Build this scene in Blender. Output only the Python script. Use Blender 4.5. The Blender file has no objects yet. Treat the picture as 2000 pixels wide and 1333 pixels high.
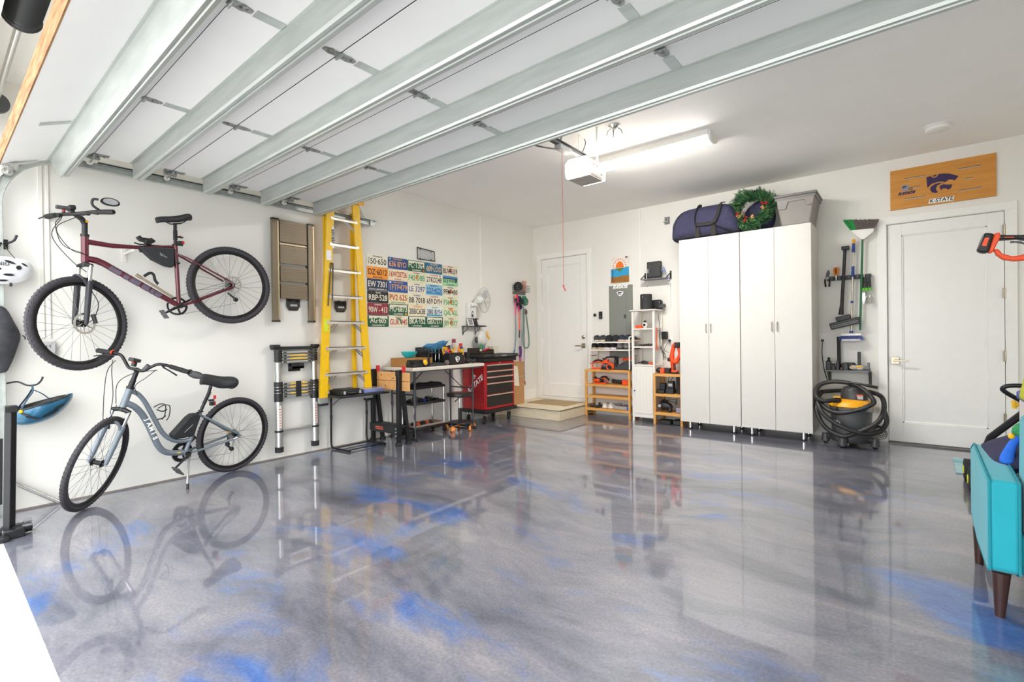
import bpy, math, random
from math import sin, cos, pi, radians, sqrt, atan2
from mathutils import Vector, Matrix, Euler
random.seed(7)
S = bpy.context.scene
COL = S.collection

# ------------------------------------------------------------------ camera, sky, exposure
cam_data = bpy.data.cameras.new('camera')
cam_data.sensor_width = 36.0
cam_data.lens = 36.0 * 939.4 / 2000.0
cam_data.clip_start = 0.05
cam = bpy.data.objects.new('camera', cam_data)
COL.objects.link(cam)
YAW, PITCH, ROLL = -0.68382, -0.005973, -0.013645
fw = Vector((sin(YAW) * cos(PITCH), cos(YAW) * cos(PITCH), sin(PITCH)))
r0 = Vector((cos(YAW), -sin(YAW), 0))
u0 = r0.cross(fw)
rr = r0 * cos(ROLL) + u0 * sin(ROLL)
uu = u0 * cos(ROLL) - r0 * sin(ROLL)
cam.matrix_world = Matrix(((rr.x, uu.x, -fw.x, 5.045), (rr.y, uu.y, -fw.y, 0.0), (rr.z, uu.z, -fw.z, 1.22), (0, 0, 0, 1)))
S.camera = cam

w = bpy.data.worlds.new('overcast_sky')
S.world = w
w.use_nodes = True
nt = w.node_tree
bg = nt.nodes['Background']
tc = nt.nodes.new('ShaderNodeTexCoord')
sep = nt.nodes.new('ShaderNodeSeparateXYZ')
ramp = nt.nodes.new('ShaderNodeValToRGB')
ramp.color_ramp.elements[0].position = 0.0
ramp.color_ramp.elements[0].color = (0.50, 0.51, 0.52, 1)
mid_ = ramp.color_ramp.elements.new(0.22); mid_.color = (0.88, 0.90, 0.93, 1)
ramp.color_ramp.elements[-1].position = 0.8
ramp.color_ramp.elements[-1].color = (0.98, 1.0, 1.0, 1)
nt.links.new(tc.outputs['Generated'], sep.inputs[0])
nt.links.new(sep.outputs['Z'], ramp.inputs[0])
nt.links.new(ramp.outputs[0], bg.inputs['Color'])
bg.inputs['Strength'].default_value = 1.95
S.view_settings.view_transform = 'Standard'
S.view_settings.look = 'None'
S.view_settings.gamma = 1.0
S.view_settings.exposure = 1.62
S.cycles.max_bounces = 14
S.cycles.diffuse_bounces = 12
S.cycles.glossy_bounces = 6
S.cycles.transparent_max_bounces = 16
S.cycles.sample_clamp_indirect = 6.0
S.cycles.caustics_reflective = False
S.cycles.caustics_refractive = False

# ------------------------------------------------------------------ helpers
def lin(h):
    if h == '': h = '888888'
    if isinstance(h, str):
        h = tuple(int(h[i:i + 2], 16) / 255 for i in (0, 2, 4))
    return tuple((c / 12.92 if c <= 0.04045 else ((c + 0.055) / 1.055) ** 2.4) for c in h) + (1.0,)

MATS = {}
def mat(name, color, rough=0.5, metal=0.0, var=0.06, scale=12.0, bump=0.0, coat=0.0, emit=0.0, alpha=1.0, stretch=None, trans=0.0, color2=None, ecolor=None):
    """procedural principled material: noise varies the colour a little and can bump the surface"""
    if name in MATS:
        return MATS[name]
    m = bpy.data.materials.new(name)
    m.use_nodes = True
    n = m.node_tree.nodes
    l = m.node_tree.links
    b = n['Principled BSDF']
    t = n.new('ShaderNodeTexCoord')
    mp = n.new('ShaderNodeMapping')
    if stretch:
        mp.inputs['Scale'].default_value = stretch
    ns = n.new('ShaderNodeTexNoise')
    ns.inputs['Scale'].default_value = scale
    ns.inputs['Detail'].default_value = 4
    rp = n.new('ShaderNodeValToRGB')
    c = lin(color)
    c2 = lin(color2) if color2 else tuple(min(1, x * (1 + var)) for x in c[:3]) + (1,)
    c1 = c if color2 else tuple(x * (1 - var) for x in c[:3]) + (1,)
    rp.color_ramp.elements[0].position = 0.32
    rp.color_ramp.elements[1].position = 0.68
    rp.color_ramp.elements[0].color = c1
    rp.color_ramp.elements[1].color = c2
    l.new(t.outputs['Object'], mp.inputs[0]); l.new(mp.outputs[0], ns.inputs[0]); l.new(ns.outputs['Fac'], rp.inputs[0])
    l.new(rp.outputs[0], b.inputs['Base Color'])
    b.inputs['Roughness'].default_value = rough
    b.inputs['Metallic'].default_value = metal
    b.inputs['Coat Weight'].default_value = coat
    b.inputs['Coat Roughness'].default_value = 0.05
    b.inputs['Alpha'].default_value = alpha
    b.inputs['Transmission Weight'].default_value = trans
    if emit:
        b.inputs['Emission Color'].default_value = lin(ecolor or color)
        b.inputs['Emission Strength'].default_value = emit
    if bump:
        bp = n.new('ShaderNodeBump')
        bp.inputs['Strength'].default_value = bump
        bp.inputs['Distance'].default_value = 0.01
        l.new(ns.outputs['Fac'], bp.inputs['Height']); l.new(bp.outputs[0], b.inputs['Normal'])
    MATS[name] = m
    return m

def frame_of(d):
    d = Vector(d).normalized()
    a = Vector((0, 0, 1)) if abs(d.z) < 0.9 else Vector((1, 0, 0))
    x = a.cross(d).normalized()
    return x, d.cross(x).normalized(), d

class MB:
    """collects shapes and links them as one mesh object"""
    def __init__(s):
        s.v = []; s.f = []; s.mi = []; s.T = None; s.cur = 0
    def add(s, vs, fs):
        o = len(s.v)
        s.v += [(s.T @ Vector(v)) if s.T else Vector(v) for v in vs]
        s.f += [tuple(i + o for i in f) for f in fs]
        s.mi += [s.cur] * len(fs)
        return s
    def box(s, x0, x1, y0, y1, z0, z1):
        vs = [(x, y, z) for x in (x0, x1) for y in (y0, y1) for z in (z0, z1)]
        return s.add(vs, [(0, 1, 3, 2), (4, 6, 7, 5), (0, 4, 5, 1), (2, 3, 7, 6), (0, 2, 6, 4), (1, 5, 7, 3)])
    def tube(s, pts, r, n=10, closed=False, flat=1.0, cap=True):
        pts = [Vector(p) for p in pts]
        R = r if isinstance(r, (list, tuple)) else [r] * len(pts)
        k = len(pts); vs = []; px = None
        for i, p in enumerate(pts):
            if closed:
                d = pts[(i + 1) % k] - pts[i - 1]
            else:
                d = pts[min(i + 1, k - 1)] - pts[max(i - 1, 0)]
            if d.length < 1e-9: d = Vector((0, 0, 1))
            d.normalize()
            if px is None:
                x, y, _ = frame_of(d)
            else:
                x = px - d * px.dot(d)
                x = x.normalized() if x.length > 1e-6 else frame_of(d)[0]
                y = d.cross(x)
            px = x
            vs += [p + x * (R[i] * cos(2 * pi * j / n)) + y * (R[i] * flat * sin(2 * pi * j / n)) for j in range(n)]
        fs = []
        for i in range(k if closed else k - 1):
            a = i * n; b = ((i + 1) % k) * n
            fs += [(a + j, a + (j + 1) % n, b + (j + 1) % n, b + j) for j in range(n)]
        if not closed and cap:
            fs += [tuple(range(n))[::-1], tuple((k - 1) * n + j for j in range(n))]
        return s.add(vs, fs)
    def cyl(s, p0, p1, r, n=16, r1=None):
        return s.tube([p0, p1], [r, r if r1 is None else r1], n)
    def lathe(s, c, axis, prof, n=24, sx=1.0, sy=1.0):
        """prof: list of (radius, height along axis)"""
        x, y, d = frame_of(axis); c = Vector(c); vs = []
        for r, h in prof:
            vs += [c + d * h + x * (r * sx * cos(2 * pi * j / n)) + y * (r * sy * sin(2 * pi * j / n)) for j in range(n)]
        fs = []
        for i in range(len(prof) - 1):
            a = i * n; b = a + n
            fs += [(a + j, a + (j + 1) % n, b + (j + 1) % n, b + j) for j in range(n)]
        if prof[0][0] > 1e-6: fs.append(tuple(range(n))[::-1])
        if prof[-1][0] > 1e-6: fs.append(tuple((len(prof) - 1) * n + j for j in range(n)))
        return s.add(vs, fs)
    def ell(s, c, rx, ry, rz, n=16, m=10):
        c = Vector(c); vs = []
        for i in range(1, m):
            t = pi * i / m
            vs += [c + Vector((rx * sin(t) * cos(2 * pi * j / n), ry * sin(t) * sin(2 * pi * j / n), rz * cos(t))) for j in range(n)]
        top = len(vs); vs += [c + Vector((0, 0, rz)), c - Vector((0, 0, rz))]
        fs = []
        for i in range(m - 2):
            a = i * n; b = a + n
            fs += [(a + j, b + j, b + (j + 1) % n, a + (j + 1) % n) for j in range(n)]
        fs += [(top, j, (j + 1) % n) for j in range(n)]
        a = (m - 2) * n
        fs += [(top + 1, a + (j + 1) % n, a + j) for j in range(n)]
        return s.add(vs, fs)
    def prism(s, poly, fn, d0, d1):
        """poly of 2-D points swept between depths; fn(u, v, d) gives the 3-D point"""
        n = len(poly)
        vs = [fn(u, v, d0) for u, v in poly] + [fn(u, v, d1) for u, v in poly]
        fs = [tuple(range(n))[::-1], tuple(range(n, 2 * n))] + [(i, (i + 1) % n, n + (i + 1) % n, n + i) for i in range(n)]
        return s.add(vs, fs)
    def torus(s, c, axis, R, r, n=40, m=10, a0=0.0, a1=2 * pi, flat=1.0):
        x, y, d = frame_of(axis); c = Vector(c)
        full = abs(a1 - a0 - 2 * pi) < 1e-6
        k = n if full else n + 1
        pts = [c + x * (R * cos(a0 + (a1 - a0) * i / n)) + y * (R * sin(a0 + (a1 - a0) * i / n)) for i in range(k)]
        return s.tube(pts, r, m, closed=full, flat=flat)
    def build(s, name, mats, parent=None, bev=0.0, smooth=True, segs=2, angle=40, sub=0):
        me = bpy.data.meshes.new(name)
        o = bpy.data.objects.new(name, me)
        off = Vector((0, 0, 0))
        q = parent
        while q is not None:
            off += q.location; q = q.parent
        me.from_pydata([tuple(v - off) for v in s.v], [], s.f)
        for m in (mats if isinstance(mats, (list, tuple)) else [mats]):
            me.materials.append(m)
        me.polygons.foreach_set('material_index', s.mi)
        me.validate(); me.update()
        import bmesh
        b = bmesh.new(); b.from_mesh(me); bmesh.ops.recalc_face_normals(b, faces=b.faces); b.to_mesh(me); b.free()
        if smooth:
            me.polygons.foreach_set('use_smooth', [True] * len(me.polygons))
            me.set_sharp_from_angle(angle=radians(angle))
        COL.objects.link(o)
        if parent is not None:
            o.parent = parent
        if bev:
            md = o.modifiers.new('bevel', 'BEVEL'); md.width = bev; md.segments = segs; md.limit_method = 'ANGLE'; md.angle_limit = radians(50)
            md.harden_normals = False
        if sub:
            md = o.modifiers.new('sub', 'SUBSURF'); md.levels = sub; md.render_levels = sub
        return o

def tag(o, label=None, cat=None, group=None, kind=None):
    if label: o['label'] = label
    if cat: o['category'] = cat
    if group: o['group'] = group
    if kind: o['kind'] = kind
    return o
def thing(name, label, cat, loc=(0, 0, 0), group=None, rz=0.0):
    o = bpy.data.objects.new(name, None); o.empty_display_size = 0.05
    COL.objects.link(o); o.location = loc; o.rotation_euler = (0, 0, rz)
    return tag(o, label, cat, group)
def struct(mb, name, m, bev=0.0, parent=None):
    o = mb.build(name, m, parent, bev=bev)
    if parent is None: o['kind'] = 'structure'
    return o
def dup(root, loc, label, rot=None, group=None):
    r = root.copy(); COL.objects.link(r); r.location = loc
    if rot is not None: r.rotation_euler = rot
    r['label'] = label
    if group: r['group'] = group
    for ch in list(root.children):
        c = ch.copy(); COL.objects.link(c); c.parent = r
        for g in list(ch.children):
            d = g.copy(); COL.objects.link(d); d.parent = c
    return r
def lerp(a, b, t): return a + (b - a) * t
def smoothpts(pts, k=6):
    """Catmull-Rom through the points"""
    P = [Vector(p) for p in pts]; P = [2 * P[0] - P[1]] + P + [2 * P[-1] - P[-2]]
    out = []
    for i in range(1, len(P) - 2):
        for j in range(k):
            t = j / k
            out.append(0.5 * ((2 * P[i]) + (P[i + 1] - P[i - 1]) * t + (2 * P[i - 1] - 5 * P[i] + 4 * P[i + 1] - P[i + 2]) * t * t + (3 * P[i] - P[i - 1] - 3 * P[i + 1] + P[i + 2]) * t ** 3))
    out.append(P[-2]); return out
# wall frames for writing: columns are reading direction, up, outwards
LEFT = Matrix(((0, 0, 1), (1, 0, 0), (0, 1, 0)))
BACK = Matrix(((1, 0, 0), (0, 0, -1), (0, 1, 0)))
def text(s, at, size, m, parent, frame=LEFT, name='lettering', bold=0.0, sx=1.0, depth=0.001, rot=0.0, align='CENTER', shear=0.0, fit=None):
    c = bpy.data.curves.new('t', 'FONT'); c.body = s; c.size = size; c.align_x = align; c.align_y = 'CENTER'
    c.extrude = depth; c.offset = bold; c.shear = shear; c.resolution_u = 3
    t = bpy.data.objects.new('t', c); COL.objects.link(t)
    dg = bpy.context.evaluated_depsgraph_get()
    me = bpy.data.meshes.new_from_object(t.evaluated_get(dg))
    COL.objects.unlink(t); bpy.data.objects.remove(t); bpy.data.curves.remove(c)
    M4 = Matrix.Translation(Vector(at)) @ frame.to_4x4() @ Matrix.Rotation(rot, 4, 'Z') @ Matrix.Diagonal((sx, 1, 1, 1))
    if fit:
        xs = [v.co.x for v in me.vertices]; sx = fit / max(1e-6, max(xs) - min(xs))
        M4 = Matrix.Translation(Vector(at)) @ frame.to_4x4() @ Matrix.Rotation(rot, 4, 'Z') @ Matrix.Diagonal((sx, 1, 1, 1))
    off = Vector((0, 0, 0)); q = parent
    while q is not None: off += q.location; q = q.parent
    me.transform(Matrix.Translation(-off) @ M4)
    me.materials.clear(); me.materials.append(m)
    o = bpy.data.objects.new(name, me); COL.objects.link(o)
    if parent is not None: o.parent = parent
    return o

# ------------------------------------------------------------------ shared materials
WALL = mat('wall_paint', 'e8e6df', 0.6, var=0.012, scale=3, bump=0.02)
CEIL = mat('ceiling_paint', 'f5f3ef', 0.75, var=0.012, scale=3)
TRIM = mat('trim_paint', 'f0efea', 0.35, var=0.01)
DOORW = mat('door_paint', 'efeeea', 0.38, var=0.01)
PANELW = mat('garage_door_skin', 'edecea', 0.42, var=0.01, scale=4)
GALV = mat('galvanised_steel', 'bfc4c0', 0.45, 0.6, var=0.07, scale=9, stretch=(0.4, 3, 3))
GALVD = mat('dark_zinc_hinge', 'a3a6a3', 0.42, 0.7, var=0.4, scale=60)
STEEL = mat('brushed_steel', 'c9c9c6', 0.25, 1.0, var=0.06)
ALU = mat('aluminium', 'c9cac8', 0.3, 0.9, var=0.06, scale=6)
BLACK = mat('black_plastic', '1d1d1e', 0.45, var=0.15)
BLACKM = mat('black_metal', '202123', 0.35, 0.3, var=0.1)
RUBBER = mat('black_rubber', '262627', 0.75, var=0.15, scale=40)
DGREY = mat('dark_grey_plastic', '4a4b4d', 0.5, var=0.08)
MGREY = mat('mid_grey_plastic', '77787a', 0.5, var=0.06)
LGREY = mat('light_grey_plastic', 'b5b6b6', 0.5, var=0.05)
WHITEP = mat('white_plastic', 'eceae5', 0.4, var=0.02)
WHITEPT = mat('white_paint_mark', 'f4f3ee', 0.5, var=0.01)
RED = mat('red_enamel', 'b0101c', 0.28, 0.1, var=0.06, coat=0.4)
REDP = mat('red_plastic', 'c8202a', 0.45)
ORANGE = mat('orange_plastic', 'ee4f16', 0.4, var=0.05)
ORANGE2 = mat('bright_orange_plastic', 'f4861a', 0.4, var=0.05)
YELLOW = mat('yellow_fibreglass', 'f0bf08', 0.42, var=0.04)
YELLOWP = mat('yellow_plastic', 'eab715', 0.45, var=0.04)
GOLD = mat('amber_plastic', 'f0a81a', 0.42, var=0.04)
BLUEP = mat('blue_plastic', '2f5fc0', 0.45)
GREENP = mat('green_plastic', '2f9a48', 0.45)
GREEND = mat('dark_green_paint', '1f6a3c', 0.4)
PINK = mat('pink_webbing', 'e8407a', 0.7)
PURPLE = mat('purple_webbing', '5a2a78', 0.7)
TEALW = mat('grey_green_webbing', '6b8f85', 0.8)
BAMBOO = mat('bamboo', 'd2954a', 0.5, color2='e0aa5e', scale=5, stretch=(0.6, 12, 12))
NAVY = mat('navy_fabric', '34334f', 0.85, var=0.15, scale=30, bump=0.15)
INK = mat('black_ink', '17161a', 0.6, var=0.05)
PURPLEI = mat('royal_purple_ink', '33204f', 0.5, var=0.05)
CARDBOARD = mat('cardboard', 'b98d5e', 0.85, var=0.06, scale=6, stretch=(1, 1, 8))
CARDB2 = mat('cardboard_dark', 'a5763f', 0.85, var=0.08, scale=6)
BRASS = mat('satin_nickel', 'b3a994', 0.3, 0.95, var=0.06)
CHROME = mat('chrome', 'd5d5d5', 0.12, 1.0, var=0.03)

# floor: swirled metallic epoxy
def epoxy():
    m = bpy.data.materials.new('swirled_metallic_epoxy'); m.use_nodes = True
    n = m.node_tree.nodes; l = m.node_tree.links; b = n['Principled BSDF']
    t = n.new('ShaderNodeTexCoord')
    warp = n.new('ShaderNodeTexNoise'); warp.inputs['Scale'].default_value = 0.55; warp.inputs['Detail'].default_value = 3
    sub = n.new('ShaderNodeVectorMath'); sub.operation = 'MULTIPLY_ADD'
    sub.inputs[1].default_value = (1.1, 1.1, 1.1)
    l.new(t.outputs['Object'], warp.inputs[0]); l.new(warp.outputs['Color'], sub.inputs[0]); l.new(t.outputs['Object'], sub.inputs[2])
    warp2 = n.new('ShaderNodeTexNoise'); warp2.inputs['Scale'].default_value = 2.2; warp2.inputs['Detail'].default_value = 4
    sub2 = n.new('ShaderNodeVectorMath'); sub2.operation = 'MULTIPLY_ADD'; sub2.inputs[1].default_value = (0.22, 0.22, 0.22)
    l.new(sub.outputs[0], warp2.inputs[0]); l.new(warp2.outputs['Color'], sub2.inputs[0]); l.new(sub.outputs[0], sub2.inputs[2])
    mp = n.new('ShaderNodeMapping'); mp.inputs['Rotation'].default_value = (0, 0, radians(30)); mp.inputs['Scale'].default_value = (0.55, 1.9, 1)
    l.new(sub2.outputs[0], mp.inputs[0])
    def noise(sc, det, rough, src):
        q = n.new('ShaderNodeTexNoise'); q.inputs['Scale'].default_value = sc; q.inputs['Detail'].default_value = det; q.inputs['Roughness'].default_value = rough
        l.new(src, q.inputs[0]); return q
    def rampn(stops, src):
        q = n.new('ShaderNodeValToRGB'); e = q.color_ramp.elements
        e[0].position, e[0].color = stops[0]; e[1].position, e[1].color = stops[-1]
        for p, c in stops[1:-1]:
            k = e.new(p); k.color = c
        l.new(src, q.inputs[0]); return q
    a = noise(1.5, 12, 0.68, mp.outputs[0])
    base = rampn([(0.28, lin('4b4d57')), (0.41, lin('686a75')), (0.50, lin('7c7b85')), (0.59, lin('8a878d')), (0.74, lin('a9a4a4'))], a.outputs['Fac'])
    mp2 = n.new('ShaderNodeMapping'); mp2.inputs['Location'].default_value = (7.3, 2.1, 0); mp2.inputs['Rotation'].default_value = (0, 0, radians(24)); mp2.inputs['Scale'].default_value = (0.75, 1.7, 1)
    l.new(sub.outputs[0], mp2.inputs[0])
    bl = noise(1.5, 9, 0.62, mp2.outputs[0])
    gate = noise(0.9, 2, 0.5, t.outputs['Object'])
    mul = n.new('ShaderNodeMath'); mul.operation = 'MULTIPLY_ADD'; mul.inputs[1].default_value = 0.55
    l.new(gate.outputs['Fac'], mul.inputs[0]); l.new(bl.outputs['Fac'], mul.inputs[2])
    bm = rampn([(0.815, (0, 0, 0, 1)), (0.87, (0.3, 0.3, 0.3, 1)), (0.95, (0.9, 0.9, 0.9, 1))], mul.outputs[0])
    # the blue pigment thins out towards the far end of the slab
    sp = n.new('ShaderNodeSeparateXYZ'); l.new(t.outputs['Object'], sp.inputs[0])
    fade = n.new('ShaderNodeMapRange'); fade.inputs[1].default_value = 3.2; fade.inputs[2].default_value = 5.2; fade.inputs[3].default_value = 1.0; fade.inputs[4].default_value = 0.12
    l.new(sp.outputs['Y'], fade.inputs[0])
    bm2 = n.new('ShaderNodeMath'); bm2.operation = 'MULTIPLY'; l.new(bm.outputs[0], bm2.inputs[0]); l.new(fade.outputs[0], bm2.inputs[1])
    fine = noise(9, 8, 0.7, mp.outputs[0])
    blue = rampn([(0.3, lin('2d549a')), (0.7, lin('507fbe'))], fine.outputs['Fac'])
    mix = n.new('ShaderNodeMixRGB'); l.new(bm2.outputs[0], mix.inputs[0]); l.new(base.outputs[0], mix.inputs[1]); l.new(blue.outputs[0], mix.inputs[2])
    mixt = n.new('ShaderNodeMixRGB'); mixt.blend_type = 'MULTIPLY'; mixt.inputs[0].default_value = 1.0
    l.new(mix.outputs[0], mixt.inputs[1]); mixt.inputs[2].default_value = (0.82, 0.83, 0.86, 1)
    st = n.new('ShaderNodeTexNoise'); st.inputs['Scale'].default_value = 75; st.inputs['Detail'].default_value = 3
    l.new(t.outputs['Object'], st.inputs[0])
    m3 = n.new('ShaderNodeMixRGB'); m3.blend_type = 'OVERLAY'; m3.inputs[0].default_value = 0.45
    l.new(mixt.outputs[0], m3.inputs[1]); l.new(st.outputs['Fac'], m3.inputs[2])
    l.new(m3.outputs[0], b.inputs['Base Color'])
    b.inputs['Metallic'].default_value = 0.12
    b.inputs['Roughness'].default_value = 0.38
    b.inputs['Coat Weight'].default_value = 1.0
    b.inputs['Coat Roughness'].default_value = 0.035
    b.inputs['Coat IOR'].default_value = 1.55
    bump = n.new('ShaderNodeBump'); bump.inputs['Strength'].default_value = 0.035; bump.inputs['Distance'].default_value = 0.006
    wv = n.new('ShaderNodeTexNoise'); wv.inputs['Scale'].default_value = 7.0; wv.inputs['Detail'].default_value = 5; wv.inputs['Roughness'].default_value = 0.6
    l.new(t.outputs['Object'], wv.inputs[0]); l.new(wv.outputs['Fac'], bump.inputs['Height'])
    l.new(bump.outputs[0], b.inputs['Normal']); l.new(bump.outputs[0], b.inputs['Coat Normal'])
    return m
EPOXY = epoxy()

# ------------------------------------------------------------------ room shell
H = 3.14; D = 6.82; RX = 6.25; Y0 = 0.30
struct(MB().box(0, RX, Y0, D, -0.12, 0), 'floor', EPOXY)
struct(MB().box(-0.15, RX + 0.15, 0.12, D + 0.15, H, H + 0.12), 'ceiling', CEIL)
struct(MB().box(-0.15, 0, 0.12, D + 0.15, -0.12, H), 'wall_left', WALL)
struct(MB().box(RX, RX + 0.15, 0.12, D + 0.15, -0.12, H), 'wall_right', WALL)
# back wall with two door openings
d1 = (0.165, 1.07, 0.215, 2.572)     # house door behind the step
d2 = (4.905, 5.83, 0.012, 2.425)     # side door on the right
b = MB()
b.box(0, d1[0], D, D + .15, -0.12, H).box(d1[1], d2[0], D, D + .15, -0.12, H).box(d2[1], RX, D, D + .15, -0.12, H)
b.box(d1[0], d1[1], D, D + .15, d1[3], H).box(d1[0], d1[1], D, D + .15, -0.12, d1[2]).box(d2[0], d2[1], D, D + .15, d2[3], H).box(d2[0], d2[1], D, D + .15, -0.12, 0.0)
struct(b, 'wall_back', WALL)
# front wall: header above the opening and stubs at both sides
b = MB(); b.box(0, RX, 0.12, 0.25, 2.74, H).box(0, 0.06, 0.12, 0.25, 0, 2.74).box(5.86, RX, 0.12, 0.25, 0, 2.74)
struct(b, 'wall_front', WALL)
CONC = mat('white_concrete', 'd2d1ce', 0.8, var=0.05, scale=14, bump=0.1)
CONC2 = mat('pale_concrete', 'd8d7d6', 0.8, var=0.05, scale=9, bump=0.15)
struct(MB().box(-0.15, RX + .15, 0.225, Y0, -0.12, -0.004), 'trim_1', CONC2)
struct(MB().box(-8, 14, -14, 0.225, -0.16, -0.03), 'ground', CONC)
# quarter-round joint along the left wall foot
struct(MB().box(0, 0.006, 0.31, 5.0, 0, 0.012), 'baseboard_left', mat('caulk_line', '8a8078', 0.8))
# baseboard pieces on the back wall near the house door
struct(MB().box(0.0, 0.012, 5.95, D, 0.155, 0.33), 'baseboard_back', TRIM, bev=0.003)

def door(n, dd, hinge_right, knob):
    x0, x1, z0, z1 = dd
    g = 0.004
    o = MB()
    y = D + 0.012                         # leaf face slightly behind the wall plane
    px0, px1, pz0, pz1 = x0 + 0.125, x1 - 0.125, z0 + 0.215, z1 - 0.13
    # leaf with a recessed flat panel
    o.box(x0 + g, px0, y, y + .04, z0 + g, z1 - g).box(px1, x1 - g, y, y + .04, z0 + g, z1 - g)
    o.box(px0, px1, y, y + .04, z0 + g, pz0).box(px0, px1, y, y + .04, pz1, z1 - g)
    o.box(px0, px1, y + 0.016, y + .04, pz0, pz1)
    # sloped sticking around the panel
    for (a, c, e, f) in ((px0, px0 + .014, pz0, pz1), (px1 - .014, px1, pz0, pz1), (px0, px1, pz0, pz0 + .014), (px0, px1, pz1 - .014, pz1)):
        o.box(a, c, y + 0.006, y + .02, e, f)
    leaf = struct(o, 'door_%d' % n, DOORW, bev=0.002)
    fr = MB(); cw = 0.085
    fr.box(x0 - cw, x0 - .004, D - 0.018, D, z0 if n == 1 else 0, z1 + .004).box(x1 + .004, x1 + cw, D - 0.018, D, z0 if n == 1 else 0, z1 + .004)
    fr.box(x0 - cw, x1 + cw, D - 0.018, D, z1 + .004, z1 + cw)
    fr.build('door_casing', TRIM, leaf, bev=0.003)
    MB().box(x0, x1, D + .056, D + .07, z0, z1).build('door_stop', DOORW, leaf)  # unseen panel added behind the leaf to block sky light through its gaps
    hs = MB(); hx = x1 - 0.001 if hinge_right else x0 + 0.001
    for hz in knob['hinges']:
        hs2 = MB(); hs2.cyl((hx, D - 0.008, hz - .05), (hx, D - 0.008, hz + .05), 0.008, 10)
        hs2.box(hx - .016, hx + .016, D - 0.004, D + .012, hz - .05, hz + .05)
        hs2.build('hinge', BRASS if hinge_right else TRIM, leaf)
    return leaf
l1 = door(1, d1, False, dict(hinges=(0.49, 1.15, 1.72, 2.29)))
l2 = door(2, d2, True, dict(hinges=(0.345, 0.975, 1.605, 2.235)))
# house door: round deadbolt above a square-rose lever
b = MB(); b.lathe((0.985, D + .012, 1.222), (0, -1, 0), [(0.032, 0), (0.032, .008), (0.024, .014), (0.012, .03), (0.0, .032)])
b.build('deadbolt', BRASS, l1)
b = MB(); b.box(0.952, 1.022, D - .0, D + .013, 1.045, 1.12).cyl((0.985, D, 1.08), (0.985, D - .05, 1.08), 0.012)
b.box(0.862, 0.995, D - .062, D - .048, 1.071, 1.089); b.build('door_handle', BRASS, l1, bev=0.003)
b = MB(); b.box(4.93, 5.005, D - .0, D + .013, 0.873, 0.953).cyl((4.967, D, .913), (4.967, D - .05, .913), 0.012)
b.box(4.955, 5.085, D - .062, D - .048, .905, .922); b.build('door_handle', BRASS, l2, bev=0.003)
# threshold of the side door
b = MB(); b.box(d2[0], d2[1], D - .1, D + .05, 0, 0.012); struct(b, 'trim_2', mat('threshold_bronze', '5c5a55', 0.4, 0.6))
# seam strips (thin vertical conduit covers) on the walls
struct(MB().box(0, 0.014, 5.435, 5.46, 1.90, H), 'trim_3', TRIM, bev=0.002)
struct(MB().box(0, 0.012, 0.565, 0.590, 1.27, 2.9).box(0, 0.012, .61, .625, 1.27, 2.9), 'trim_4', WALL, bev=0.002)
struct(MB().box(1.98, 2.0, D - .012, D, 1.80, H), 'trim_5', TRIM, bev=0.002)

# ------------------------------------------------------------------ step in front of the house door
PLANK = mat('pale_oak_plank', 'd9c8a8', 0.5, color2='e6d8bc', scale=4, stretch=(1, 6, 6))
st = thing('landing_step', 'low pale wood-look step landing in front of the house door', 'step', (0.59, 6.3, 0))
MB().box(0.003, 1.165, 5.825, D - .02, 0.002, 0.148).build('riser', PLANK, st, bev=0.002)
MB().box(0.003, 1.175, 5.815, D - .02, 0.150, 0.155).build('edge_strip', INK, st)
MB().box(0.003, 1.17, 5.82, D - .02, 0.155, 0.163).build('tread', PLANK, st)
b = MB().box(0.27, 1.02, 6.22, 6.74, 0.163, 0.171)
MATT = mat('coir_mat', '9d8763', 0.95, color2='b29a74', scale=40, bump=0.4)
tag(b.build('door_mat', MATT, None, bev=0.003), 'brown woven door mat on the step before the house door', 'mat')

# ------------------------------------------------------------------ open overhead garage door
gd = thing('garage_door', 'white sectional overhead garage door rolled up below the ceiling', 'garage door', (2.70, 1.5, 2.68))
ZP = 2.674
secs = [(0.852, 1.355), (1.361, 1.862), (1.868, 2.372), (2.378, 2.69)]
X0, X1 = 0.215, 5.72
tilt = atan2(2.674 - 2.452, 0.848 - 0.335)
def sec1(u, v, d):      # frame of the tilted bottom section: u along it, v below it
    return (d, 0.335 + u * cos(tilt) + v * sin(tilt), 2.452 + u * sin(tilt) - v * cos(tilt))
L1 = sqrt((2.674 - 2.452) ** 2 + (0.848 - 0.335) ** 2)
b = MB(); b.prism([(0.022, 0), (L1, 0), (L1, -.045), (0.022, -.045)], sec1, X0, X1); b.build('door_section', PANELW, gd)
WOODR = mat('weathered_bottom_seal', '7d5229', 0.8, color2='b0855a', scale=6, stretch=(1, 14, 14), bump=0.3)
b = MB(); b.prism([(0.014, 0.001), (0.022, 0.001), (0.022, -.05), (0.014, -.05)], sec1, X0, X1); b.build('bottom_rail', WOODR, gd)
for y0, y1 in secs:
    MB().box(X0, X1, y0, y1, ZP, ZP + 0.045).build('door_section', PANELW, gd, bev=0.0015)
for jy in (.8485, 1.358, 1.865, 2.375):
    MB().box(X0, X1, jy - .0035, jy + .0035, ZP + .002, ZP + .04).build('joint_seal', INK, gd)  # black strips added so the panel gaps stay dark against the ceiling light
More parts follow.
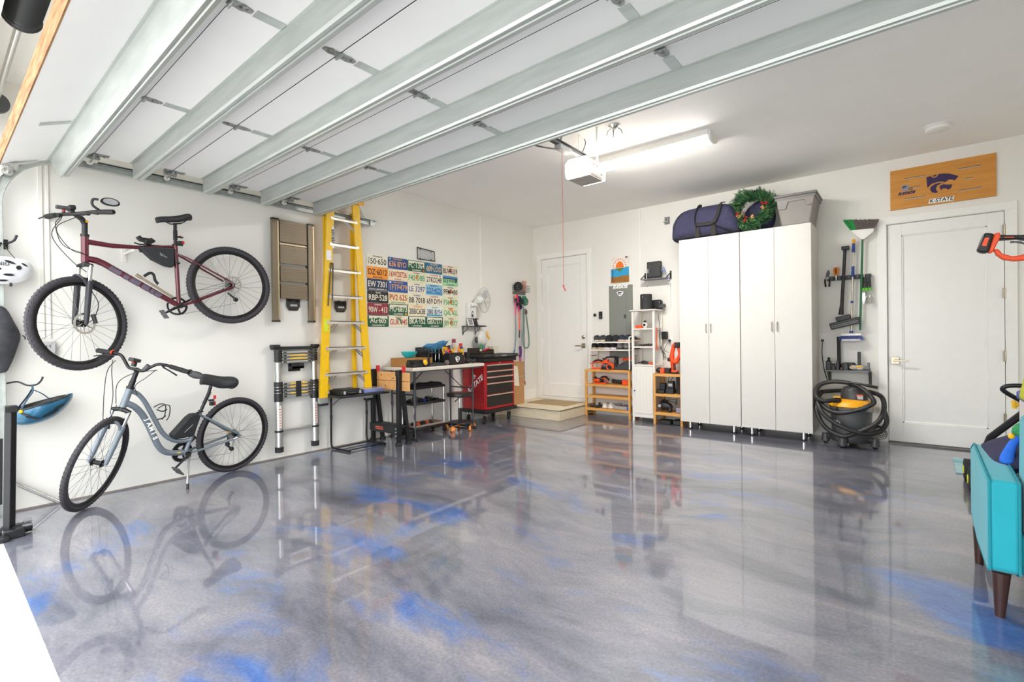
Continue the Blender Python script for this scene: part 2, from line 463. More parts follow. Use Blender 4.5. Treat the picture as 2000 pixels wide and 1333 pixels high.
prof = [(-0.022, 0.0), (0.0, 0.0), (0.0, 0.112), (0.006, 0.124), (0.016, 0.124), (0.02, 0.116), (0.03, 0.116), (0.034, 0.128), (0.046, 0.128), (0.05, 0.12), (0.0525, 0.12), (0.0525, 0.131), (0.031, 0.131), (0.027, 0.119), (0.023, 0.119), (0.019, 0.127), (0.004, 0.127), (-0.003, 0.114), (-0.003, 0.003), (-0.022, 0.003)]
b = MB(); b.prism([(u + 0.30, v) for u, v in prof], sec1, X0 - .0, X1); b.build('strut', GALV, gd, angle=25)
for y in (1.10, 1.603, 2.10, 2.632):
    b = MB(); b.prism(prof, lambda u, v, d, y=y: (d, y + u, ZP - v), X0, X1); b.build('strut', GALV, gd, angle=25)
# hinge columns
for jy, sy in ((0.85, 1.08), (1.358, 1.583), (1.865, 2.08), (2.375, 2.612)):
    for hx in (1.57, 2.83, 4.10, 5.36):
        b = MB()
        out = [(-.085, .012), (-.05, .024), (0, .02), (.05, .026), (.09, .012), (.09, -.012), (.05, -.026), (0, -.02), (-.05, -.024), (-.085, -.012)]
        b.prism(out, lambda u, v, d: (hx + v, jy + u, ZP - d), 0.0, 0.005)
        b.cyl((hx - .03, jy, ZP - .012), (hx + .03, jy, ZP - .012), .008, 8)
        for q in (-.06, -.035, .04, .065): b.cyl((hx, jy + q, ZP - .004), (hx, jy + q, ZP - .011), .006, 6)
        b.build('hinge', GALVD, gd)
        b = MB().box(hx - .028, hx + .028, jy + .10, sy, ZP - .003, ZP + .001); b.build('stile_plate', GALV, gd)
b = MB(); b.prism([(0.12, 0.001), (0.27, 0.001), (0.27, 0.004), (0.12, 0.004)], sec1, 1.14, 1.19); b.build('stile_plate', GALV, gd)
# end hinges with rollers and brackets on the left and right side
for jy in (0.85, 1.358, 1.865, 2.375):
    for sx, ex in ((1, 0.255), (-1, 5.68)):
        b = MB(); b.box(ex - .025, ex + .025, jy - .06, jy + .09, ZP - .006, ZP)
        b.cyl((ex - .045 * sx, jy, ZP - .02), (ex + .03 * sx, jy, ZP - .02), .012, 8)
        b.cyl((ex - .13 * sx, jy, ZP - .03), (ex, jy, ZP - .03), .006, 8)
        for q in (-.03, .03, .06): b.cyl((ex, jy + q, ZP - .006), (ex, jy + q, ZP - .014), .008, 6)
        b.box(ex - .05, ex - .02, jy - .05, jy + .04, ZP - .03, ZP - .004)
        b.build('end_hinge', GALVD, gd)
        b = MB(); b.cyl((ex - .155 * sx, jy, ZP - .03), (ex - .135 * sx, jy, ZP - .03), .021, 14); b.build('roller', WHITEP, gd)
b = MB(); b.box(.13, .30, .40, .44, 2.455, 2.47).cyl((.1, .40, 2.45), (.26, .40, 2.45), .01, 8).lathe((.11, .40, 2.45), (1, 0, 0), [(.024, 0), (.03, .01), (.03, .03), (.024, .04)])
b.prism([(0.03, 0), (0.22, 0), (0.22, 0.012), (0.03, 0.012)], sec1, X0 + .01, X0 + .045); b.build('bottom_bracket', STEEL, gd)
# tracks
def track(xc, sgn, name, label):
    tr = thing(name, label, 'door track', (xc, 1.8, 2.6))
    path = [(0.345, 0.0), (0.345, 2.22)] + [(0.345 + .40 * (1 - cos(a)), 2.22 + .40 * sin(a)) for a in [pi / 2 * i / 10 for i in range(1, 11)]] + [(3.42, 2.62)]
    # C-shaped section opened towards the door
    b = MB(); sec = [(-.012, -.026), (.0, -.03), (.028, -.026), (.028, .026), (.0, .03), (-.012, .026), (-.012, .0235), (0, .0275), (.0255, .0235), (.0255, -.0235), (0, -.0275), (-.012, -.0235)]
    vs = []; k = len(path); n = len(sec)
    for i, (py, pz) in enumerate(path):
        a, c = path[max(i - 1, 0)], path[min(i + 1, k - 1)]
        t = Vector((c[0] - a[0], c[1] - a[1])).normalized()
        nx = (-t.y, t.x)
        vs += [(xc - sgn * u, py + nx[0] * v, pz + nx[1] * v) for u, v in sec]
    fs = [(i * n + j, i * n + (j + 1) % n, (i + 1) * n + (j + 1) % n, (i + 1) * n + j) for i in range(k - 1) for j in range(n)]
    b.add(vs, fs); b.build('rail', GALV, tr)
    b = MB(); b.box(xc - .035, xc - .032, .9, 3.5, 2.60, 2.66).box(xc - .035, xc + .02, .9, 3.5, 2.657, 2.66); b.build('angle_iron', GALV, tr)
    b = MB(); b.prism([(3.10, H), (3.13, H), (3.45, 2.63), (3.42, 2.63)], lambda u, v, d: (d, u, v), xc - .06, xc - .057)
    b.box(xc - .06, xc + .0, 3.415, 3.45, 2.60, 2.66).build('hanger_strap', GALV, tr)
    return tr
track(0.10, 1, 'garage_door_track', 'galvanised curved door track along the left wall')
track(5.84, -1, 'garage_door_track', 'galvanised curved door track on the right of the opening')
# torsion spring above the door
SY_, SZ_ = .345, 2.90
ts = thing('torsion_spring', 'black coiled torsion spring on a steel shaft above the raised door', 'spring', (2.2, SY_, SZ_))
b = MB(); b.cyl((0.12, SY_, SZ_), (5.7, SY_, SZ_), .016, 12); b.build('shaft', STEEL, ts)
b = MB(); pts = []
for i in range(0, 1100):
    a = i * 2 * pi / 16; pts.append((1.57 + i * 1.0 / 1100, SY_ + .066 * cos(a), SZ_ + .066 * sin(a)))
b.tube(pts, .0085, 5); b.build('coil', BLACKM, ts)
b = MB(); b.lathe((1.54, SY_, SZ_), (1, 0, 0), [(.03, 0), (.074, .008), (.08, .02), (.074, .03), (.05, .05)], 24); b.build('winding_cone', BLACK, ts)
b = MB(); b.cyl((.14, SY_, SZ_), (.19, SY_, SZ_), .06, 24).cyl((.17, SY_, SZ_), (.2, SY_, SZ_), .07, 24); b.build('cable_drum', DGREY, ts)
b = MB(); b.box(2.66, 2.70, .25, .36, 2.80, 3.0); b.build('centre_bearing_plate', GALVD, ts)

# ------------------------------------------------------------------ garage door opener
op = thing('door_opener', 'white garage door opener with lit lenses hanging from the ceiling', 'garage door opener', (2.76, 3.9, 2.75))
LENS = mat('lit_opener_lens', 'fff6e6', 0.4, emit=4, ecolor='fff4e4')
OPB = mat('opener_beige', 'd6d1c8', 0.4, var=0.02)
OPU = mat('opener_underside', 'a39c92', 0.5, var=0.05)
b = MB(); b.prism([(2.655, 2.675), (2.89, 2.675), (2.90, 2.70), (2.90, 2.80), (2.855, 2.845), (2.69, 2.845), (2.645, 2.80), (2.645, 2.70)], lambda u, v, d: (u, d, v), 3.78, 4.02)
b.build('housing', OPB, op, bev=0.006)
MB().box(2.66, 2.885, 3.78, 4.02, 2.668, 2.676).build('base_plate', OPU, op)
for s, y in ((-1, 3.78), (1, 4.02)):
    b = MB(); pl = [(2.65, 2.672), (2.895, 2.672), (2.90, 2.80), (2.86, 2.84), (2.685, 2.84), (2.645, 2.80)]
    n0 = [(u, v) for u, v in pl]
    vs = [(u, y, v) for u, v in n0] + [(2.7725 + (u - 2.7725) * .93, y + s * .05, 2.75 + (v - 2.75) * .9) for u, v in n0]
    n = 6
    b.add(vs, [tuple(range(n, 2 * n))] + [(i, (i + 1) % n, n + (i + 1) % n, n + i) for i in range(n)])
    b.build('light_lens', LENS, op, bev=0.008)
SIDE = Matrix(((0, 0, 1), (1, 0, 0), (0, 1, 0)))
text('LiftMaster', (2.902, 3.90, 2.772), .045, REDP, op, frame=SIDE, bold=.001)
text('PRO', (2.902, 3.97, 2.71), .02, DGREY, op, frame=SIDE)
b = MB(); b.box(2.765, 2.80, .42, 3.85, 2.855, 2.885); b.box(2.752, 2.813, .42, 3.85, 2.882, 2.888); b.build('rail', DGREY, op)
b = MB(); b.box(2.75, 2.815, 3.42, 3.60, 2.82, 2.86); b.build('trolley', LGREY, op, bev=.004)
b = MB(); b.tube([(2.782, 3.45, 2.82), (2.775, 3.2, 2.77), (2.77, 3.02, 2.745), (2.77, 2.92, 2.74), (2.77, 2.82, 2.76), (2.77, 2.72, 2.80), (2.77, 2.69, 2.81)], .012, 8, flat=.4)
b.build('door_arm', DGREY, op)
for sx, yy in ((2.67, 3.96), (2.88, 3.92)):
    b = MB(); b.prism([(-.016, 0), (.016, 0), (.016, .003), (-.016, .003)], lambda u, v, d: (sx + v, yy + u, d), 2.83, H)
    for k in range(8): b.box(sx - .001, sx + .0045, yy - .005, yy + .005, 2.87 + k * .033, 2.88 + k * .033)
    b.build('hanger_strap', GALV, op)
b = MB(); b.tube(smoothpts([(2.70, 4.0, 2.84), (2.66, 4.02, 2.95), (2.68, 4.06, 3.08), (2.66, 4.08, H)]), .004, 6); b.build('power_cord', BLACK, op)
CORDR = mat('red_cord', 'd8665c', 0.7)
rc = thing('release_cord', 'thin red emergency release cord hanging from the opener trolley', 'cord', (2.78, 3.49, 2.0))
MB().cyl((2.782, 3.49, 2.82), (2.782, 3.49, 1.66), .0022, 6).build('cord', CORDR, rc)
b = MB(); b.cyl((2.775, 3.49, 1.665), (2.80, 3.49, 1.62), .006, 8).ell((2.782, 3.49, 1.665), .008, .008, .008, 8, 6); b.build('pull_knob', CORDR, rc)

# ceiling light fixture
lf = thing('ceiling_light', 'long white wraparound LED fixture glowing on the ceiling', 'ceiling light', (3.04, 4.755, H))
DIFF = mat('led_diffuser', 'ffffff', 0.5, emit=37.0, ecolor='fffcf6')
prof2 = [(4.648, 3.13), (4.648, 3.088), (4.665, 3.066), (4.72, 3.05), (4.79, 3.05), (4.845, 3.066), (4.862, 3.088), (4.862, 3.13)]
b = MB(); b.prism(prof2, lambda u, v, d: (d, u, v), 2.435, 3.64); b.build('diffuser', DIFF, lf)
MB().box(2.43, 3.645, 4.632, 4.878, 3.130, H).box(2.43, 3.645, 4.632, 4.646, 3.088, 3.131).box(2.43, 3.645, 4.864, 4.878, 3.088, 3.131).build('housing', WHITEP, lf)
for x in (2.415, 3.64):
    b = MB(); b.prism([(4.755 + (u - 4.755) * 1.03, 3.14 - (3.14 - v) * 1.04) for u, v in prof2] + [(4.88, H), (4.63, H)], lambda u, v, d: (d, u, v), x, x + .025); b.build('end_cap', WHITEP, lf)
# round ceiling devices
sd = thing('smoke_detector', 'round white smoke detector on the ceiling near the side door', 'smoke detector', (5.30, 5.98, H))
b = MB().lathe((5.30, 5.98, H), (0, 0, -1), [(0.105, 0), (0.105, .012), (.098, .016)], 36); b.build('base', WHITEP, sd)
b = MB().lathe((5.30, 5.98, H), (0, 0, -1), [(.09, .016), (.09, .022), (.094, .024), (.088, .044), (.06, .052), (0, .052)], 36); b.build('cover', WHITEP, sd)
sp = thing('ceiling_mount_bracket', 'round silver ceiling mount with prongs beside the light fixture', 'bracket', (3.02, 4.0, H))
b = MB().lathe((3.02, 4.0, H), (0, 0, -1), [(0.055, 0), (0.055, .006), (.035, .014), (.02, .03), (0, .03)], 24)
b.build('plate', STEEL, sp)
b = MB()
for a in (2.2, 3.6, 5.0, 0.3):
    b.tube([(3.02 + .03 * cos(a), 4 + .03 * sin(a), 3.115), (3.02 + .06 * cos(a), 4 + .06 * sin(a), 3.09), (3.02 + .07 * cos(a), 4 + .07 * sin(a), 3.06)], .006, 6)
b.build('prongs', STEEL, sp)
b = MB(); b.tube([(2.70, 3.72, H), (2.68, 3.66, 3.05), (2.66, 3.64, 2.97)], .02, 8, flat=.3).cyl((2.66, 3.6, 2.96), (2.66, 3.7, 2.96), .025, 10)
hb = b.build('hanging_bracket', GALVD); tag(hb, 'perforated steel bracket hanging behind the opener rail', 'bracket')
# ================================================================== bicycles
TYRE = mat('tyre_rubber', '38363a', 0.8, var=0.2, scale=60, bump=0.4)
RIMB = mat('black_rim', '222224', 0.35, 0.5)
SPOKE = mat('spoke_steel', '6c6c6c', 0.35, 0.9)
MAROON = mat('maroon_frame_paint', '5a0f20', 0.25, 0.25, var=0.08, coat=0.8)
SLATE = mat('slate_grey_frame_paint', '6f7a83', 0.4, 0.1, var=0.05, coat=0.5)
SADDLE = mat('saddle_vinyl', '2b2b2d', 0.6, var=0.1, scale=30)
GREYGRAPH = mat('grey_frame_graphic', '5c4f5e', 0.4)

def wheel(root, name, hub, ax, fwd, R, tr, white=False, disc=False, cassette=False, nsp=28):
    """wheel on axle direction ax; tyre outer radius R, tyre section radius tr"""
    hub = Vector(hub); ax = Vector(ax).normalized(); f = Vector(fwd); f = (f - ax * f.dot(ax)).normalized(); g = ax.cross(f)
    W = Matrix((f, g, ax)).transposed()
    P_ = lambda r, a, d=0: hub + f * (r * cos(a)) + g * (r * sin(a)) + ax * d
    b = MB(); Rr = R - 2 * tr
    prof = [(Rr + .004, -tr * .55), (Rr + .004, tr * .55), (Rr - .018, tr * .35), (Rr - .022, 0), (Rr - .018, -tr * .35)]
    n = 48; vs = []; k = len(prof)
    for j in range(n):
        vs += [P_(r, 2 * pi * j / n, d) for r, d in prof]
    b.add(vs, [(j * k + i, j * k + (i + 1) % k, ((j + 1) % n) * k + (i + 1) % k, ((j + 1) % n) * k + i) for j in range(n) for i in range(k)])
    b.cyl(hub - ax * .045, hub + ax * .045, .016, 14).cyl(hub - ax * .034, hub - ax * .028, .028, 16).cyl(hub + ax * .028, hub + ax * .034, .028, 16).cyl(hub - ax * .062, hub + ax * .062, .006, 8)
    wh = b.build(name, RIMB, root)
    b = MB(); pts = [P_(R - tr, 2 * pi * j / 56) for j in range(56)]
    b.tube(pts, tr, 12, closed=True)
    # shallow tread blocks
    for j in range(72):
        for s in (-.45, .45):
            a = 2 * pi * (j + (.5 if s > 0 else 0)) / 72
            c = P_(R - tr + tr * cos(s) - .0012, a, tr * sin(s))
            b.add([c + (f * cos(a) + g * sin(a)) * h + (g * cos(a) - f * sin(a)) * u + ax * v for h in (-.001, .0022) for u, v in ((-.006, -.006), (.006, -.003), (.006, .006), (-.006, .003))],
                  [(4, 5, 6, 7), (0, 1, 5, 4), (1, 2, 6, 5), (2, 3, 7, 6), (3, 0, 4, 7)])
    b.build('tyre', TYRE, wh)
    if white:
        for s in (-1, 1):
            b = MB(); b.torus(hub + ax * (s * tr * .72), ax, Rr + .014, .0022, 56, 5); b.build('reflective_stripe', WHITEP, wh)
    b = MB()
    for j in range(nsp):
        s = 1 if j % 2 else -1; a = 2 * pi * j / nsp; a2 = a + (1 if j % 4 < 2 else -1) * 0.9
        b.cyl(P_(.026, a2, s * .031), P_(Rr - .015, a, 0), .0011, 4)
    b.build('spokes', SPOKE, wh)
    if disc:
        b = MB(); pts = [P_(.074, 2 * pi * j / 36, .042) for j in range(36)]
        b.tube(pts, .007, 6, closed=True, flat=.2) if False else None
        n = 36; vs = []
        for j in range(n):
            rr_ = .082 if j % 2 else .078
            vs += [P_(.064, 2 * pi * j / n, .041), P_(rr_, 2 * pi * j / n, .041), P_(rr_, 2 * pi * j / n, .043), P_(.064, 2 * pi * j / n, .043)]
        b.add(vs, [(j * 4 + i, j * 4 + (i + 1) % 4, ((j + 1) % n) * 4 + (i + 1) % 4, ((j + 1) % n) * 4 + i) for j in range(n) for i in range(4)])
        for j in range(6): b.cyl(P_(.018, j * pi / 3, .042), P_(.066, j * pi / 3 + .5, .042), .004, 6)
        b.build('brake_disc', STEEL, wh)
    if cassette:
        b = MB()
        for q in range(7): b.cyl(hub - ax * (.020 + q * .004), hub - ax * (.0222 + q * .004), .046 - q * .004, 24)
        b.build('cassette', GALVD, wh)
    return wh

def saddle(root, nose, tail, X, w=.075, thick=.03):
    n = Vector(nose); t = Vector(tail); d = t - n; L = d.length; d.normalize(); side = Vector((0, 0, 1)).cross(d).normalized(); up = d.cross(side)
    if up.z < 0: up = -up
    prof = [(0, .012, 0), (.05, .02, .006), (.15, .024, .010), (.4, .03, .004), (.6, .048, .002), (.75, w * .85, .008), (.88, w, .014), (.96, w * .9, .012), (1.0, w * .6, .006)]
    m = 14; vs = []
    for u, hw, h in prof:
        c = n + d * (u * L) + up * h
        for j in range(m):
            a = 2 * pi * j / m
            yv = sin(a); vs.append(c + side * (hw * cos(a)) + up * (yv * (thick * .5 if yv > 0 else thick * (.55 if u > .5 else .4))))
    fs = [(i * m + j, i * m + (j + 1) % m, (i + 1) * m + (j + 1) % m, (i + 1) * m + j) for i in range(len(prof) - 1) for j in range(m)]
    fs += [tuple(range(m)), tuple((len(prof) - 1) * m + j for j in range(m))]
    s = MB().add(vs, fs).build('saddle', SADDLE, root, sub=1)
    b = MB()
    for q in (-.02, .02):
        b.tube([n + d * .07 * 1 + side * q * .4 - up * .01, n + d * (L * .4) + side * q - up * .035, n + d * (L * .7) + side * q - up * .035, n + d * (L * .88) + side * q * 1.6 - up * .01], .0035, 6)
    b.build('saddle_rail', BLACKM, root)
    return s

def steer(H1, H2, Lf, off, phi):
    H1, H2 = Vector(H1), Vector(H2); a = (H2 - H1).normalized()
    fwd = Vector((0, -1, 0)); fwd = (fwd - a * a.dot(fwd)).normalized()
    left = a.cross(fwd); left = -left if left.x < 0 else left
    rel = a * Lf + fwd * off
    Rm = Matrix.Rotation(phi, 3, -a)
    return H2 + Rm @ rel, Rm @ fwd, Rm @ left, a, Rm

def fork(root, H2, hub, fwd, left, a, m, stan, crown_m, gap=.055):
    b = MB(); c = H2 + a * .03
    b.tube([H2, c], .02, 12)
    b.tube([c - left * (gap + .005) + fwd * .0, c - left * .02 - a * .012, c + left * .02 - a * .012, c + left * (gap + .005)], .017, 10)
    b.build('fork_crown', crown_m, root)
    for s in (-1, 1):
        p0 = c + left * (s * gap); p1 = hub + left * (s * (gap))
        dd = p1 - p0
        b = MB(); b.tube([p0 + a * -.005, p0 + dd * .35], .0135, 12); b.build('stanchion', stan, root)
        b = MB(); b.tube([p0 + dd * .27, p0 + dd * .30, p0 + dd * .8, p1 - dd * .02, p1 + dd * .02], [.021, .0205, .018, .015, .012], 12)
        b.build('fork_leg', m, root)
    b = MB(); q = c + a * .13 + fwd * .03
    b.tube(smoothpts([c + a * .17 - left * gap + fwd * .01, c + a * .10 - left * gap * .8 + fwd * .05, c + a * .075 + fwd * .062, c + a * .10 + left * gap * .8 + fwd * .05, c + a * .17 + left * gap + fwd * .01], 5), .010, 8); b.build('fork_arch', m, root)

def crank(root, bb, ax, up, back, ang, rings, m=BLACKM, pedm=DGREY):
    """crank arms turned by ang from the back direction; the near pedal hangs low"""
    bb = Vector(bb)
    b = MB(); b.cyl(bb - ax * .055, bb + ax * .055, .02, 14); b.build('bottom_bracket', BLACKM, root)
    b = MB()
    for r, o in rings:
        n = 60; vs = []
        for j in range(n):
            a_ = 2 * pi * j / n; ro = r + (.0035 if j % 2 else -.001)
            for rad, d in ((r * .80, o), (ro, o), (ro, o + .003), (r * .80, o + .003)):
                vs.append(bb + (back * cos(a_) + up * sin(a_)) * rad - ax * d)
        b.add(vs, [(j * 4 + i, j * 4 + (i + 1) % 4, ((j + 1) % n) * 4 + (i + 1) % 4, ((j + 1) % n) * 4 + i) for j in range(n) for i in range(4)])
    for j in range(5):
        a_ = j * 2 * pi / 5
        b.cyl(bb - ax * .045, bb + (back * cos(a_) + up * sin(a_)) * rings[0][0] * .85 - ax * .045, .008, 6)
    b.build('chainring', BLACKM, root)
    for s in (1, -1):
        dr = (back * cos(ang) + up * sin(ang)) * s
        b = MB(); p = bb + ax * (s * .06); e = bb + dr * .165 + ax * (s * .075)
        b.tube([p, p + (e - p) * .5, e], [.016, .012, .012], 10, flat=.7)
        cr = b.build('crank_arm', m, root)
        c = e + ax * (s * .055)
        b = MB(); t1 = dr.cross(ax).normalized()
        b.cyl(e, c + ax * (s * .045), .006, 8)
        for q in (-.032, .032):
            b.tube([c + t1 * q - ax * .045 * s, c + t1 * q + ax * .045 * s], .008, 6, flat=.8)
        for q in (-.042, .0, .042):
            b.tube([c - t1 * .036 + ax * q, c + t1 * .036 + ax * q], .006, 6)
        b.build('pedal', pedm, root)
    return

def chain(root, bb, hub, ax, r1, r2, dr, o=.045):
    b = MB(); bb = Vector(bb); hub = Vector(hub); d = (hub - bb).normalized(); up = Vector((0, 0, 1)); up = (up - d * up.dot(d)).normalized()
    pts = [bb - ax * o - d * r1 * 1 * cos(t) * 1 + up * r1 * sin(t) for t in [(-pi / 2 + pi * i / 10) for i in range(11)]]
    pts += [hub - ax * o + up * r2, hub - ax * o + d * r2, Vector(dr) + d * .01]
    pts.append(Vector(dr) - up * .02)
    b.tube(pts, .0036, 5, closed=True, flat=.6); b.build('chain', GALVD, root)

def mirror(root, p, arm, m=BLACK, size=(.055, .028), face=None):
    b = MB(); b.tube(smoothpts(arm, 5), .009, 8)
    f = face or Matrix.Identity(3)
    n = 20; vs = []
    for d in (-.012, -.006, .008):
        s = 1 if d > -.01 else .75
        if d > 0: s = .96
        vs += [Vector(p) + f @ Vector((size[0] * s * cos(2 * pi * j / n) * (1 if cos(2 * pi * j / n) > 0 else 1.25), size[1] * s * sin(2 * pi * j / n), d)) for j in range(n)]
    b.add(vs, [(i * n + j, i * n + (j + 1) % n, (i + 1) * n + (j + 1) % n, (i + 1) * n + j) for i in range(2) for j in range(n)] + [tuple(range(n)), tuple(range(2 * n, 3 * n))])
    mo = b.build('mirror', m, root)
    b = MB(); vs = [Vector(p) + f @ Vector((size[0] * .8 * cos(2 * pi * j / n) * (1 if cos(2 * pi * j / n) > 0 else 1.15), size[1] * .78 * sin(2 * pi * j / n), .0095)) for j in range(n)]
    b.add(vs, [tuple(range(n))]); b.build('mirror_glass', mat('mirror_glass', 'c8ccd0', 0.03, 1.0), mo)

# ---------------- maroon bike hung high on the left wall
XB = 0.25
mb = thing('bicycle', 'maroon hybrid bicycle with black triangle frame bag hung high on the left wall', 'bicycle', (XB, 1.3, 1.7), 'bicycles along the left wall')
P3 = lambda y, z, x=XB: Vector((x, y, z))
AX = Vector((1, 0, 0))
H1, H2 = P3(.789, 2.03), P3(.787, 1.838)
hubf, ff, lf_, aa, Rm = steer(H1, H2, .465, .035, radians(28))
bbp = P3(1.391, 1.535); hubr = P3(1.799, 1.741)
b = MB()
b.tube([P3(.789, 2.03), P3(.787, 1.838)], .024, 14)
b.tube([P3(.80, 1.995), P3(.95, 1.985), P3(1.12, 1.995), P3(1.374, 2.035)], [.021, .019, .015, .014], 12)
b.tube([P3(.79, 1.868), P3(.855, 1.858), P3(.90, 1.838), P3(1.37, 1.548)], [.024, .026, .025, .022], 12)
b.tube([P3(1.372, 2.055), P3(1.391, 1.53)], .0165, 12)
for s in (-1, 1):
    b.tube([P3(1.378, 1.975, XB + s * .012), P3(1.45, 1.945, XB + s * .035), P3(1.795, 1.76, XB + s * .062)], .008, 8)
    b.tube([P3(1.40, 1.538, XB + s * .02), P3(1.48, 1.565, XB + s * .045), P3(1.79, 1.715, XB + s * .065)], .011, 8)
    b.tube([P3(1.785, 1.77, XB + s * .062), P3(1.80, 1.741, XB + s * .064), P3(1.785, 1.71, XB + s * .064)], .012, 8, flat=.6)
b.cyl(bbp - AX * .035, bbp + AX * .035, .024, 14)
fr = b.build('frame', MAROON, mb)
b = MB()
for i, (y0, y1) in enumerate([(.93, 1.0), (1.02, 1.05), (1.06, 1.12), (1.135, 1.18), (1.19, 1.215), (1.22, 1.26)]):
    z0 = 1.838 - (y0 - .9) * .617 - .004; z1 = 1.838 - (y1 - .9) * .617 - .004
    b.tube([P3(y0, z0, XB + .003), P3(y1, z1, XB + .003)], .0242, 12)
b.build('frame_graphic', GREYGRAPH, fr)
wheel(mb, 'front_wheel', hubf, lf_, ff, .352, .024, disc=True)
wheel(mb, 'rear_wheel', hubr, AX, Vector((0, -1, 0)), .352, .024, disc=True, cassette=True)
fork(mb, H2, hubf, ff, lf_, aa, mat('matt_black_fork', '2e2f33', 0.4, 0.1), CHROME, BLACKM)
st0 = H1 - aa * .03
b = MB(); b.cyl(H1, H1 - aa * .02, .027, 16).tube([H1, H1 - aa * .11], .018, 12)
b.tube([H1 - aa * .10, H1 - aa * .13 + ff * .02, H1 - aa * .155 + ff * .07], [.02, .02, .018], 10); b.build('stem', BLACK, mb)
b = MB(); b.cyl(H1 - aa * .115 + lf_ * .019 + ff * .0, H1 - aa * .115 + lf_ * .023, .010, 14); b.build('stem_plug', YELLOWP, mb)
bc = H1 - aa * .155 + ff * .07
up_ = -aa
bp = lambda s, u=0, k=0: bc + lf_ * s + up_ * u - ff * k
b = MB(); b.tube([bp(-.31, .005, .03), bp(-.15, .008, .01), bp(0), bp(.15, .008, .01), bp(.31, .005, .03)], .0135, 10)
hb_ = b.build('handlebar', BLACK, mb)
for s in (-1, 1):
    b = MB(); b.tube([bp(s * .19, .007, .014), bp(s * .20, .007, .015), bp(s * .30, .005, .03), bp(s * .315, .005, .032)], [.017, .018, .019, .016], 12); b.build('grip', RUBBER, hb_)
    b = MB(); b.tube([bp(s * .13, .0, -.0), bp(s * .14, -.015, -.045), bp(s * .20, -.02, -.055), bp(s * .27, -.03, -.045)], [.010, .008, .007, .008], 8, flat=.6)
    b.ell(bp(s * .13, -.008, -.01), .02, .02, .014, 10, 6); b.build('brake_lever', BLACK, hb_)
b = MB(); b.T = Matrix.Translation(bp(-.03, .045, .0)) @ Matrix.Rotation(radians(10), 4, 'X')
b.box(-.05, .05, -.022, .02, -.016, .016); b.box(-.02, .02, -.02, .015, -.05, -.01); b.build('headlight', BLACK, mb, bev=.008)
b = MB(); b.T = Matrix.Translation(bp(-.13, .06, .02)); b.box(-.02, .02, -.045, .03, -.012, .012); b.box(-.01, .01, -.01, .01, -.045, -.01); b.build('bike_computer', DGREY, mb, bev=.006)
b = MB(); b.ell(bp(-.10, .03, .0), .008, .008, .008, 8, 6); b.build('red_button', REDP, mb)
mirror(mb, Vector((.50, .895, 2.265)), [bp(.22, .01, .02), Vector((.47, .80, 2.23)), Vector((.48, .80, 2.27)), Vector((.49, .83, 2.275))], size=(.028, .058), face=Matrix(((0.25, 0, .97), (0, 1, 0), (-.97, 0, .25))).to_3x3() @ Matrix.Rotation(0, 3, 'Z'))
# cables
for pts in ([bp(-.14, -.02, 0), P3(.62, 2.08, .30), P3(.66, 1.95, .28), P3(.775, 1.90, .27)], [bp(-.12, -.02, 0), P3(.60, 2.0, .31), P3(.70, 1.84, .30), P3(.79, 1.76, .29)], [bp(.12, -.01, 0), P3(.70, 2.13, .36), P3(.62, 2.05, .34), P3(.70, 1.92, .30), P3(.80, 1.89, .28)]):
    b = MB(); b.tube(smoothpts(pts, 6), .0028, 5); b.build('cable', BLACK, mb)
b = MB(); b.tube([P3(1.373, 2.05), P3(1.373, 2.235)], .0135, 12)
for k in range(6): b.torus(P3(1.373, 2.10 + k * .014), (0, 0, 1), .0145, .004, 14, 6)
b.build('seat_post', BLACKM, mb)
b = MB(); b.torus(P3(1.372, 2.052), (0, 0, 1), .018, .006, 14, 6); b.box(XB + .01, XB + .03, 1.38, 1.42, 2.045, 2.06); b.build('seat_clamp', BLACK, mb)
saddle(mb, P3(1.235, 2.228), P3(1.492, 2.30), XB, thick=.055)
b = MB(); b.box(XB - .012, XB + .012, 1.385, 1.43, 2.115, 2.128).box(XB - .016, XB + .016, 1.39, 1.42, 2.065, 2.09); tl = b.build('tail_light', BLACK, mb, bev=.004)
b = MB(); b.box(XB - .015, XB + .015, 1.42, 1.436, 2.064, 2.092).box(XB - .01, XB + .01, 1.40, 1.418, 2.127, 2.134); b.build('tail_light_lens', REDP, tl, bev=.004)
# triangle bag
BAG = mat('black_ripstop_bag', '232427', 0.7, var=0.15, scale=25)
b = MB(); pl = [(1.115, 2.0), (1.12, 1.985), (1.20, 1.905), (1.29, 1.862), (1.345, 1.855), (1.356, 1.87), (1.362, 2.008), (1.35, 2.022), (1.20, 2.008)]
b.prism(pl, lambda u, v, d: (XB + d, u, v), -.032, .032); bag = b.build('frame_bag', BAG, mb, bev=.014, segs=3)
b = MB()
for q in range(6): b.box(XB + .0325, XB + .0335, 1.255 + q * .009, 1.258 + q * .009, 1.945 - q * .003, 1.968 - q * .006)
b.build('bag_mark', LGREY, bag)
b = MB(); b.tube([P3(1.13, 1.990, XB + .034), P3(1.2, 2.0, XB + .034), P3(1.35, 2.012, XB + .034)], .002, 5); b.build('zip', DGREY, bag)
for y, z in ((1.36, 1.90), (1.11, 1.985)):
    b = MB(); b.torus(P3(y + .018, z), (0, .2, 1) if y > 1.2 else (0, 1, .1), .021, .006, 16, 6, flat=1.6); b.build('bag_strap', BLACK, bag)
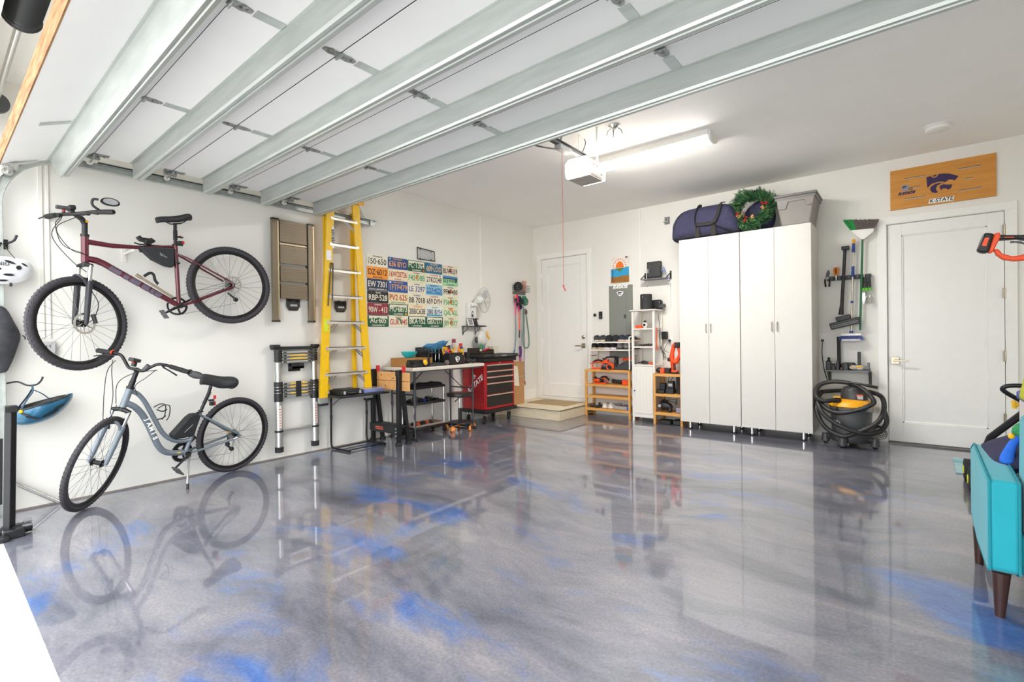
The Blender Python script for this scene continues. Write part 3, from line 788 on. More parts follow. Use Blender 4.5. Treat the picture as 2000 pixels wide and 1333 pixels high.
# phone mount on the top tube
b = MB(); b.box(XB - .03, XB + .03, 1.16, 1.2, 2.03, 2.042); b.tube([P3(1.09, 2.03), P3(1.12, 2.022), P3(1.31, 2.03), P3(1.345, 2.022)], .006, 6)
b.tube(smoothpts([P3(1.115, 2.085), P3(1.13, 2.065), P3(1.165, 2.06), P3(1.205, 2.062), P3(1.218, 2.075)], 4), .010, 8, flat=2.0); b.cyl(P3(1.165, 2.0), P3(1.165, 2.062), .011, 8)
b.build('phone_mount', BLACK, mb)
# pump and bottle cage on the down tube
b = MB(); b.tube([P3(1.095, 1.772, XB + .015), P3(1.13, 1.748, XB + .015)], .013, 10).tube([P3(1.13, 1.748, XB + .015), P3(1.34, 1.606, XB + .015)], .0095, 10); b.build('pump', mat('pump_tan', '9b8a73', 0.4, 0.4), mb)
b = MB(); b.tube(smoothpts([P3(1.15, 1.765), P3(1.19, 1.795), P3(1.215, 1.785), P3(1.225, 1.74), P3(1.245, 1.71)], 5), .006, 8, flat=1.8)
b.tube([P3(1.20, 1.79, XB + .03), P3(1.23, 1.72, XB + .03), P3(1.24, 1.70, XB)], .004, 6); b.build('bottle_cage', BLACK, mb)
crank(mb, bbp, AX, Vector((0, 0, 1)), Vector((0, 1, 0)), radians(210), [(.078, .048)])
b = MB(); b.tube([hubr - AX * .05, P3(1.80, 1.67, XB - .05), P3(1.86, 1.62, XB - .05)], [.012, .010, .010], 8).cyl(P3(1.86, 1.615, XB - .056), P3(1.86, 1.615, XB - .04), .02, 14); b.build('derailleur', BLACKM, mb)
chain(mb, bbp, hubr, AX, .078, .035, P3(1.85, 1.60, XB - .045))
b = MB(); b.tube([hubf + lf_ * .055 + Vector((0, .04, .07)), hubf + lf_ * .055 + Vector((0, .055, .0))], .014, 8); b.tube(smoothpts([hubf + lf_ * .055 + Vector((0, .05, .04)), hubf + lf_ * .06 + Vector((0, .07, .15)), hubf + lf_ * .06 + Vector((0, .03, .25)), hubf + lf_ * .06 + Vector((0, .02, .33))], 5), .003, 5); b.build('disc_caliper', BLACKM, mb)
# wall hanger that carries it
hg = thing('bike_hanger', 'grey wall hook carrying the maroon bicycle', 'wall hook', (0, 1.2, 1.95))
b = MB(); b.box(0, .008, 1.06, 1.09, 1.90, 2.02); b.tube([(.004, 1.075, 1.965), (XB + .03, 1.075, 1.965)], .008, 8); b.build('arm', WHITEP, hg)
b = MB(); b.box(0, .008, 1.755, 1.785, 1.94, 2.03); b.tube([(.004, 1.77, 2.01), (XB + .03, 1.77, 2.01)], .008, 8); b.build('arm', WHITEP, hg)

# ---------------- grey step-through bike on its kickstand
gb = thing('bicycle', 'slate grey step-through bicycle standing on the floor below the maroon one', 'bicycle', (.25, 1.35, 0), 'bicycles along the left wall')
V = Vector
H1, H2 = V((.415, 1.009, .869)), V((.405, .965, .732))
hubf, ff, lf_, aa, Rm = steer(H1, H2, .42, .05, radians(52))
AX2 = V((1, .25, -.09)).normalized(); bk = V((-.25, 1, 0)).normalized(); bk = (bk - AX2 * bk.dot(AX2)).normalized(); up2 = bk.cross(AX2) * -1
if up2.z < 0: up2 = -up2
hubr = V((.160, 1.845, .351)); bbp = V((.262, 1.414, .275)); o_ = AX2
b = MB()
b.tube([H1, H2], .024, 14)
b.tube(smoothpts([V((.412, 1.005, .855)), V((.395, 1.06, .825)), V((.375, 1.11, .755)), V((.351, 1.173, .618)), V((.321, 1.241, .478)), V((.300, 1.31, .408)), V((.28, 1.38, .382)), V((.262, 1.456, .381))], 6), .0175, 12)
b.tube(smoothpts([V((.409, .985, .763)), V((.395, 1.04, .725)), V((.377, 1.087, .665)), V((.355, 1.13, .58)), V((.338, 1.168, .48)), V((.321, 1.208, .381)), V((.306, 1.25, .325)), V((.29, 1.31, .297)), V((.268, 1.40, .280))], 6), .0235, 12)
b.tube([bbp, V((.265, 1.455, .39)), V((.258, 1.536, .617))], .0165, 12)
for s in (-1, 1):
    b.tube([V((.252, 1.55, .575)) + o_ * s * .012, V((.245, 1.60, .535)) + o_ * s * .038, hubr + o_ * s * .062 + V((0, 0, .012))], .0095, 8)
    b.tube([bbp + o_ * s * .02, V((.245, 1.50, .285)) + o_ * s * .045, hubr + o_ * s * .064 + V((0, -.02, -.02))], .010, 8)
    b.tube([hubr + o_ * s * .062 + V((0, .02, .0)), hubr + o_ * s * .062 + V((0, -.03, -.01))], .013, 8, flat=.5)
b.cyl(bbp - o_ * .035, bbp + o_ * .035, .024, 14)
gf = b.build('frame', SLATE, gb)
wheel(gb, 'front_wheel', hubf, lf_, ff, .350, .019, white=True, nsp=32)
wheel(gb, 'rear_wheel', hubr, AX2, -bk, .350, .019, white=True, cassette=True, nsp=32)
fork(gb, H2, hubf, ff, lf_, aa, SLATE, CHROME, BLACKM)
b = MB(); b.cyl(H1, H1 - aa * .018, .027, 16).tube([H1, H1 - aa * .07], .02, 12).tube([H1 - aa * .06, H1 - aa * .135, H1 - aa * .155 + ff * .02], [.017, .017, .02], 12); b.build('stem', BLACKM, gb)
bc = H1 - aa * .155 + ff * .02
up_ = -aa
bp = lambda s, u=0, k=0: bc + lf_ * s + up_ * u - ff * k
b = MB(); half = [(0, 0, 0), (.05, .0, .0), (.09, .04, -.005), (.13, .075, .0), (.19, .082, .02), (.25, .075, .04), (.31, .07, .06)]
pts = [bp(-s, u, k) for s, u, k in half[::-1]] + [bp(s, u, k) for s, u, k in half[1:]]
b.tube(smoothpts(pts, 4), .0115, 10); hb_ = b.build('handlebar', BLACKM, gb)
for s in (-1, 1):
    b = MB(); b.tube([bp(s * .20, .081, .023), bp(s * .25, .075, .04), bp(s * .285, .072, .052), bp(s * .325, .069, .065)], [.016, .018, .019, .018], 12); b.build('grip', RUBBER, hb_)
    b = MB(); b.tube([bp(s * .16, .075, .01), bp(s * .19, .06, -.035), bp(s * .24, .045, -.03), bp(s * .29, .025, -.02)], [.012, .008, .007, .008], 8, flat=.6); b.build('brake_lever', BLACKM, hb_)
b = MB(); b.torus(bp(-.205, .081, .024), lf_, .019, .005, 14, 6); b.build('orange_band', ORANGE, hb_)
b = MB(); b.T = Matrix.Translation(bp(-.03, .065, .0)) @ Matrix.Rotation(radians(-15), 4, 'X') @ Matrix.Rotation(radians(50), 4, 'Z'); b.box(-.022, .022, -.055, .045, -.014, .014).box(-.014, .014, -.014, .02, -.05, -.01); b.build('headlight', BLACK, gb, bev=.006)
b = MB(); b.ell(bp(-.028, .052, -.016), .012, .012, .012, 8, 6); b.build('red_button', REDP, gb)
b = MB(); b.cyl(bp(.055, .012, 0), bp(.075, .05, -.01), .018, 14); b.build('bell', DGREY, gb)
fm = Matrix((lf_, up_, -ff)).transposed()
mirror(gb, bp(.385, .06, .08), [bp(.315, .07, .06), bp(.335, .085, .07), bp(.35, .075, .075)], size=(.055, .030), face=fm)
for pts in ([bp(-.16, .03, -.03), bp(-.12, -.06, -.06), bp(-.06, -.22, -.05), H2 + V((-.02, -.07, -.05)), H2 + V((-.02, -.03, .02))], [bp(-.14, .03, -.03), bp(-.13, -.05, -.10), bp(-.10, -.2, -.1), H2 + V((0, -.12, -.12))], [bp(.13, .03, 0), bp(.10, -.04, -.03), bp(.04, -.12, -.01), H1 + V((.02, .04, -.05))], [bp(.14, .03, 0), bp(.03, -.03, -.08), bp(-.05, -.13, -.07), H2 + V((.0, -.04, .03))]):
    b = MB(); b.tube(smoothpts(pts, 6), .0028, 5); b.build('cable', BLACK, gb)
b = MB(); b.tube([V((.259, 1.53, .60)), V((.254, 1.605, .77)), V((.252, 1.622, .83))], .0135, 12)
for k in range(7): b.torus(V((.2565, 1.567 + k * .007, .685 + k * .0148)), (0, .42, .9), .0145, .004, 14, 6)
b.build('seat_post', BLACKM, gb)
b = MB(); b.torus(V((.259, 1.537, .617)), (0, .4, .9), .018, .006, 14, 6).box(.262, .28, 1.50, 1.53, .60, .615); b.build('seat_clamp', BLACK, gb)
saddle(gb, V((.295, 1.525, .890)), V((.205, 1.82, .830)), 0, w=.115, thick=.11)
b = MB(); b.box(.245, .27, 1.60, 1.645, .695, .712).box(.235, .275, 1.61, 1.645, .655, .69); tl = b.build('tail_light', BLACK, gb, bev=.004)
b = MB(); b.box(.24, .274, 1.643, 1.655, .655, .692).box(.25, .268, 1.64, 1.66, .712, .745); b.build('tail_light_lens', REDP, tl, bev=.004)
b = MB(); fq = lambda u, v, d: V((.16 + .25 * (1.83 - u) + .09 * (v - .32), u, v)) + o_ * d
b.prism([(1.295, .455), (1.33, .49), (1.42, .585), (1.455, .607), (1.505, .605), (1.52, .58), (1.475, .43), (1.455, .412), (1.34, .412), (1.31, .42)], fq, -.035, .035); bag = b.build('frame_bag', BAG, gb, bev=.014, segs=3)
b = MB()
for q in range(5): b.add([fq(1.385 + q * .012, .462 + q * .010, .0355), fq(1.405 + q * .012, .482 + q * .010, .0355), fq(1.408 + q * .012, .480 + q * .010, .0355), fq(1.390 + q * .012, .460 + q * .010, .0355)], [(0, 1, 2, 3)])
b.build('bag_mark', LGREY, bag)
b = MB(); cg = [V((.345, 1.19, .695)), V((.335, 1.235, .715)), V((.33, 1.275, .70)), V((.325, 1.27, .62)), V((.325, 1.25, .585))]
for s in (-.03, .03): b.tube(smoothpts([p + o_ * s for p in cg], 4), .004, 6)
b.tube(smoothpts([V((.35, 1.195, .68)), V((.34, 1.235, .66)), V((.33, 1.27, .67))], 4), .005, 6).tube([V((.345, 1.20, .60)), V((.33, 1.235, .60)), V((.325, 1.262, .62))], .005, 6); b.build('bottle_cage', BLACK, gb)
crank(gb, bbp, AX2, up2, bk, radians(217), [(.085, .045), (.07, .038)])
b = MB(); b.tube([hubr - o_ * .05 + V((0, -.02, -.03)), V((.11, 1.80, .25)), V((.11, 1.83, .215))], [.012, .012, .010], 8).cyl(V((.105, 1.835, .21)), V((.12, 1.835, .21)), .02, 14).cyl(V((.105, 1.80, .26)), V((.12, 1.80, .26)), .02, 14); b.build('derailleur', BLACKM, gb)
chain(gb, bbp, hubr, AX2, .085, .04, V((.11, 1.83, .192)))
b = MB(); b.tube(smoothpts([V((.285, 1.445, .245)), V((.31, 1.43, .235)), V((.345, 1.41, .17)), V((.40, 1.386, .03))], 5), .008, 8); kk = b.build('kickstand', ALU, gb)
b = MB(); b.cyl(V((.398, 1.387, .04)), V((.408, 1.384, .001)), .011, 10); b.build('rubber_foot', BLACK, kk)
for yz in ((1.345, .294, .322), (1.77, .36, .40)):
    b = MB(); p = V((.16 + .25 * (1.83 - yz[0]) + .09 * (yz[1] - .32), yz[0], yz[1]))
    b.tube([p + o_ * .0245 + V((0, -.02, .001)), p + o_ * .0245 + V((0, .02, -.001))] if yz[0] < 1.5 else [hubr + o_ * .071 + V((0, -.11, .055)), hubr + o_ * .071 + V((0, -.08, .042))], .004, 6); b.build('yellow_sticker', YELLOWP, gf)
for s in (-1, 1):
    b = MB(); c = H2 + aa * .145 + lf_ * s * .05 + ff * .035 * 0
    b.box(c.x - .012, c.x + .012, c.y - .02, c.y + .01, c.z - .035, c.z + .02); b.build('rim_brake', BLACKM, gb, bev=.003)
# lettering on the curved down tube
dtp = [V((.363, 1.115, .615)), V((.357, 1.130, .575)), V((.350, 1.145, .535)), V((.344, 1.158, .495)), V((.338, 1.170, .455))]
for ch, p in zip('JAMIS', dtp):
    text(ch, p + o_ * .0245 + V((.001, 0, 0)), .045, WHITEPT, gf, frame=Matrix((V((-.25, 1, 0)).normalized(), V((0, 0, 1)), V((1, .25, -.05)).normalized())).transposed(), rot=radians(-72), bold=.002, depth=.0008)

# ================================================================== helmets, hooks, jacket
def vents(b, c, pts):
    for (y, z, w_, h_, r) in pts:
        n = 12
        for k in range(1):
            vs = []
            for d in (0, 1):
                for j in range(n):
                    a = 2 * pi * j / n
                    u = w_ * cos(a); v = h_ * sin(a) * (1 if abs(cos(a)) < .8 else .6)
                    yy = y + u * cos(r) - v * sin(r); zz = z + u * sin(r) + v * cos(r)
                    vs.append(surf(c, yy, zz, .004 if d else -.02))
            b.add(vs, [tuple(range(n, 2 * n))] + [(i, (i + 1) % n, n + (i + 1) % n, n + i) for i in range(n)])
def surf(c, y, z, o):
    cx, cy, cz, rx, ry, rz = c
    t = max(0.02, 1 - ((y - cy) / ry) ** 2 - ((z - cz) / rz) ** 2)
    return Vector((cx + rx * sqrt(t) + o, y, z))
HELW = mat('white_helmet_shell', 'e4e5e8', 0.3, coat=0.5)
HELB = mat('teal_blue_helmet_shell', '23607f', 0.3, 0.2, coat=0.5, var=0.12)
he = thing('bicycle_helmet', 'white bicycle helmet with black vents hanging from a black wall hook', 'helmet', (.15, .4, 1.78))
c = (.12, .36, 1.765, .10, .165, .115)
b = MB(); n, m = 28, 16; vs = []
for i in range(m + 1):
    t = pi * i / m
    for j in range(n):
        a = 2 * pi * j / n; x = cos(a) * sin(t); y = sin(a) * sin(t); z = cos(t)
        k = 1 + .05 * cos(6 * a) * sin(t)
        if z > .55: z = .55 + (z - .55) * .35
        vs.append((c[0] + c[3] * x * k, c[1] + c[4] * y, c[2] + c[5] * z))
b.add(vs, [(i * n + j, i * n + (j + 1) % n, (i + 1) * n + (j + 1) % n, (i + 1) * n + j) for i in range(m) for j in range(n)])
hs = b.build('shell', HELW, he)
b = MB(); vents(b, c, [(.395, 1.80, .032, .008, -.35), (.44, 1.765, .016, .028 * .5, 1.2), (.39, 1.71, .03, .008, 0), (.36, 1.67, .03, .006, .05), (.335, 1.745, .022, .012, .2), (.47, 1.79, .02, .006, -.6), (.30, 1.81, .03, .007, 0)]); b.build('vent', BLACK, hs)
text('GIRO', (c[0] + c[3] + .012, .35, 1.785), .036, DGREY, hs, rot=pi, sx=1.0, bold=.001)
b = MB(); b.tube([(.2, .42, 1.83), (.12, .39, 1.90), (.1, .375, 1.935)], .003, 5).tube([(.13, .31, 1.82), (.12, .33, 1.88), (.11, .355, 1.93)], [.012, .014, .009], 6, flat=.3).tube([(.20, .40, 1.655), (.2, .398, 1.63)], .008, 6); b.build('strap', BLACK, he)
def wall_hook(y, z, label):
    t = thing('wall_hook', label, 'wall hook', (0, y, z))
    b = MB(); b.box(0, .006, y - .02, y + .02, z - .04, z + .03); b.build('plate', BLACKM, t)
    b = MB(); b.tube(smoothpts([(.006, y, z), (.06, y - .005, z - .01), (.10, y + .01, z - .01), (.13, y + .04, z + .01), (.135, y + .055, z + .05)], 5), .0075, 8)
    b.tube(smoothpts([(.06, y - .005, z - .01), (.11, y - .03, z - .015), (.14, y - .05, z + .01)], 5), .0075, 8); b.build('hook', BLACKM, t)
wall_hook(.385, 1.955, 'black double wall hook holding the white helmet')
he = thing('bicycle_helmet', 'blue bicycle helmet with visor hanging upside down from a metal wall arm', 'helmet', (.15, .52, .73))
b = MB(); n = 26; vs = []
rings = [(.165, .115, 0.04), (.168, .12, .02), (.16, .118, -.01), (.14, .10, -.045), (.10, .075, -.075), (.05, .04, -.092), (.0, .0, -.096)]
for ry, rx, dz in rings:
    for j in range(n):
        a = 2 * pi * j / n
        tiltz = .045 * (cos(a)) * (ry / .165) + (.02 * max(0, cos(a)) ** 3 if dz > -.03 else 0)
        yy = .535 + ry * cos(a) * (1.12 if cos(a) > 0 and dz > -.03 else 1)
        vs.append((.15 + rx * sin(a) * (1 + .03 * cos(8 * a)), yy, .745 + dz + tiltz))
k = len(rings)
b.add(vs, [(i * n + j, i * n + (j + 1) % n, (i + 1) * n + (j + 1) % n, (i + 1) * n + j) for i in range(k - 1) for j in range(n)])
hs = b.build('shell', HELB, he, sub=1)
b = MB(); vs = []
for ry, rx, dz in [(.155, .105, .045), (.145, .098, .0), (.12, .08, -.04), (.06, .05, -.07), (0, 0, -.078)]:
    for j in range(n):
        a = 2 * pi * j / n; vs.append((.15 + rx * sin(a), .53 + ry * cos(a), .745 + dz + .045 * cos(a) * ry / .155))
b.add(vs, [(i * n + j, i * n + (j + 1) % n, (i + 1) * n + (j + 1) % n, (i + 1) * n + j) for i in range(4) for j in range(n)])
b.tube([(.15 + .112 * sin(2 * pi * j / 20), .53 + .160 * cos(2 * pi * j / 20), .788 + .045 * cos(2 * pi * j / 20)) for j in range(20)], .008, 6, closed=True)
b.build('liner', BLACK, he)
b = MB()
for y, z, w_, r in ((.49, .70, .04, -.35), (.58, .72, .05, .5), (.63, .765, .035, .5), (.45, .73, .03, -.5)):
    nn = 10; vs = []
    for d in (-.02, .004):
        for j in range(nn):
            a = 2 * pi * j / nn; u = w_ * cos(a); v = .007 * sin(a); yy = y + u * cos(r) - v * sin(r); zz = z + u * sin(r) + v * cos(r)
            t = max(.05, 1 - ((yy - .535) / .175) ** 2) * max(.15, min(1, 1 - ((.76 - zz) / .125) ** 2)); vs.append((.15 + .121 * sqrt(t) + d, yy, zz))
    b.add(vs, [tuple(range(nn, 2 * nn))] + [(i, (i + 1) % nn, nn + (i + 1) % nn, nn + i) for i in range(nn)])
b.build('vent', BLACK, hs)
b = MB(); b.ell((.25, .432, .752), .006, .012, .012, 12, 8); b.build('round_sticker', YELLOWP, hs)
b = MB()
for p in ([(.24, .43, .76), (.19, .47, .83), (.17, .50, .88), (.16, .50, .925)], [(.24, .60, .80), (.2, .55, .86), (.17, .51, .89)], [(.06, .44, .77), (.12, .48, .85), (.15, .50, .90)]):
    b.tube(smoothpts(p, 4), .007, 6, flat=.4)
b.build('strap', mat('navy_strap', '2b4155', 0.8), he)
wa = thing('helmet_hook', 'slim grey metal wall arm with a black hook holding the blue helmet', 'wall hook', (0, .45, .95))
b = MB(); b.tube([(.02, .16 + .15, .935), (.05, .38, .945)], .005, 6).tube([(.0, .33, .936), (.03, .33, .936)], .02, 10); b.build('arm', STEEL, wa)
b = MB(); b.tube(smoothpts([(.05, .38, .945), (.12, .43, .955), (.15, .47, .93), (.155, .50, .925), (.16, .53, .935), (.165, .55, .965), (.165, .555, .985)], 4), [.006] * 24 + [.008], 8); b.build('hook', BLACKM, wa)
JACK = mat('black_camo_cloth', '212227', 0.8, color2='4d4d52', scale=7, bump=0.3)
b = MB(); rings = [(1.50, .02, .03), (1.46, .05, .05), (1.38, .08, .08), (1.29, .115, .09), (1.22, .10, .085), (1.14, .075, .08), (1.06, .05, .06), (1.02, .035, .03)]
vs = []; n = 14
for z, hy, hx in rings:
    vs += [(.11 + hx * sin(2 * pi * j / n), .345 + hy * cos(2 * pi * j / n) * (1 + .08 * sin(5 * j + z * 40)), z) for j in range(n)]
b.add(vs, [(i * n + j, i * n + (j + 1) % n, (i + 1) * n + (j + 1) % n, (i + 1) * n + j) for i in range(len(rings) - 1) for j in range(n)] + [tuple(range(n)), tuple((len(rings) - 1) * n + j for j in range(n))])
b.tube([(.13, .455, 1.29), (.13, .475, 1.275), (.13, .47, 1.255)], .006, 6)
tag(b.build('drawstring_bag', JACK, None, sub=1), 'black and grey camouflage cloth bag hanging at the left edge', 'bag')
# black stand post and steel rod at the left edge
bs = thing('floor_stand', 'black metal stand post standing at the opening below the blue helmet', 'stand', (.63, .33, 0))
b = MB(); b.tube([(.62, .335, .03), (.60, .355, .82)], .03, 4); b.box(.56, .64, .325, .385, .79, .83); b.build('post', BLACKM, bs, bev=.004)
b = MB(); b.box(.54, .70, .30, .40, 0.0, .055).cyl((.62, .28, .035), (.62, .44, .035), .03, 12).box(.50, .74, .27, .33, 0, .03); b.build('foot', BLACKM, bs, bev=.006)
b = MB(); b.cyl((.665, .39, .09), (.665, .435, .09), .012, 8).cyl((.665, .39, .06), (.665, .435, .06), .010, 8); b.build('clamp_bolt', CHROME, bs)
b = MB(); b.tube([(.56, .30, .2), (.55, .31, .62)], .012, 6); b.build('side_bar', BLACKM, bs)
b = MB(); b.cyl((.03, .36, .262), (.05, .645, .018), .014, 12); tag(b.build('steel_rod', STEEL), 'grey steel rod leaning on the left wall behind the front wheel', 'rod')
# electrical outlet behind the maroon wheel
oc = thing('outlet', 'white surface outlet box on the left wall behind the maroon front wheel', 'outlet', (0, .605, 1.18))
MB().box(0, .035, .565, .645, 1.12, 1.24).build('box', LGREY, oc, bev=.004)
b = MB()
for z in (1.155, 1.205):
    b.box(.035, .0365, .592, .596, z - .008, z + .008).box(.035, .0365, .612, .616, z - .008, z + .008)
b.build('socket', INK, oc)

# ================================================================== ladders on the left wall
BRONZE = mat('bronze_powder_coat', '7d705c', 0.4, 0.35, var=0.05, scale=8)
BRL = mat('light_bronze_edge', 'b3a07f', 0.35, 0.5)
fl = thing('folding_step_ladder', 'bronze folding step ladder hung flat on the wall between bicycle and yellow ladder', 'ladder', (.03, 2.49, 1.42), 'ladders on the left wall')
for y0 in (2.264, 2.645):
    b = MB(); b.box(.035, .075, y0, y0 + .068, 1.43, 2.475); q = b.build('side_rail', BRONZE, fl, bev=.004)
    MB().box(.075, .078, y0 + .05, y0 + .066, 1.45, 2.46).build('rail_edge', BRL, q)
    for z0, z1 in ((1.42, 1.436), (2.468, 2.485)): MB().box(.033, .078, y0 - .001, y0 + .069, z0, z1).build('end_cap', BLACK, q)
for z0, z1 in ((2.25, 2.475), (2.03, 2.215), (1.845, 2.0), (1.665, 1.82)):
    b = MB(); b.box(.045, .07, 2.345, 2.632, z0, z1)
    for k in range(7): b.box(.07, .0725, 2.35, 2.627, z0 + .012 + k * (z1 - z0 - .02) / 7, z0 + .02 + k * (z1 - z0 - .02) / 7)
    b.build('tread', BRONZE, fl, bev=.002)
MB().box(.05, .065, 2.345, 2.632, 2.222, 2.238).build('cross_bar', BRL, fl)
MB().box(.034, .05, 2.333, 2.345, 1.66, 2.47).box(.034, .05, 2.632, 2.643, 1.66, 2.47).build('inner_rail', BLACK, fl)
def hookplate(y, z, label, hz=.0):
    t = thing('wall_hook', label, 'wall hook', (0, y, z))
    b = MB(); b.prism([(-.072, .06), (.072, .06), (.072, -.02), (.045, -.065), (-.045, -.065), (-.072, -.02)], lambda u, v, d: (d, y + u, z + v), 0, .022); b.build('plate', BLACK, t, bev=.006)
    b = MB(); b.box(.022, .0225, y - .035, y + .04, z - .02, z + .0); b.build('label_strip', LGREY, t)
    b = MB(); b.cyl((.02, y - .04, z + .03), (.05, y - .04, z + .06), .01, 8).cyl((.02, y + .04, z + .03), (.05, y + .04, z + .06), .01, 8); b.build('prong', BLACK, t)
hookplate(2.50, 1.61, 'black hexagonal wall hook under the bronze folding ladder')
hookplate(3.055, 1.612, 'black hexagonal wall hook behind the yellow ladder')
# telescoping ladder
tl = thing('telescoping_ladder', 'collapsed silver telescoping ladder hung low on the left wall', 'ladder', (.05, 2.5, .08), 'ladders on the left wall')
CAPB = BLACK
for yc in (2.307, 2.695):
    b = MB(); b.cyl((.06, yc, .12), (.06, yc, .62), .037, 20); b.cyl((.06, yc, .62), (.06, yc, 1.0), .030, 20); q = b.build('stile', ALU, tl)
    for z in (.675, .705, .735, .765, .79): MB().cyl((.06, yc, z - .012), (.06, yc, z + .011), .041, 20).build('collar', CAPB, q)
    for z in (1.02, 1.045, 1.07, 1.095, 1.12): MB().cyl((.06, yc, z - .011), (.06, yc, z + .010), .036, 20).build('collar', CAPB, q)
    MB().cyl((.06, yc, .60), (.06, yc, .665), .042, 20).build('collar', CAPB, q)
    MB().cyl((.06, yc, .08), (.06, yc, .135), .041, 20).build('foot', RUBBER, q); MB().cyl((.06, yc, .285), (.06, yc, .305), .041, 20).build('collar', CAPB, q)
    MB().box(.096, .0975, yc - .018, yc + .012, .33, .56).build('warning_label', mat('cream_label', 'e6ddd2', .5), q)
    b = MB()
    for k in range(7): b.box(.0975, .098, yc - .01, yc + .004, .35 + k * .028, .358 + k * .028)
    b.build('label_print', REDP, q)
b = MB(); b.box(.02, .09, 2.245, 2.735, 1.135, 1.165).box(.02, .10, 2.24, 2.32, 1.15, 1.185).box(.02, .10, 2.675, 2.745, 1.15, 1.185); b.build('top_cap', BLACK, tl, bev=.008)
for k, z in enumerate([1.105, 1.072, 1.039, 1.006, .778, .745, .712, .679, .65]):
    b = MB(); b.box(.04, .085, 2.345, 2.657, z - .012, z + .012); q = b.build('rung', ALU, tl, bev=.003)
    if k in (1, 2, 4, 5, 7): MB().box(.085, .0862, 2.42, 2.60, z - .007, z + .007).build('yellow_grip', YELLOWP, q)
    b = MB(); b.box(.085, .088, 2.352, 2.385, z - .007, z + .006).box(.085, .088, 2.617, 2.65, z - .007, z + .006); b.build('latch', BLACK, q)
MB().box(.045, .075, 2.345, 2.657, .285, .31).build('rung', ALU, tl, bev=.003)
b = MB(); b.box(.087, .093, 2.478, 2.535, .635, .80); b.build('strap', BLACK, tl, bev=.002)
b = MB(); b.box(0, .09, 2.44, 2.57, .93, .955).box(.08, .09, 2.44, 2.57, .93, .985).box(0, .006, 2.44, 2.57, .90, .985); tag(b.build('ladder_bracket', BLACK, None, bev=.002), 'black metal bracket carrying the telescoping ladder', 'wall bracket')

# yellow fibreglass step ladder hanging on the wall
yl = thing('step_ladder', 'tall yellow fibreglass step ladder with silver steps hung on the left wall', 'ladder', (.12, 3.05, .56), 'ladders on the left wall')
XF = .17
z0, z1 = .56, 2.83
def yl_y(side, z):
    t = (z - z0) / (z1 - z0)
    return lerp(2.742, 2.868, t) if side < 0 else lerp(3.315, 3.172, t)
for s in (-1, 1):
    b = MB()
    w2 = .043
    pr = [(-w2, 0), (w2, 0), (w2, .03), (w2 - .008, .03), (w2 - .008, .008), (-w2 + .008, .008), (-w2 + .008, .03), (-w2, .03)]
    vs = []
    for z in (z0, z1):
        yc = yl_y(s, z) + (w2 * .9 if s < 0 else -w2 * .9) * 0
        vs += [(XF - v, yc + u, z) for u, v in pr]
    n = len(pr)
    b.add(vs, [(j, (j + 1) % n, n + (j + 1) % n, n + j) for j in range(n)] + [tuple(range(n)), tuple(range(n, 2 * n))])
    q = b.build('front_rail', YELLOW, yl)
    b = MB(); yc = yl_y(s, z0)
    b.box(XF - .04, XF + .006, yc - .046, yc + .046, z0 - .035, z0 + .04); b.build('rail_foot', ALU, q)
    MB().box(XF - .045, XF + .01, yc - .048, yc + .048, z0 - .045, z0 - .02).build('rubber_pad', RUBBER, q)
    b = MB(); n = 0
    for k in range(9):
        z = .62 + k * .25; yc = yl_y(s, z)
        for a in (-.02, .02): b.cyl((XF, yc + a * 0 + (.02 if s < 0 else -.02), z + a), (XF + .004, yc + (.02 if s < 0 else -.02), z + a), .005, 8)
    b.build('rivet', GALVD, q)
    # rear rails folded behind
    b = MB(); b.box(.035, .075, yl_y(s, z0) * .5 + yl_y(s, z1) * .5 - .02 - s * .05, yl_y(s, z0) * .5 + yl_y(s, z1) * .5 + .02 - s * .05, .66, 2.70); b.build('rear_rail', YELLOW, yl, bev=.003)
STEP = mat('worn_aluminium_tread', 'cfc9bf', 0.4, 0.6, var=0.08)
for k in range(7):
    z = .858 + k * .2875
    ya, yb = yl_y(-1, z) + .03, yl_y(1, z) - .03
    b = MB(); b.box(XF - .085, XF + .006, ya, yb, z - .004, z + .003).box(XF + .0, XF + .006, ya - .03, yb + .03, z - .028, z + .004)
    for j in range(5): b.box(XF - .08 + j * .017, XF - .076 + j * .017, ya, yb, z + .003, z + .005)
    q = b.build('step', STEP, yl)
    if k in (0, 1, 2, 6):
        for s, y in ((-1, ya), (1, yb)):
            b = MB()
            for d in (0, .028):
                b.tube([(XF - .01 - d * .3, y - s * (.13 - d), z - .01), (XF - .01, y + s * .01, z - .135 + d * 1.2)], .007, 4)
            b.build('knee_brace', ALU, q)
b = MB(); b.box(.06, XF + .02, 2.86, 3.27, 2.83, 2.86).box(XF + .01, XF + .02, 2.86, 3.27, 2.78, 2.86); b.build('top_cap', GOLD, yl, bev=.006)
b = MB(); b.box(XF + .0005, XF + .002, 2.838 + .03, 2.838 + .055, 2.24, 2.48); b.build('label', WHITEP, yl)
text('WERNER', (XF + .003, 2.882, 2.36), .045, INK, yl, rot=pi / 2 * 1.0, bold=.001)
for z, h, m in ((2.10, .11, WHITEP), (1.32, .14, mat('lime_label', 'd7df2a', .5)), (1.50, .0, None)):
    if m: MB().box(XF + .0005, XF + .002, yl_y(-1, z) - .03, yl_y(-1, z) + .03, z, z + h).build('label', m, yl)
b = MB(); b.tube([(XF + .01, 2.845, 2.07), (XF + .012, 2.805, 1.60)], .007, 5).tube([(XF + .01, 2.872, 2.07), (XF + .012, 2.855, 1.66)], .007, 5).tube([(XF + .01, 2.84, 2.07), (XF + .01, 2.875, 2.07)], .008, 5); b.build('spreader_bar', DGREY, yl)
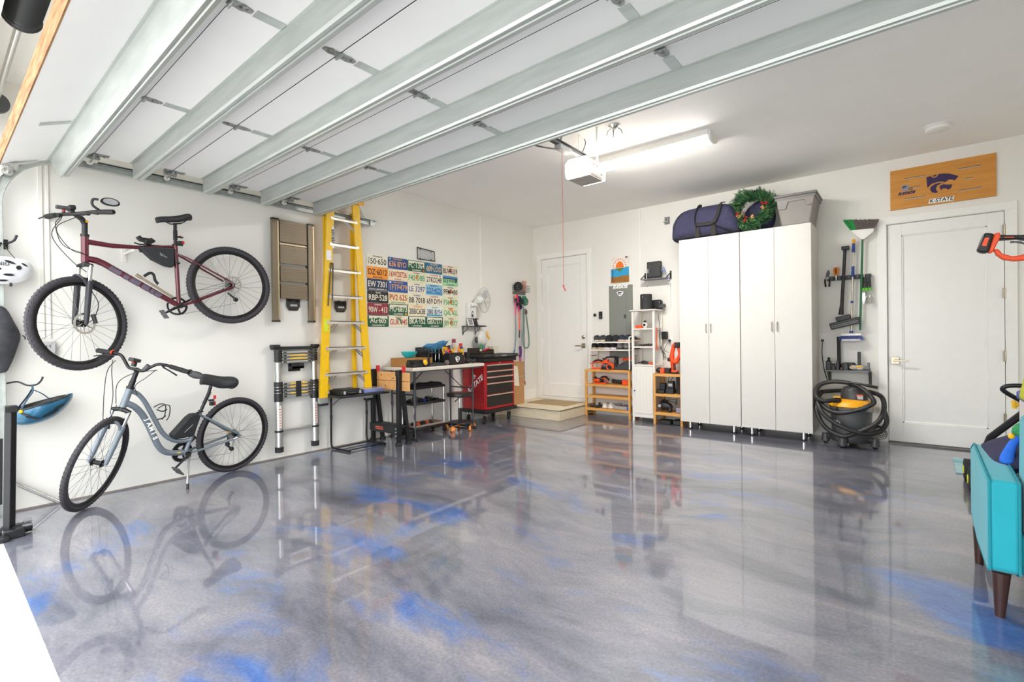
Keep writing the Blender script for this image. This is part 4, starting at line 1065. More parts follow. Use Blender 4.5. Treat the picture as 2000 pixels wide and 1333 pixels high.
# ================================================================== licence plates on the left wall
PC = {}
def pm(h):
    if h not in PC: PC[h] = mat('plate_enamel_' + h, h, 0.4, 0.1, var=0.04, scale=25)
    return PC[h]
W_, K_, R_, G_, Gd, Na, Or = 'e9e4d0', '1b1b1f', 'b32b2c', '3d9a68', '1f5b43', '1c2f56', 'f39419'
PLATES = [
 [('50\u00b7650', W_, K_, 'VIRGINIA 66', K_, 1), ('DZ\u00b76012', Or, K_, 'MARYLAND', K_, 0), ('EW 7301', Na, W_, 'SOUTH CAROLINA 66', W_, 0), ('RBP\u00b7528', K_, W_, 'TEXAS', W_, 1), ('90W - 413', '8f2436', W_, 'FLORIDA', W_, 1), ('AG\u00b7605', 'M', W_, 'COLORADO 70', W_, 0)],
 [('636 BYO', '1f478f', 'e8a94c', 'CALIFORNIA', 'e8a94c', 1), ('16W20726', 'ecdcb8', R_, 'FLORIDA', R_, 0), ('1FTF479', '2450a0', 'd9a24c', 'CALIFORNIA', 'd9a24c', 1), ('PV2 625', 'eadcae', R_, 'SOUTH CAROLINA', '3d9a9a', 0), ('MU\u00b76873', 'M', W_, 'COLORADO', W_, 0), ('GUK 94S', 'ece4cc', R_, 'FLORIDA', R_, 1)],
 [('FC\u00b71364', 'M', W_, 'COLORADO', W_, 0), ('F42 DBB', 'e6e2c4', G_, 'FLORIDA', R_, 1), ('LE 3297', 'ece3c8', '3b57a0', 'KANSAS', '3b57a0', 1), ('BB 7018', 'ebe3c8', K_, 'ALABAMA', '3b57a0', 1), ('2BBC638', 'ece0ba', '2a3a68', 'CALIFORNIA', 'e07a24', 1), ('BKA\u00b7152', 'M', W_, 'COLORADO', W_, 0)],
 [('609\u00b7LOD', '2a6f94', 'e6bd84', 'NEW JERSEY', 'e6bd84', 1), ('2TKD248', 'ece6cf', '23262f', 'CALIFORNIA', 'b53a3a', 1), ('237\u2022KDJ', '8fc4d2', '2443a8', 'MINNESOTA', '2443a8', 1), ('659 DYH', 'ebe4d0', '3a1f24', 'CALIFORNIA', R_, 1), ('380 BYH', 'e6ebe6', '2a3f6a', 'OREGON', G_, 1), ('GBX7377', 'M', W_, 'COLORADO', W_, 0)],
 [('BUV 5559', 'e6dcc6', '3a2a2a', 'GEORGIA', R_, 1), ('013\u00b7AWM', 'a6d6a4', '1f4a5a', 'COLORADO', '1f4a5a', 0), ('PFM 480', 'ece4cf', '2a2a2e', 'GEORGIA', K_, 1), ('P36 2EQ', 'e2e6c4', G_, 'FLORIDA', R_, 1), ('QAL 65L', 'e4e6c6', G_, 'FLORIDA', R_, 1), ('JB9 QXY', 'e6e4c6', G_, 'FLORIDA', R_, 1)]]
CN = {W_: 'white', Or: 'orange', Na: 'navy', K_: 'black', '8f2436': 'maroon', 'M': 'green mountain', '1f478f': 'dark blue', 'ecdcb8': 'cream', '2450a0': 'bright blue', 'eadcae': 'cream', '2a6f94': 'teal blue', '8fc4d2': 'pale blue', 'a6d6a4': 'light green', 'e6ebe6': 'white'}
COLN = ['leftmost', 'second', 'middle', 'fourth', 'rightmost']; ROWN = ['top', 'second', 'third', 'fourth', 'fifth', 'bottom']
PW, PH = .3075, .1485
accents = {(2, 1): ('F', 'f08a1e'), (2, 0): ('s', 'd8552c'), (1, 4): ('s', 'e9a526'), (3, 3): ('d', 'd8552c'), (4, 0): ('F', '8a2a2a'), (4, 2): ('F', 'd8552c'), (4, 3): ('F', 'e0662a'), (4, 4): ('P', 'ef8a2e'), (4, 5): ('F', 'd8552c'), (1, 5): ('P', '2f8a52'), (2, 3): ('b', '4a6fb8'), (0, 1): ('', ''), (3, 1): ('c', '2d5fae'), (1, 0): ('C', '6ac4b8'), (1, 2): ('C', 'e8e4d4')}
for ci, col in enumerate(PLATES):
    for ri, (num, bgc, fg, state, sc_, top) in enumerate(col):
        y = 3.418 + PW * (ci + .5); z = 2.272 - PH * (ri + .5)
        pl = thing('license_plate', '%s license plate %s, %s column, %s from the top row' % (CN.get(bgc, 'cream'), num.replace('\u00b7', '-').replace('\u2022', '-'), COLN[ci], ROWN[ri]) if 0 < ri < 5 else '%s license plate %s in the %s row, %s column' % (CN.get(bgc, 'cream'), num.replace('\u00b7', '-').replace('\u2022', '-'), ROWN[ri], COLN[ci]), 'license plate', (0, y, z), 'license plates on the left wall')
        if 0 < ri < 5: pl['label'] = '%s license plate %s, %s row of the %s column' % (CN.get(bgc, 'cream'), num.replace('\u00b7', '-').replace('\u2022', '-'), ROWN[ri], COLN[ci])
        hw, hh = PW / 2 - .0025, PH / 2 - .002
        def rr(hw, hh, r, x0, x1, m, nm, par, y=y, z=z):
            pts = []
            for cx, cz, a0 in ((hw - r, hh - r, 0), (-hw + r, hh - r, 90), (-hw + r, -hh + r, 180), (hw - r, -hh + r, 270)):
                pts += [(y + cx + r * cos(radians(a0 + q * 30)), z + cz + r * sin(radians(a0 + q * 30))) for q in range(4)]
            bb = MB().prism(pts, lambda u, v, d: (d, u, v), x0, x1); return bb.build(nm, m, par)
        if bgc == 'M':
            pb = rr(hw, hh, .012, .004, .0062, pm('1c5c40'), 'plate', pl)
            ms = [(-.135, .022), (-.12, .035), (-.1, .028), (-.08, .042), (-.055, .034), (-.03, .046), (-.01, .036), (.01, .047), (.035, .034), (.055, .044), (.08, .030), (.1, .040), (.12, .030), (.135, .022)]
            bb = MB().prism([(y + a, z + c) for a, c in ms] + [(y + .135, z + .064), (y - .135, z + .064)], lambda u, v, d: (d, u, v), .0062, .0066); bb.build('sky_band', pm(W_), pb)
            ms = MB()
        else:
            pb = rr(hw, hh, .012, .004, .0062, pm(bgc), 'plate', pl)
        if bgc == '8fc4d2':
            MB().box(.0062, .0065, y - .14, y + .14, z - .06, z - .035).build('blue_band', pm('4a9cc8'), pb)
        if bgc == 'a6d6a4':
            MB().box(.0062, .0065, y - .14, y + .14, z + .035, z + .068).build('blue_band', pm('4a86c8'), pb)
            MB().box(.0065, .0067, y - .14, y + .14, z + .028, z + .042).build('hill_band', pm('1f3a3a'), pb)
        if bgc == 'e6ebe6':
            MB().box(.0062, .0065, y - .14, y + .14, z - .064, z - .045).build('blue_band', pm('3a9cc0'), pb)
        ac = accents.get((ci, ri))
        if ac and ac[0]:
            k = {'F': (0, -.004, .026), 's': (.12, -.052, .016), 'd': (.01, -.03, .009), 'P': (.02, .0, .02), 'b': (.0, -.06, .010), 'c': (.11, .052, .012), 'C': (-.12, .052, .014)}[ac[0]]
            bb = MB()
            if ac[0] == 'P': bb.prism([(y - .03, z + .045), (y + .03, z + .04), (y + .05, z - .01), (y + .045, z - .045), (y + .03, z - .03), (y + .012, z + .02), (y - .03, z + .03)], lambda u, v, d: (d, u, v), .0062, .0067)
            elif ac[0] == 'F': bb.cyl((.0062, y + k[0], z + k[1]), (.0067, y + k[0], z + k[1]), k[2], 16)
            else: bb.box(.0062, .0068, y + k[0] - k[2], y + k[0] + k[2], z + k[1] - k[2] * .7, z + k[1] + k[2] * .7)
            bb.build('emblem', pm(ac[1]), pb)
            if ac[0] == 'F' and ci in (2, 4): MB().box(.0062, .0066, y - .012, y + .03, z + .018, z + .032).build('leaf', pm('3d9a68'), pb)
        off = .012 if ci == 0 and ri == 0 else 0
        L_ = len(num)
        t = text(num, (.0069, y + off, z - (.012 if top else -.006)), .100, pm(fg), pb, name='registration_number', bold=.0012, fit=.27 if L_ > 6 else (.235 if L_ > 5 else .2), depth=.0006)
        text(state, (.0069, y, z + (.052 if top else -.055)), .026, pm(sc_), pb, name='state_name', bold=.0006, depth=.0004)
        if off: text('C\nT', (.0069, y - .125, z - .008), .045, pm(fg), pb, name='county_code', bold=.001, depth=.0005)
        bb = MB()
        for a in (-.09, .09):
            for c_ in (-.058, .058): bb.cyl((.006, y + a, z + c_), (.0078, y + a, z + c_), .004, 8)
        bb.build('screws', GALVD, pb)
# empty plate frame above
pf = thing('plate_frame', 'empty black license plate frame leaning askew above the plates', 'frame', (0, 4.35, 2.37))
cs = [(4.195, 2.452), (4.500, 2.430), (4.507, 2.300), (4.200, 2.298)]
b = MB(); b.tube([(.012, u, v) for u, v in cs], .0065, 6, closed=True); b.build('rim', BLACKM, pf)
b = MB(); b.prism([(4.21, 2.44), (4.49, 2.42), (4.495, 2.31), (4.21, 2.31)], lambda u, v, d: (d, u, v), .006, .008); b.build('backing', LGREY, pf)
for u, v in ((4.25, 2.44), (4.44, 2.43), (4.25, 2.305), (4.44, 2.31)): MB().box(.008, .016, u - .006, u + .006, v - .018, v + .014).build('clip', MGREY, pf)

# ================================================================== small black tray table
WIREB = mat('black_tube', '1f2022', 0.3, 0.3)
tt = thing('tray_table', 'small black folding tray table standing against the left wall', 'table', (.2, 3.1, 0))
b = MB(); b.box(.01, .415, 2.79, 3.42, .602, .618).box(.01, .415, 2.79, 3.42, .618, .622); b.build('table_top', mat('black_tray_top', '202123', 0.45), tt, bev=.008)
for y in (2.90, 3.36):
    b = MB(); b.tube(smoothpts([(.30, y, .598), (.10, y, .60), (.045, y, .56), (.04, y, .35), (.012 + .02, y + .0, .10), (.045, y, .03), (.10, y, .016), (.36, y + .02, .014)], 5), .0115, 10); q = b.build('leg_frame', WIREB, tt)
    b = MB(); b.cyl((.04, y, .33), (.04, y, .38), .0145, 10).cyl((.345, y + .02, .014), (.375, y + .02, .014), .014, 10); b.build('collar', BLACK, q)
    b = MB(); b.tube([(.045, y, .48), (.26, y, .60)], .004, 6); b.build('stay', WIREB, tt)
for x in (.11, .33): 
    b = MB(); b.tube([(x, 2.90, .016), (x, 3.365, .016)], .007, 8); b.build('cross_bar', WIREB, tt)
dc = thing('tool_case', 'black hard plastic tool case lying on the small tray table', 'case', (.2, 3.0, .622))
b = MB(); b.box(.08, .33, 2.86, 3.12, .622, .672).box(.10, .31, 2.88, 3.10, .672, .682); b.build('body', BLACK, dc, bev=.008)
b = MB(); b.tube(smoothpts([(.335, 2.92, .645), (.36, 2.93, .645), (.36, 3.03, .645), (.335, 3.04, .645)], 4), .008, 6); b.build('handle', BLACK, dc)
for y in (2.895, 3.085): MB().box(.33, .338, y - .012, y + .012, .632, .665).build('latch', LGREY, dc)
CLR = mat('clear_lilac_plastic', 'd6d8ee', 0.15, alpha=0.55)
ob = thing('parts_organizer', 'clear plastic parts organizer with blue compartments on the small tray table', 'organizer', (.2, 3.28, .622))
b = MB(); b.box(.10, .33, 3.15, 3.40, .623, .626)
for k in range(6): b.box(.10, .33, 3.15 + k * .05 - .001, 3.15 + k * .05 + .001, .626, .66)
b.box(.10, .102, 3.15, 3.40, .623, .662).box(.328, .33, 3.15, 3.40, .623, .662); b.build('tray', mat('blue_tint_plastic', '9aa4da', 0.2, alpha=0.75), ob)
MB().box(.098, .332, 3.148, 3.402, .662, .667).build('lid', CLR, ob)
b = MB()
for k in range(5):
    for j in range(4): b.box(.12 + j * .05, .155 + j * .05, 3.16 + k * .05, 3.19 + k * .05, .626, .638)
b.build('fasteners', mat('brass_fasteners', 'b98a3e', .4, .6), ob)

# ================================================================== black workbench with wooden jaws
wb = thing('folding_workbench', 'black folding workbench with tilted wooden vise jaws beside the tray table', 'workbench', (.3, 3.5, 0))
WJ = mat('bamboo_vise_jaw', 'd59a58', 0.5, color2='e2b077', scale=4, stretch=(8, .8, 8))
for z0, z1 in ((.742, .842), (.632, .737)):
    b = MB(); b.T = None; b.box(.10, .70, 3.47, 3.492, z0, z1); b.build('vise_jaw', WJ, wb, bev=.002)
b = MB()
for (x, z) in ((.19, .80), (.42, .77), (.27, .68), (.55, .69)): b.cyl((x, 3.468, z), (x, 3.473, z), .008, 10)
b.build('dog_hole', INK, wb)
for xa, xb in ((-.0, .035), (.525, .56)):
    x = xa + .03 if xa < .1 else xa
    w0 = .022
    b = MB(); b.prism([(x, 0.0), (x + .04, 0), (x + .065, .86), (x + .01, .86)], lambda u, v, d: (u, d, v), 3.42, 3.465); b.build('front_leg', BLACKM, wb, bev=.003)
    b = MB(); b.add([(x, 3.56, 0), (x + .04, 3.56, 0), (x + .04, 3.60, 0), (x, 3.60, 0), (x, 3.465, .80), (x + .04, 3.465, .80), (x + .04, 3.505, .80), (x, 3.505, .80)], [(0, 3, 2, 1), (4, 5, 6, 7), (0, 1, 5, 4), (1, 2, 6, 5), (2, 3, 7, 6), (3, 0, 4, 7)]); b.build('rear_leg', BLACKM, wb)
    b = MB(); b.box(x - .005, x + .05, 3.405, 3.47, 0, .035).box(x - .005, x + .05, 3.55, 3.61, 0, .03); b.build('rubber_foot', RUBBER, wb, bev=.006)
    b = MB(); b.box(x + .005, x + .055, 3.415, 3.52, .80, .87); b.build('jaw_bracket', BLACK, wb, bev=.004)
b = MB(); b.box(.035, .56, 3.405, 3.42, .135, .225).box(.035, .56, 3.42, 3.56, .21, .225); b.build('step_tread', mat('black_step_tread', '232426', 0.5), wb, bev=.003)
b = MB(); b.box(.155, .30, 3.402, 3.406, .165, .198); b.build('red_label', mat('coral_label', 'd8604c', .5), wb)
text('BLACK+DECKER', (.2275, 3.4005, .1815), .017, INK, wb, frame=BACK)
b = MB()
for z in (.12, .16, .20): b.cyl((.545, 3.395, z), (.545, 3.41, z), .007, 8)
b.build('bolts', LGREY, wb)
for x in (.125, .615):
    b = MB(); b.box(x - .012, x + .012, 3.45, 3.49, .845, .915); b.build('clamp_peg', REDP, wb, bev=.004)

# ================================================================== folding table with white plastic top
ft = thing('folding_table', 'long folding table with an off-white plastic top and grey legs', 'table', (.3, 4.2, 0))
TOPP = mat('granite_white_plastic', 'd8cfc2', 0.5, var=0.04, scale=50)
MB().box(.02, .62, 3.60, 4.83, .845, .888).build('table_top', TOPP, ft, bev=.008)
LEGG = mat('hammered_grey_steel', '4b4c50', 0.35, 0.4)
for y in (3.72, 4.72):
    for x in (.06, .50):
        b = MB(); b.tube([(x, y, .84), (x, y, .42)], .0135, 10).tube([(x, y, .44), (x, y, .014)], .011, 10).cyl((x, y, .40), (x, y, .45), .017, 10); b.build('leg', LEGG, ft)
    b = MB(); b.tube([(-.0 + .03, y, .02), (.55, y, .02)], .013, 10).cyl((.005 + .02, y, .018), (.05, y, .018), .018, 10).cyl((.52, y, .018), (.56, y, .018), .018, 10); b.build('foot_bar', LEGG, ft)
    b = MB(); b.tube([(.06, y, .55), (.50, y, .55)], .009, 8); b.build('cross_bar', LEGG, ft)
for s, y in ((1, 3.72), (-1, 4.72)):
    b = MB(); b.tube([(.28, y, .56), (.28, y + s * .36, .845)], .009, 8, flat=.5); b.build('brace', LEGG, ft)
b = MB(); b.box(.60, .615, 3.7, 4.75, .83, .847); b.build('edge_rail', LEGG, ft)

# things on the folding table
TOP = .888
bx = MB(); bx.box(.12, .42, 3.66, 4.08, TOP, TOP + .105); tag(bx.build('cardboard_box', CARDB2, None, bev=.003), 'low brown cardboard box on the white table under the turquoise bowl', 'box')
bw = MB(); bw.lathe((.27, 3.83, TOP + .105), (0, 0, 1), [(.045, 0), (.05, .004), (.085, .035), (.105, .075), (.102, .076), (.08, .038), (.04, .008), (0, .006)], 36)
tag(bw.build('bowl', mat('turquoise_glaze', '1fb4be', 0.2, coat=0.5)), 'turquoise bowl standing on the low cardboard box', 'bowl')
dr = thing('tool_bundle', 'black power tool with a yellow reel on the left end of the white table', 'tool', (.5, 3.7, TOP))
b = MB(); b.box(.46, .60, 3.63, 3.83, TOP, TOP + .05).box(.44, .56, 3.66, 3.80, TOP + .05, TOP + .085).tube(smoothpts([(.60, 3.66, TOP + .03), (.61, 3.62, TOP + .02), (.55, 3.61, TOP + .04), (.5, 3.64, TOP + .06)], 4), .012, 8).ell((.5, 3.82, TOP + .04), .05, .05, .04, 12, 8); b.build('body', BLACK, dr, bev=.01)
b = MB(); b.lathe((.60, 3.80, TOP + .055), (1, .2, .3), [(.022, -.01), (.034, 0), (.034, .012), (.02, .02), (0, .02)], 16); b.build('yellow_reel', YELLOWP, dr)
b = MB(); b.box(.45, .60, 3.88, 4.16, TOP, TOP + .028).box(.44, .59, 3.90, 4.14, TOP + .028, TOP + .036); tag(b.build('flat_case', mat('charcoal_case', '3a3b3e', .5), None, bev=.006), 'flat charcoal plastic case on the front edge of the white table', 'case')
bit = thing('tool_caddy', 'black rotating tool caddy full of pliers and screwdrivers on the white table', 'tool holder', (.35, 4.14, TOP))
b = MB(); b.box(.26, .46, 4.0, 4.26, TOP + .0, TOP + .035).box(.28, .44, 4.0, 4.02, TOP, TOP + .20).box(.28, .44, 4.24, 4.26, TOP, TOP + .20).box(.27, .45, 4.0, 4.26, TOP + .15, TOP + .165); b.build('rack', BLACK, bit, bev=.004)
random.seed(4)
HND = [mat('teal_grip', '2e7f8c', .5), BLACK, DGREY, mat('teal_grip_dark', '1f6270', .5)]
for k in range(9):
    y = 4.015 + k * .029; x = .38 + random.uniform(-.03, .05); h = random.uniform(.04, .075)
    b = MB(); b.cyl((x, y, TOP + .05), (x, y + random.uniform(-.012, .012), TOP + .16), .004, 6); q = b.build('tool_shank', CHROME, bit)
    b = MB(); b.tube([(x, y, TOP + .16), (x, y, TOP + .18), (x, y + random.uniform(-.01, .01), TOP + .165 + h)], [.009, .012, .010], 8); b.build('tool_handle', HND[k % 4], bit)
for k, y in enumerate((4.22, 4.245, 4.275)):
    for s in (-1, 1):
        b = MB(); b.tube(smoothpts([(.47, y, TOP + .13), (.47, y + s * .012, TOP + .18), (.47, y + s * .006, TOP + .23)], 4), .006, 6); b.build('plier_handle', GOLD, bit)
b = MB(); b.box(.15, .26, 4.02, 4.24, TOP + .1, TOP + .23); b.build('pouch', mat('black_pouch', '26282b', .8), bit, bev=.01)
tb = thing('tool_box', 'open black plastic tool box with a white shield emblem on the white table', 'tool box', (.45, 4.35, TOP))
b = MB(); x0, x1, y0, y1 = .33, .57, 4.225, 4.50
b.box(x0, x1, y0, y1, TOP, TOP + .008).box(x0, x0 + .006, y0, y1, TOP, TOP + .15).box(x1 - .006, x1, y0, y1, TOP, TOP + .15).box(x0, x1, y0, y0 + .006, TOP, TOP + .15).box(x0, x1, y1 - .006, y1, TOP, TOP + .15)
b.box(x1, x1 + .006, y0 - .004, y1 + .004, TOP + .135, TOP + .155).box(x1, x1 + .004, y0 + .02, y0 + .03, TOP, TOP + .14); b.build('body', BLACK, tb, bev=.004)
b = MB(); b.prism([(4.335, .075), (4.36, .085), (4.385, .085), (4.41, .075), (4.408, .045), (4.39, .022), (4.372, .010), (4.35, .025), (4.337, .045)], lambda u, v, d: (d, u, TOP + .02 + v), x1 + .0002, x1 + .0012); q = b.build('shield_emblem', WHITEPT, tb)
b = MB(); b.prism([(4.342, .068), (4.372, .076), (4.403, .068), (4.400, .056), (4.36, .058)], lambda u, v, d: (d, u, TOP + .02 + v), x1 + .0012, x1 + .002).prism([(4.355, .045), (4.395, .050), (4.392, .035), (4.372, .020), (4.362, .03), (4.378, .04)], lambda u, v, d: (d, u, TOP + .02 + v), x1 + .0012, x1 + .002); b.build('emblem_mark', INK, q)
MB().box(x1, x1 + .01, 4.46, 4.475, TOP + .12, TOP + .16).build('latch', GOLD, tb, bev=.003)
b = MB(); b.tube([(.45, 4.30, TOP + .15), (.45, 4.335, TOP + .20)], .02, 8); b.box(.42, .5, 4.27, 4.35, TOP + .15, TOP + .165); b.build('red_white_tool', REDP, tb)
for (p0, p1, r, m) in (((.5, 4.34, TOP + .12), (.52, 4.39, TOP + .22), .008, GOLD), ((.52, 4.36, TOP + .12), (.50, 4.33, TOP + .20), .010, YELLOWP), ((.45, 4.40, TOP + .12), (.47, 4.425, TOP + .25), .008, GOLD), ((.42, 4.36, TOP + .12), (.42, 4.37, TOP + .25), .018, BLACK), ((.5, 4.46, TOP + .1), (.5, 4.465, TOP + .24), .012, ORANGE2), ((.40, 4.28, TOP + .12), (.42, 4.24, TOP + .2), .01, mat('teal_grip', '2e7f8c')), ((.5, 4.25, TOP + .1), (.52, 4.22, TOP + .18), .01, BLUEP)):
    b = MB(); b.tube([p0, (Vector(p0) + Vector(p1)) / 2 + Vector((0, .004, 0)), p1], [r * .8, r, r * .9], 8); b.build('tool_handle', m, tb)
b = MB(); b.lathe((.44, 4.44, TOP + .10), (0, 0, 1), [(.05, 0), (.05, .08), (.03, .08), (.03, 0)], 20); tag(b.build('tape_roll', mat('clear_tape', 'e2d6c4', .3)), 'pale roll of packing tape standing in the black tool box', 'tape')
b = MB(); b.lathe((.56, 4.19, TOP + .033), (1, 0, 0), [(.012, -.01), (.033, -.01), (.033, .012), (.012, .012)], 20); tag(b.build('small_tape_roll', mat('grey_tape', '6b5a58', .5)), 'small dark tape roll on edge at the front of the white table', 'tape')
# blue bucket organiser cloth
b = MB(); vs = []; n = 18
for i, (z, r) in enumerate([(TOP + .17, .08), (TOP + .22, .13), (TOP + .26, .16), (TOP + .275, .165), (TOP + .26, .13), (TOP + .21, .09)]):
    for j in range(n):
        a = 2 * pi * j / n; vs.append((.24 + r * .62 * cos(a), 4.30 + r * 1.25 * sin(a), z + .035 * sin(a) + .012 * sin(5 * a + i)))
b.add(vs, [(i * n + j, i * n + (j + 1) % n, (i + 1) * n + (j + 1) % n, (i + 1) * n + j) for i in range(5) for j in range(n)] + [tuple(range(n)), tuple(5 * n + j for j in range(n))])
q = thing('tool_bag', 'slumped blue and black cloth tool bag behind the open tool box', 'bag', (.24, 4.30, TOP))
b.build('rim_cloth', mat('blue_cloth', '3f7ea6', .8, var=.2, scale=14, bump=.3), q)
b = MB(); b.prism([(4.14, TOP), (4.46, TOP), (4.47, TOP + .25), (4.40, TOP + .22), (4.16, TOP + .17)], lambda u, v, d: (d, u, v), .16, .32); b.build('body', BLACK, q, bev=.02)
# red reel next to the tool box
b = MB(); b.lathe((.50, 4.525, TOP + .06), (0.3, 1, 0), [(.02, -.01), (.06, -.01), (.06, .012), (.045, .016), (.02, .012)], 28); tag(b.build('cord_reel', mat('crimson_plastic', '8f1f30', .4)), 'dark red round reel beside the black tool box', 'reel')
# spray cans behind
wd = thing('spray_can', 'blue and yellow lubricant spray can with red cap behind the tool box', 'spray can', (.38, 4.62, TOP))
b = MB(); b.lathe((.38, 4.62, TOP), (0, 0, 1), [(.03, 0), (.033, .004), (.033, .21), (.026, .225), (.02, .23)], 24); b.build('can', mat('navy_label', '1f2c55', .35), wd)
b = MB(); b.lathe((.38, 4.62, TOP + .14), (0, 0, 1), [(.0335, 0), (.0335, .055)], 24); b.build('yellow_label', YELLOWP, wd)
b = MB(); b.lathe((.38, 4.62, TOP + .228), (0, 0, 1), [(.024, 0), (.024, .04), (.0, .045)], 20); b.build('cap', REDP, wd)
wd2 = thing('spray_can', 'white and grey spray can with a tall red cap on the white table', 'spray can', (.32, 4.55, TOP))
b = MB(); b.lathe((.32, 4.55, TOP), (0, 0, 1), [(.03, 0), (.033, .004), (.033, .26), (.026, .28), (.02, .285)], 24); b.build('can', LGREY, wd2)
b = MB(); b.lathe((.32, 4.55, TOP + .28), (0, 0, 1), [(.028, 0), (.026, .05), (.0, .055)], 20); b.build('cap', mat('crimson_plastic', '8f1f30', .4), wd2)
b = MB(); b.lathe((.42, 4.70, TOP), (0, 0, 1), [(.035, 0), (.035, .15), (.03, .15), (.03, .01)], 20); tag(b.build('pen_cup', BLACK), 'black plastic cup at the right end of the white table', 'cup')
b = MB(); vs = []
b.tube(smoothpts([(.53, 4.58, TOP + .02), (.5, 4.64, TOP + .05), (.52, 4.72, TOP + .03), (.47, 4.79, TOP + .045), (.52, 4.80, TOP + .02)], 5), [.02] * 30, 8) if False else b.tube(smoothpts([(.53, 4.58, TOP + .02), (.5, 4.64, TOP + .04), (.52, 4.72, TOP + .025), (.47, 4.79, TOP + .04)], 5), .022, 8)
b.tube(smoothpts([(.45, 4.6, TOP + .03), (.43, 4.7, TOP + .05), (.40, 4.80, TOP + .03)], 5), .025, 8)
tag(b.build('work_gloves', mat('black_glove', '26262a', .8)), 'crumpled black work gloves at the right end of the white table', 'gloves')

# ================================================================== three-tier cart under the table
ct = thing('utility_cart', 'three-tier black and steel utility cart under the white folding table', 'cart', (.14, 4.15, 0))
CX0, CX1, CY0, CY1 = .035, .30, 3.87, 4.40
for x in (CX0 + .015, CX1 - .015):
    for y in (CY0 + .015, CY1 - .015):
        b = MB(); b.cyl((x, y, .09), (x, y, .62), .0115, 14); b.build('post', CHROME, ct)
        b = MB(); b.lathe((x, y, .028), (1, .3, 0), [(.012, -.012), (.028, -.012), (.028, .012), (.012, .012)], 18)
        b.cyl((x, y, .05), (x, y, .09), .01, 8).box(x - .016, x + .016, y - .012, y + .012, .028, .066); b.build('caster', BLACK, ct)
for z in (.088, .40, .60):
    b = MB(); b.box(CX0, CX1, CY0, CY1, z - .012, z + .004).box(CX0, CX0 + .008, CY0, CY1, z, z + .03).box(CX1 - .008, CX1, CY0, CY1, z, z + .02).box(CX0, CX1, CY0, CY0 + .008, z, z + .02).box(CX0, CX1, CY1 - .008, CY1, z, z + .02); b.build('shelf', BLACK, ct, bev=.004)
b = MB(); vs = []; n = 22; pts = []
for i in range(9):
    for j in range(5):
        vs.append((CX0 + .02 + j * .057, CY0 + .02 + i * .062, .628 + .022 * sin(i * 1.9 + j) * cos(j * 1.3) + .02))
b.add(vs + [(x, y, .606) for x, y, z in vs], [(i * 5 + j, i * 5 + j + 1, (i + 1) * 5 + j + 1, (i + 1) * 5 + j) for i in range(8) for j in range(4)] + [(45 + i * 5 + j, 45 + (i + 1) * 5 + j, 45 + (i + 1) * 5 + j + 1, 45 + i * 5 + j + 1) for i in range(8) for j in range(4)] + [(i * 5, (i + 1) * 5, 45 + (i + 1) * 5, 45 + i * 5) for i in range(8)] + [(i * 5 + 4, 45 + i * 5 + 4, 45 + (i + 1) * 5 + 4, (i + 1) * 5 + 4) for i in range(8)] + [(0, 45, 46, 1), (1, 46, 47, 2), (2, 47, 48, 3), (3, 48, 49, 4), (40, 41, 86, 85), (41, 42, 87, 86), (42, 43, 88, 87), (43, 44, 89, 88)])
tag(b.build('black_cloth', mat('black_cloth', '1c1c20', .85), None, sub=1), 'crumpled black bag lying on the top shelf of the utility cart', 'cloth')
random.seed(11)
for k in range(7):
    y = 3.93 + k * .065; h = random.uniform(.03, .085); x = random.uniform(.14, .2)
    b = MB(); b.box(x - .035, x + .035, y - .022, y + .022, .405, .405 + h).cyl((x + .02, y, .405), (x + .045, y + .02, .42 + h * .5), .012, 8)
    tag(b.build('battery_charger' if k % 2 else 'drill_accessory', [BLACK, DGREY, BLACK, mat('blue_tool', '27408a', .4), BLACK, BLACK, BLACK][k], None, bev=.004), '%s small tool on the middle cart shelf, %s from the left' % (['black', 'dark grey', 'squat black', 'blue', 'black ribbed', 'black boxy', 'black'][k], ['first', 'second', 'third', 'fourth', 'fifth', 'sixth', 'last'][k]), 'tool', 'tools on the middle cart shelf')
b = MB(); b.box(CX0 + .012, CX1 - .012, CY0 + .012, CY1 - .012, .093, .099).box(CX0 + .012, CX1 - .012, CY0 + .012, CY0 + .02, .093, .13).box(CX0 + .012, CX1 - .012, CY1 - .02, CY1 - .012, .093, .13).box(CX1 - .02, CX1 - .012, CY0 + .012, CY1 - .012, .093, .13).box(CX0 + .012, CX0 + .02, CY0 + .012, CY1 - .012, .093, .13)
tag(b.build('tray', mat('tan_tray', '9c8478', .6), None), 'tan cardboard tray holding drills on the bottom shelf of the utility cart', 'tray')
for k, (x, y, a) in enumerate([(.19, 3.96, .3), (.12, 4.03, 1.2), (.22, 4.08, 2.0), (.15, 4.14, .7), (.2, 4.22, 2.6)]):
    t = thing('cordless_tool', 'black and orange cordless tool in the tan tray, %s from the left' % ['first', 'second', 'third', 'fourth', 'fifth'][k], 'tool', (x, y, .10), 'cordless tools in the tan cart tray')
    dx, dy = cos(a) * .045, sin(a) * .045
    b = MB(); b.tube([(x - dx, y - dy, .13), (x, y, .135), (x + dx, y + dy, .14)], [.016, .022, .016], 10).tube([(x, y, .13), (x + dy * .8, y - dx * .8, .115)], .014, 8); b.build('body', BLACK, t)
    b = MB(); b.cyl((x + dx, y + dy, .14), (x + dx * 1.3, y + dy * 1.3, .142), .018, 12); b.build('chuck_ring', ORANGE, t)

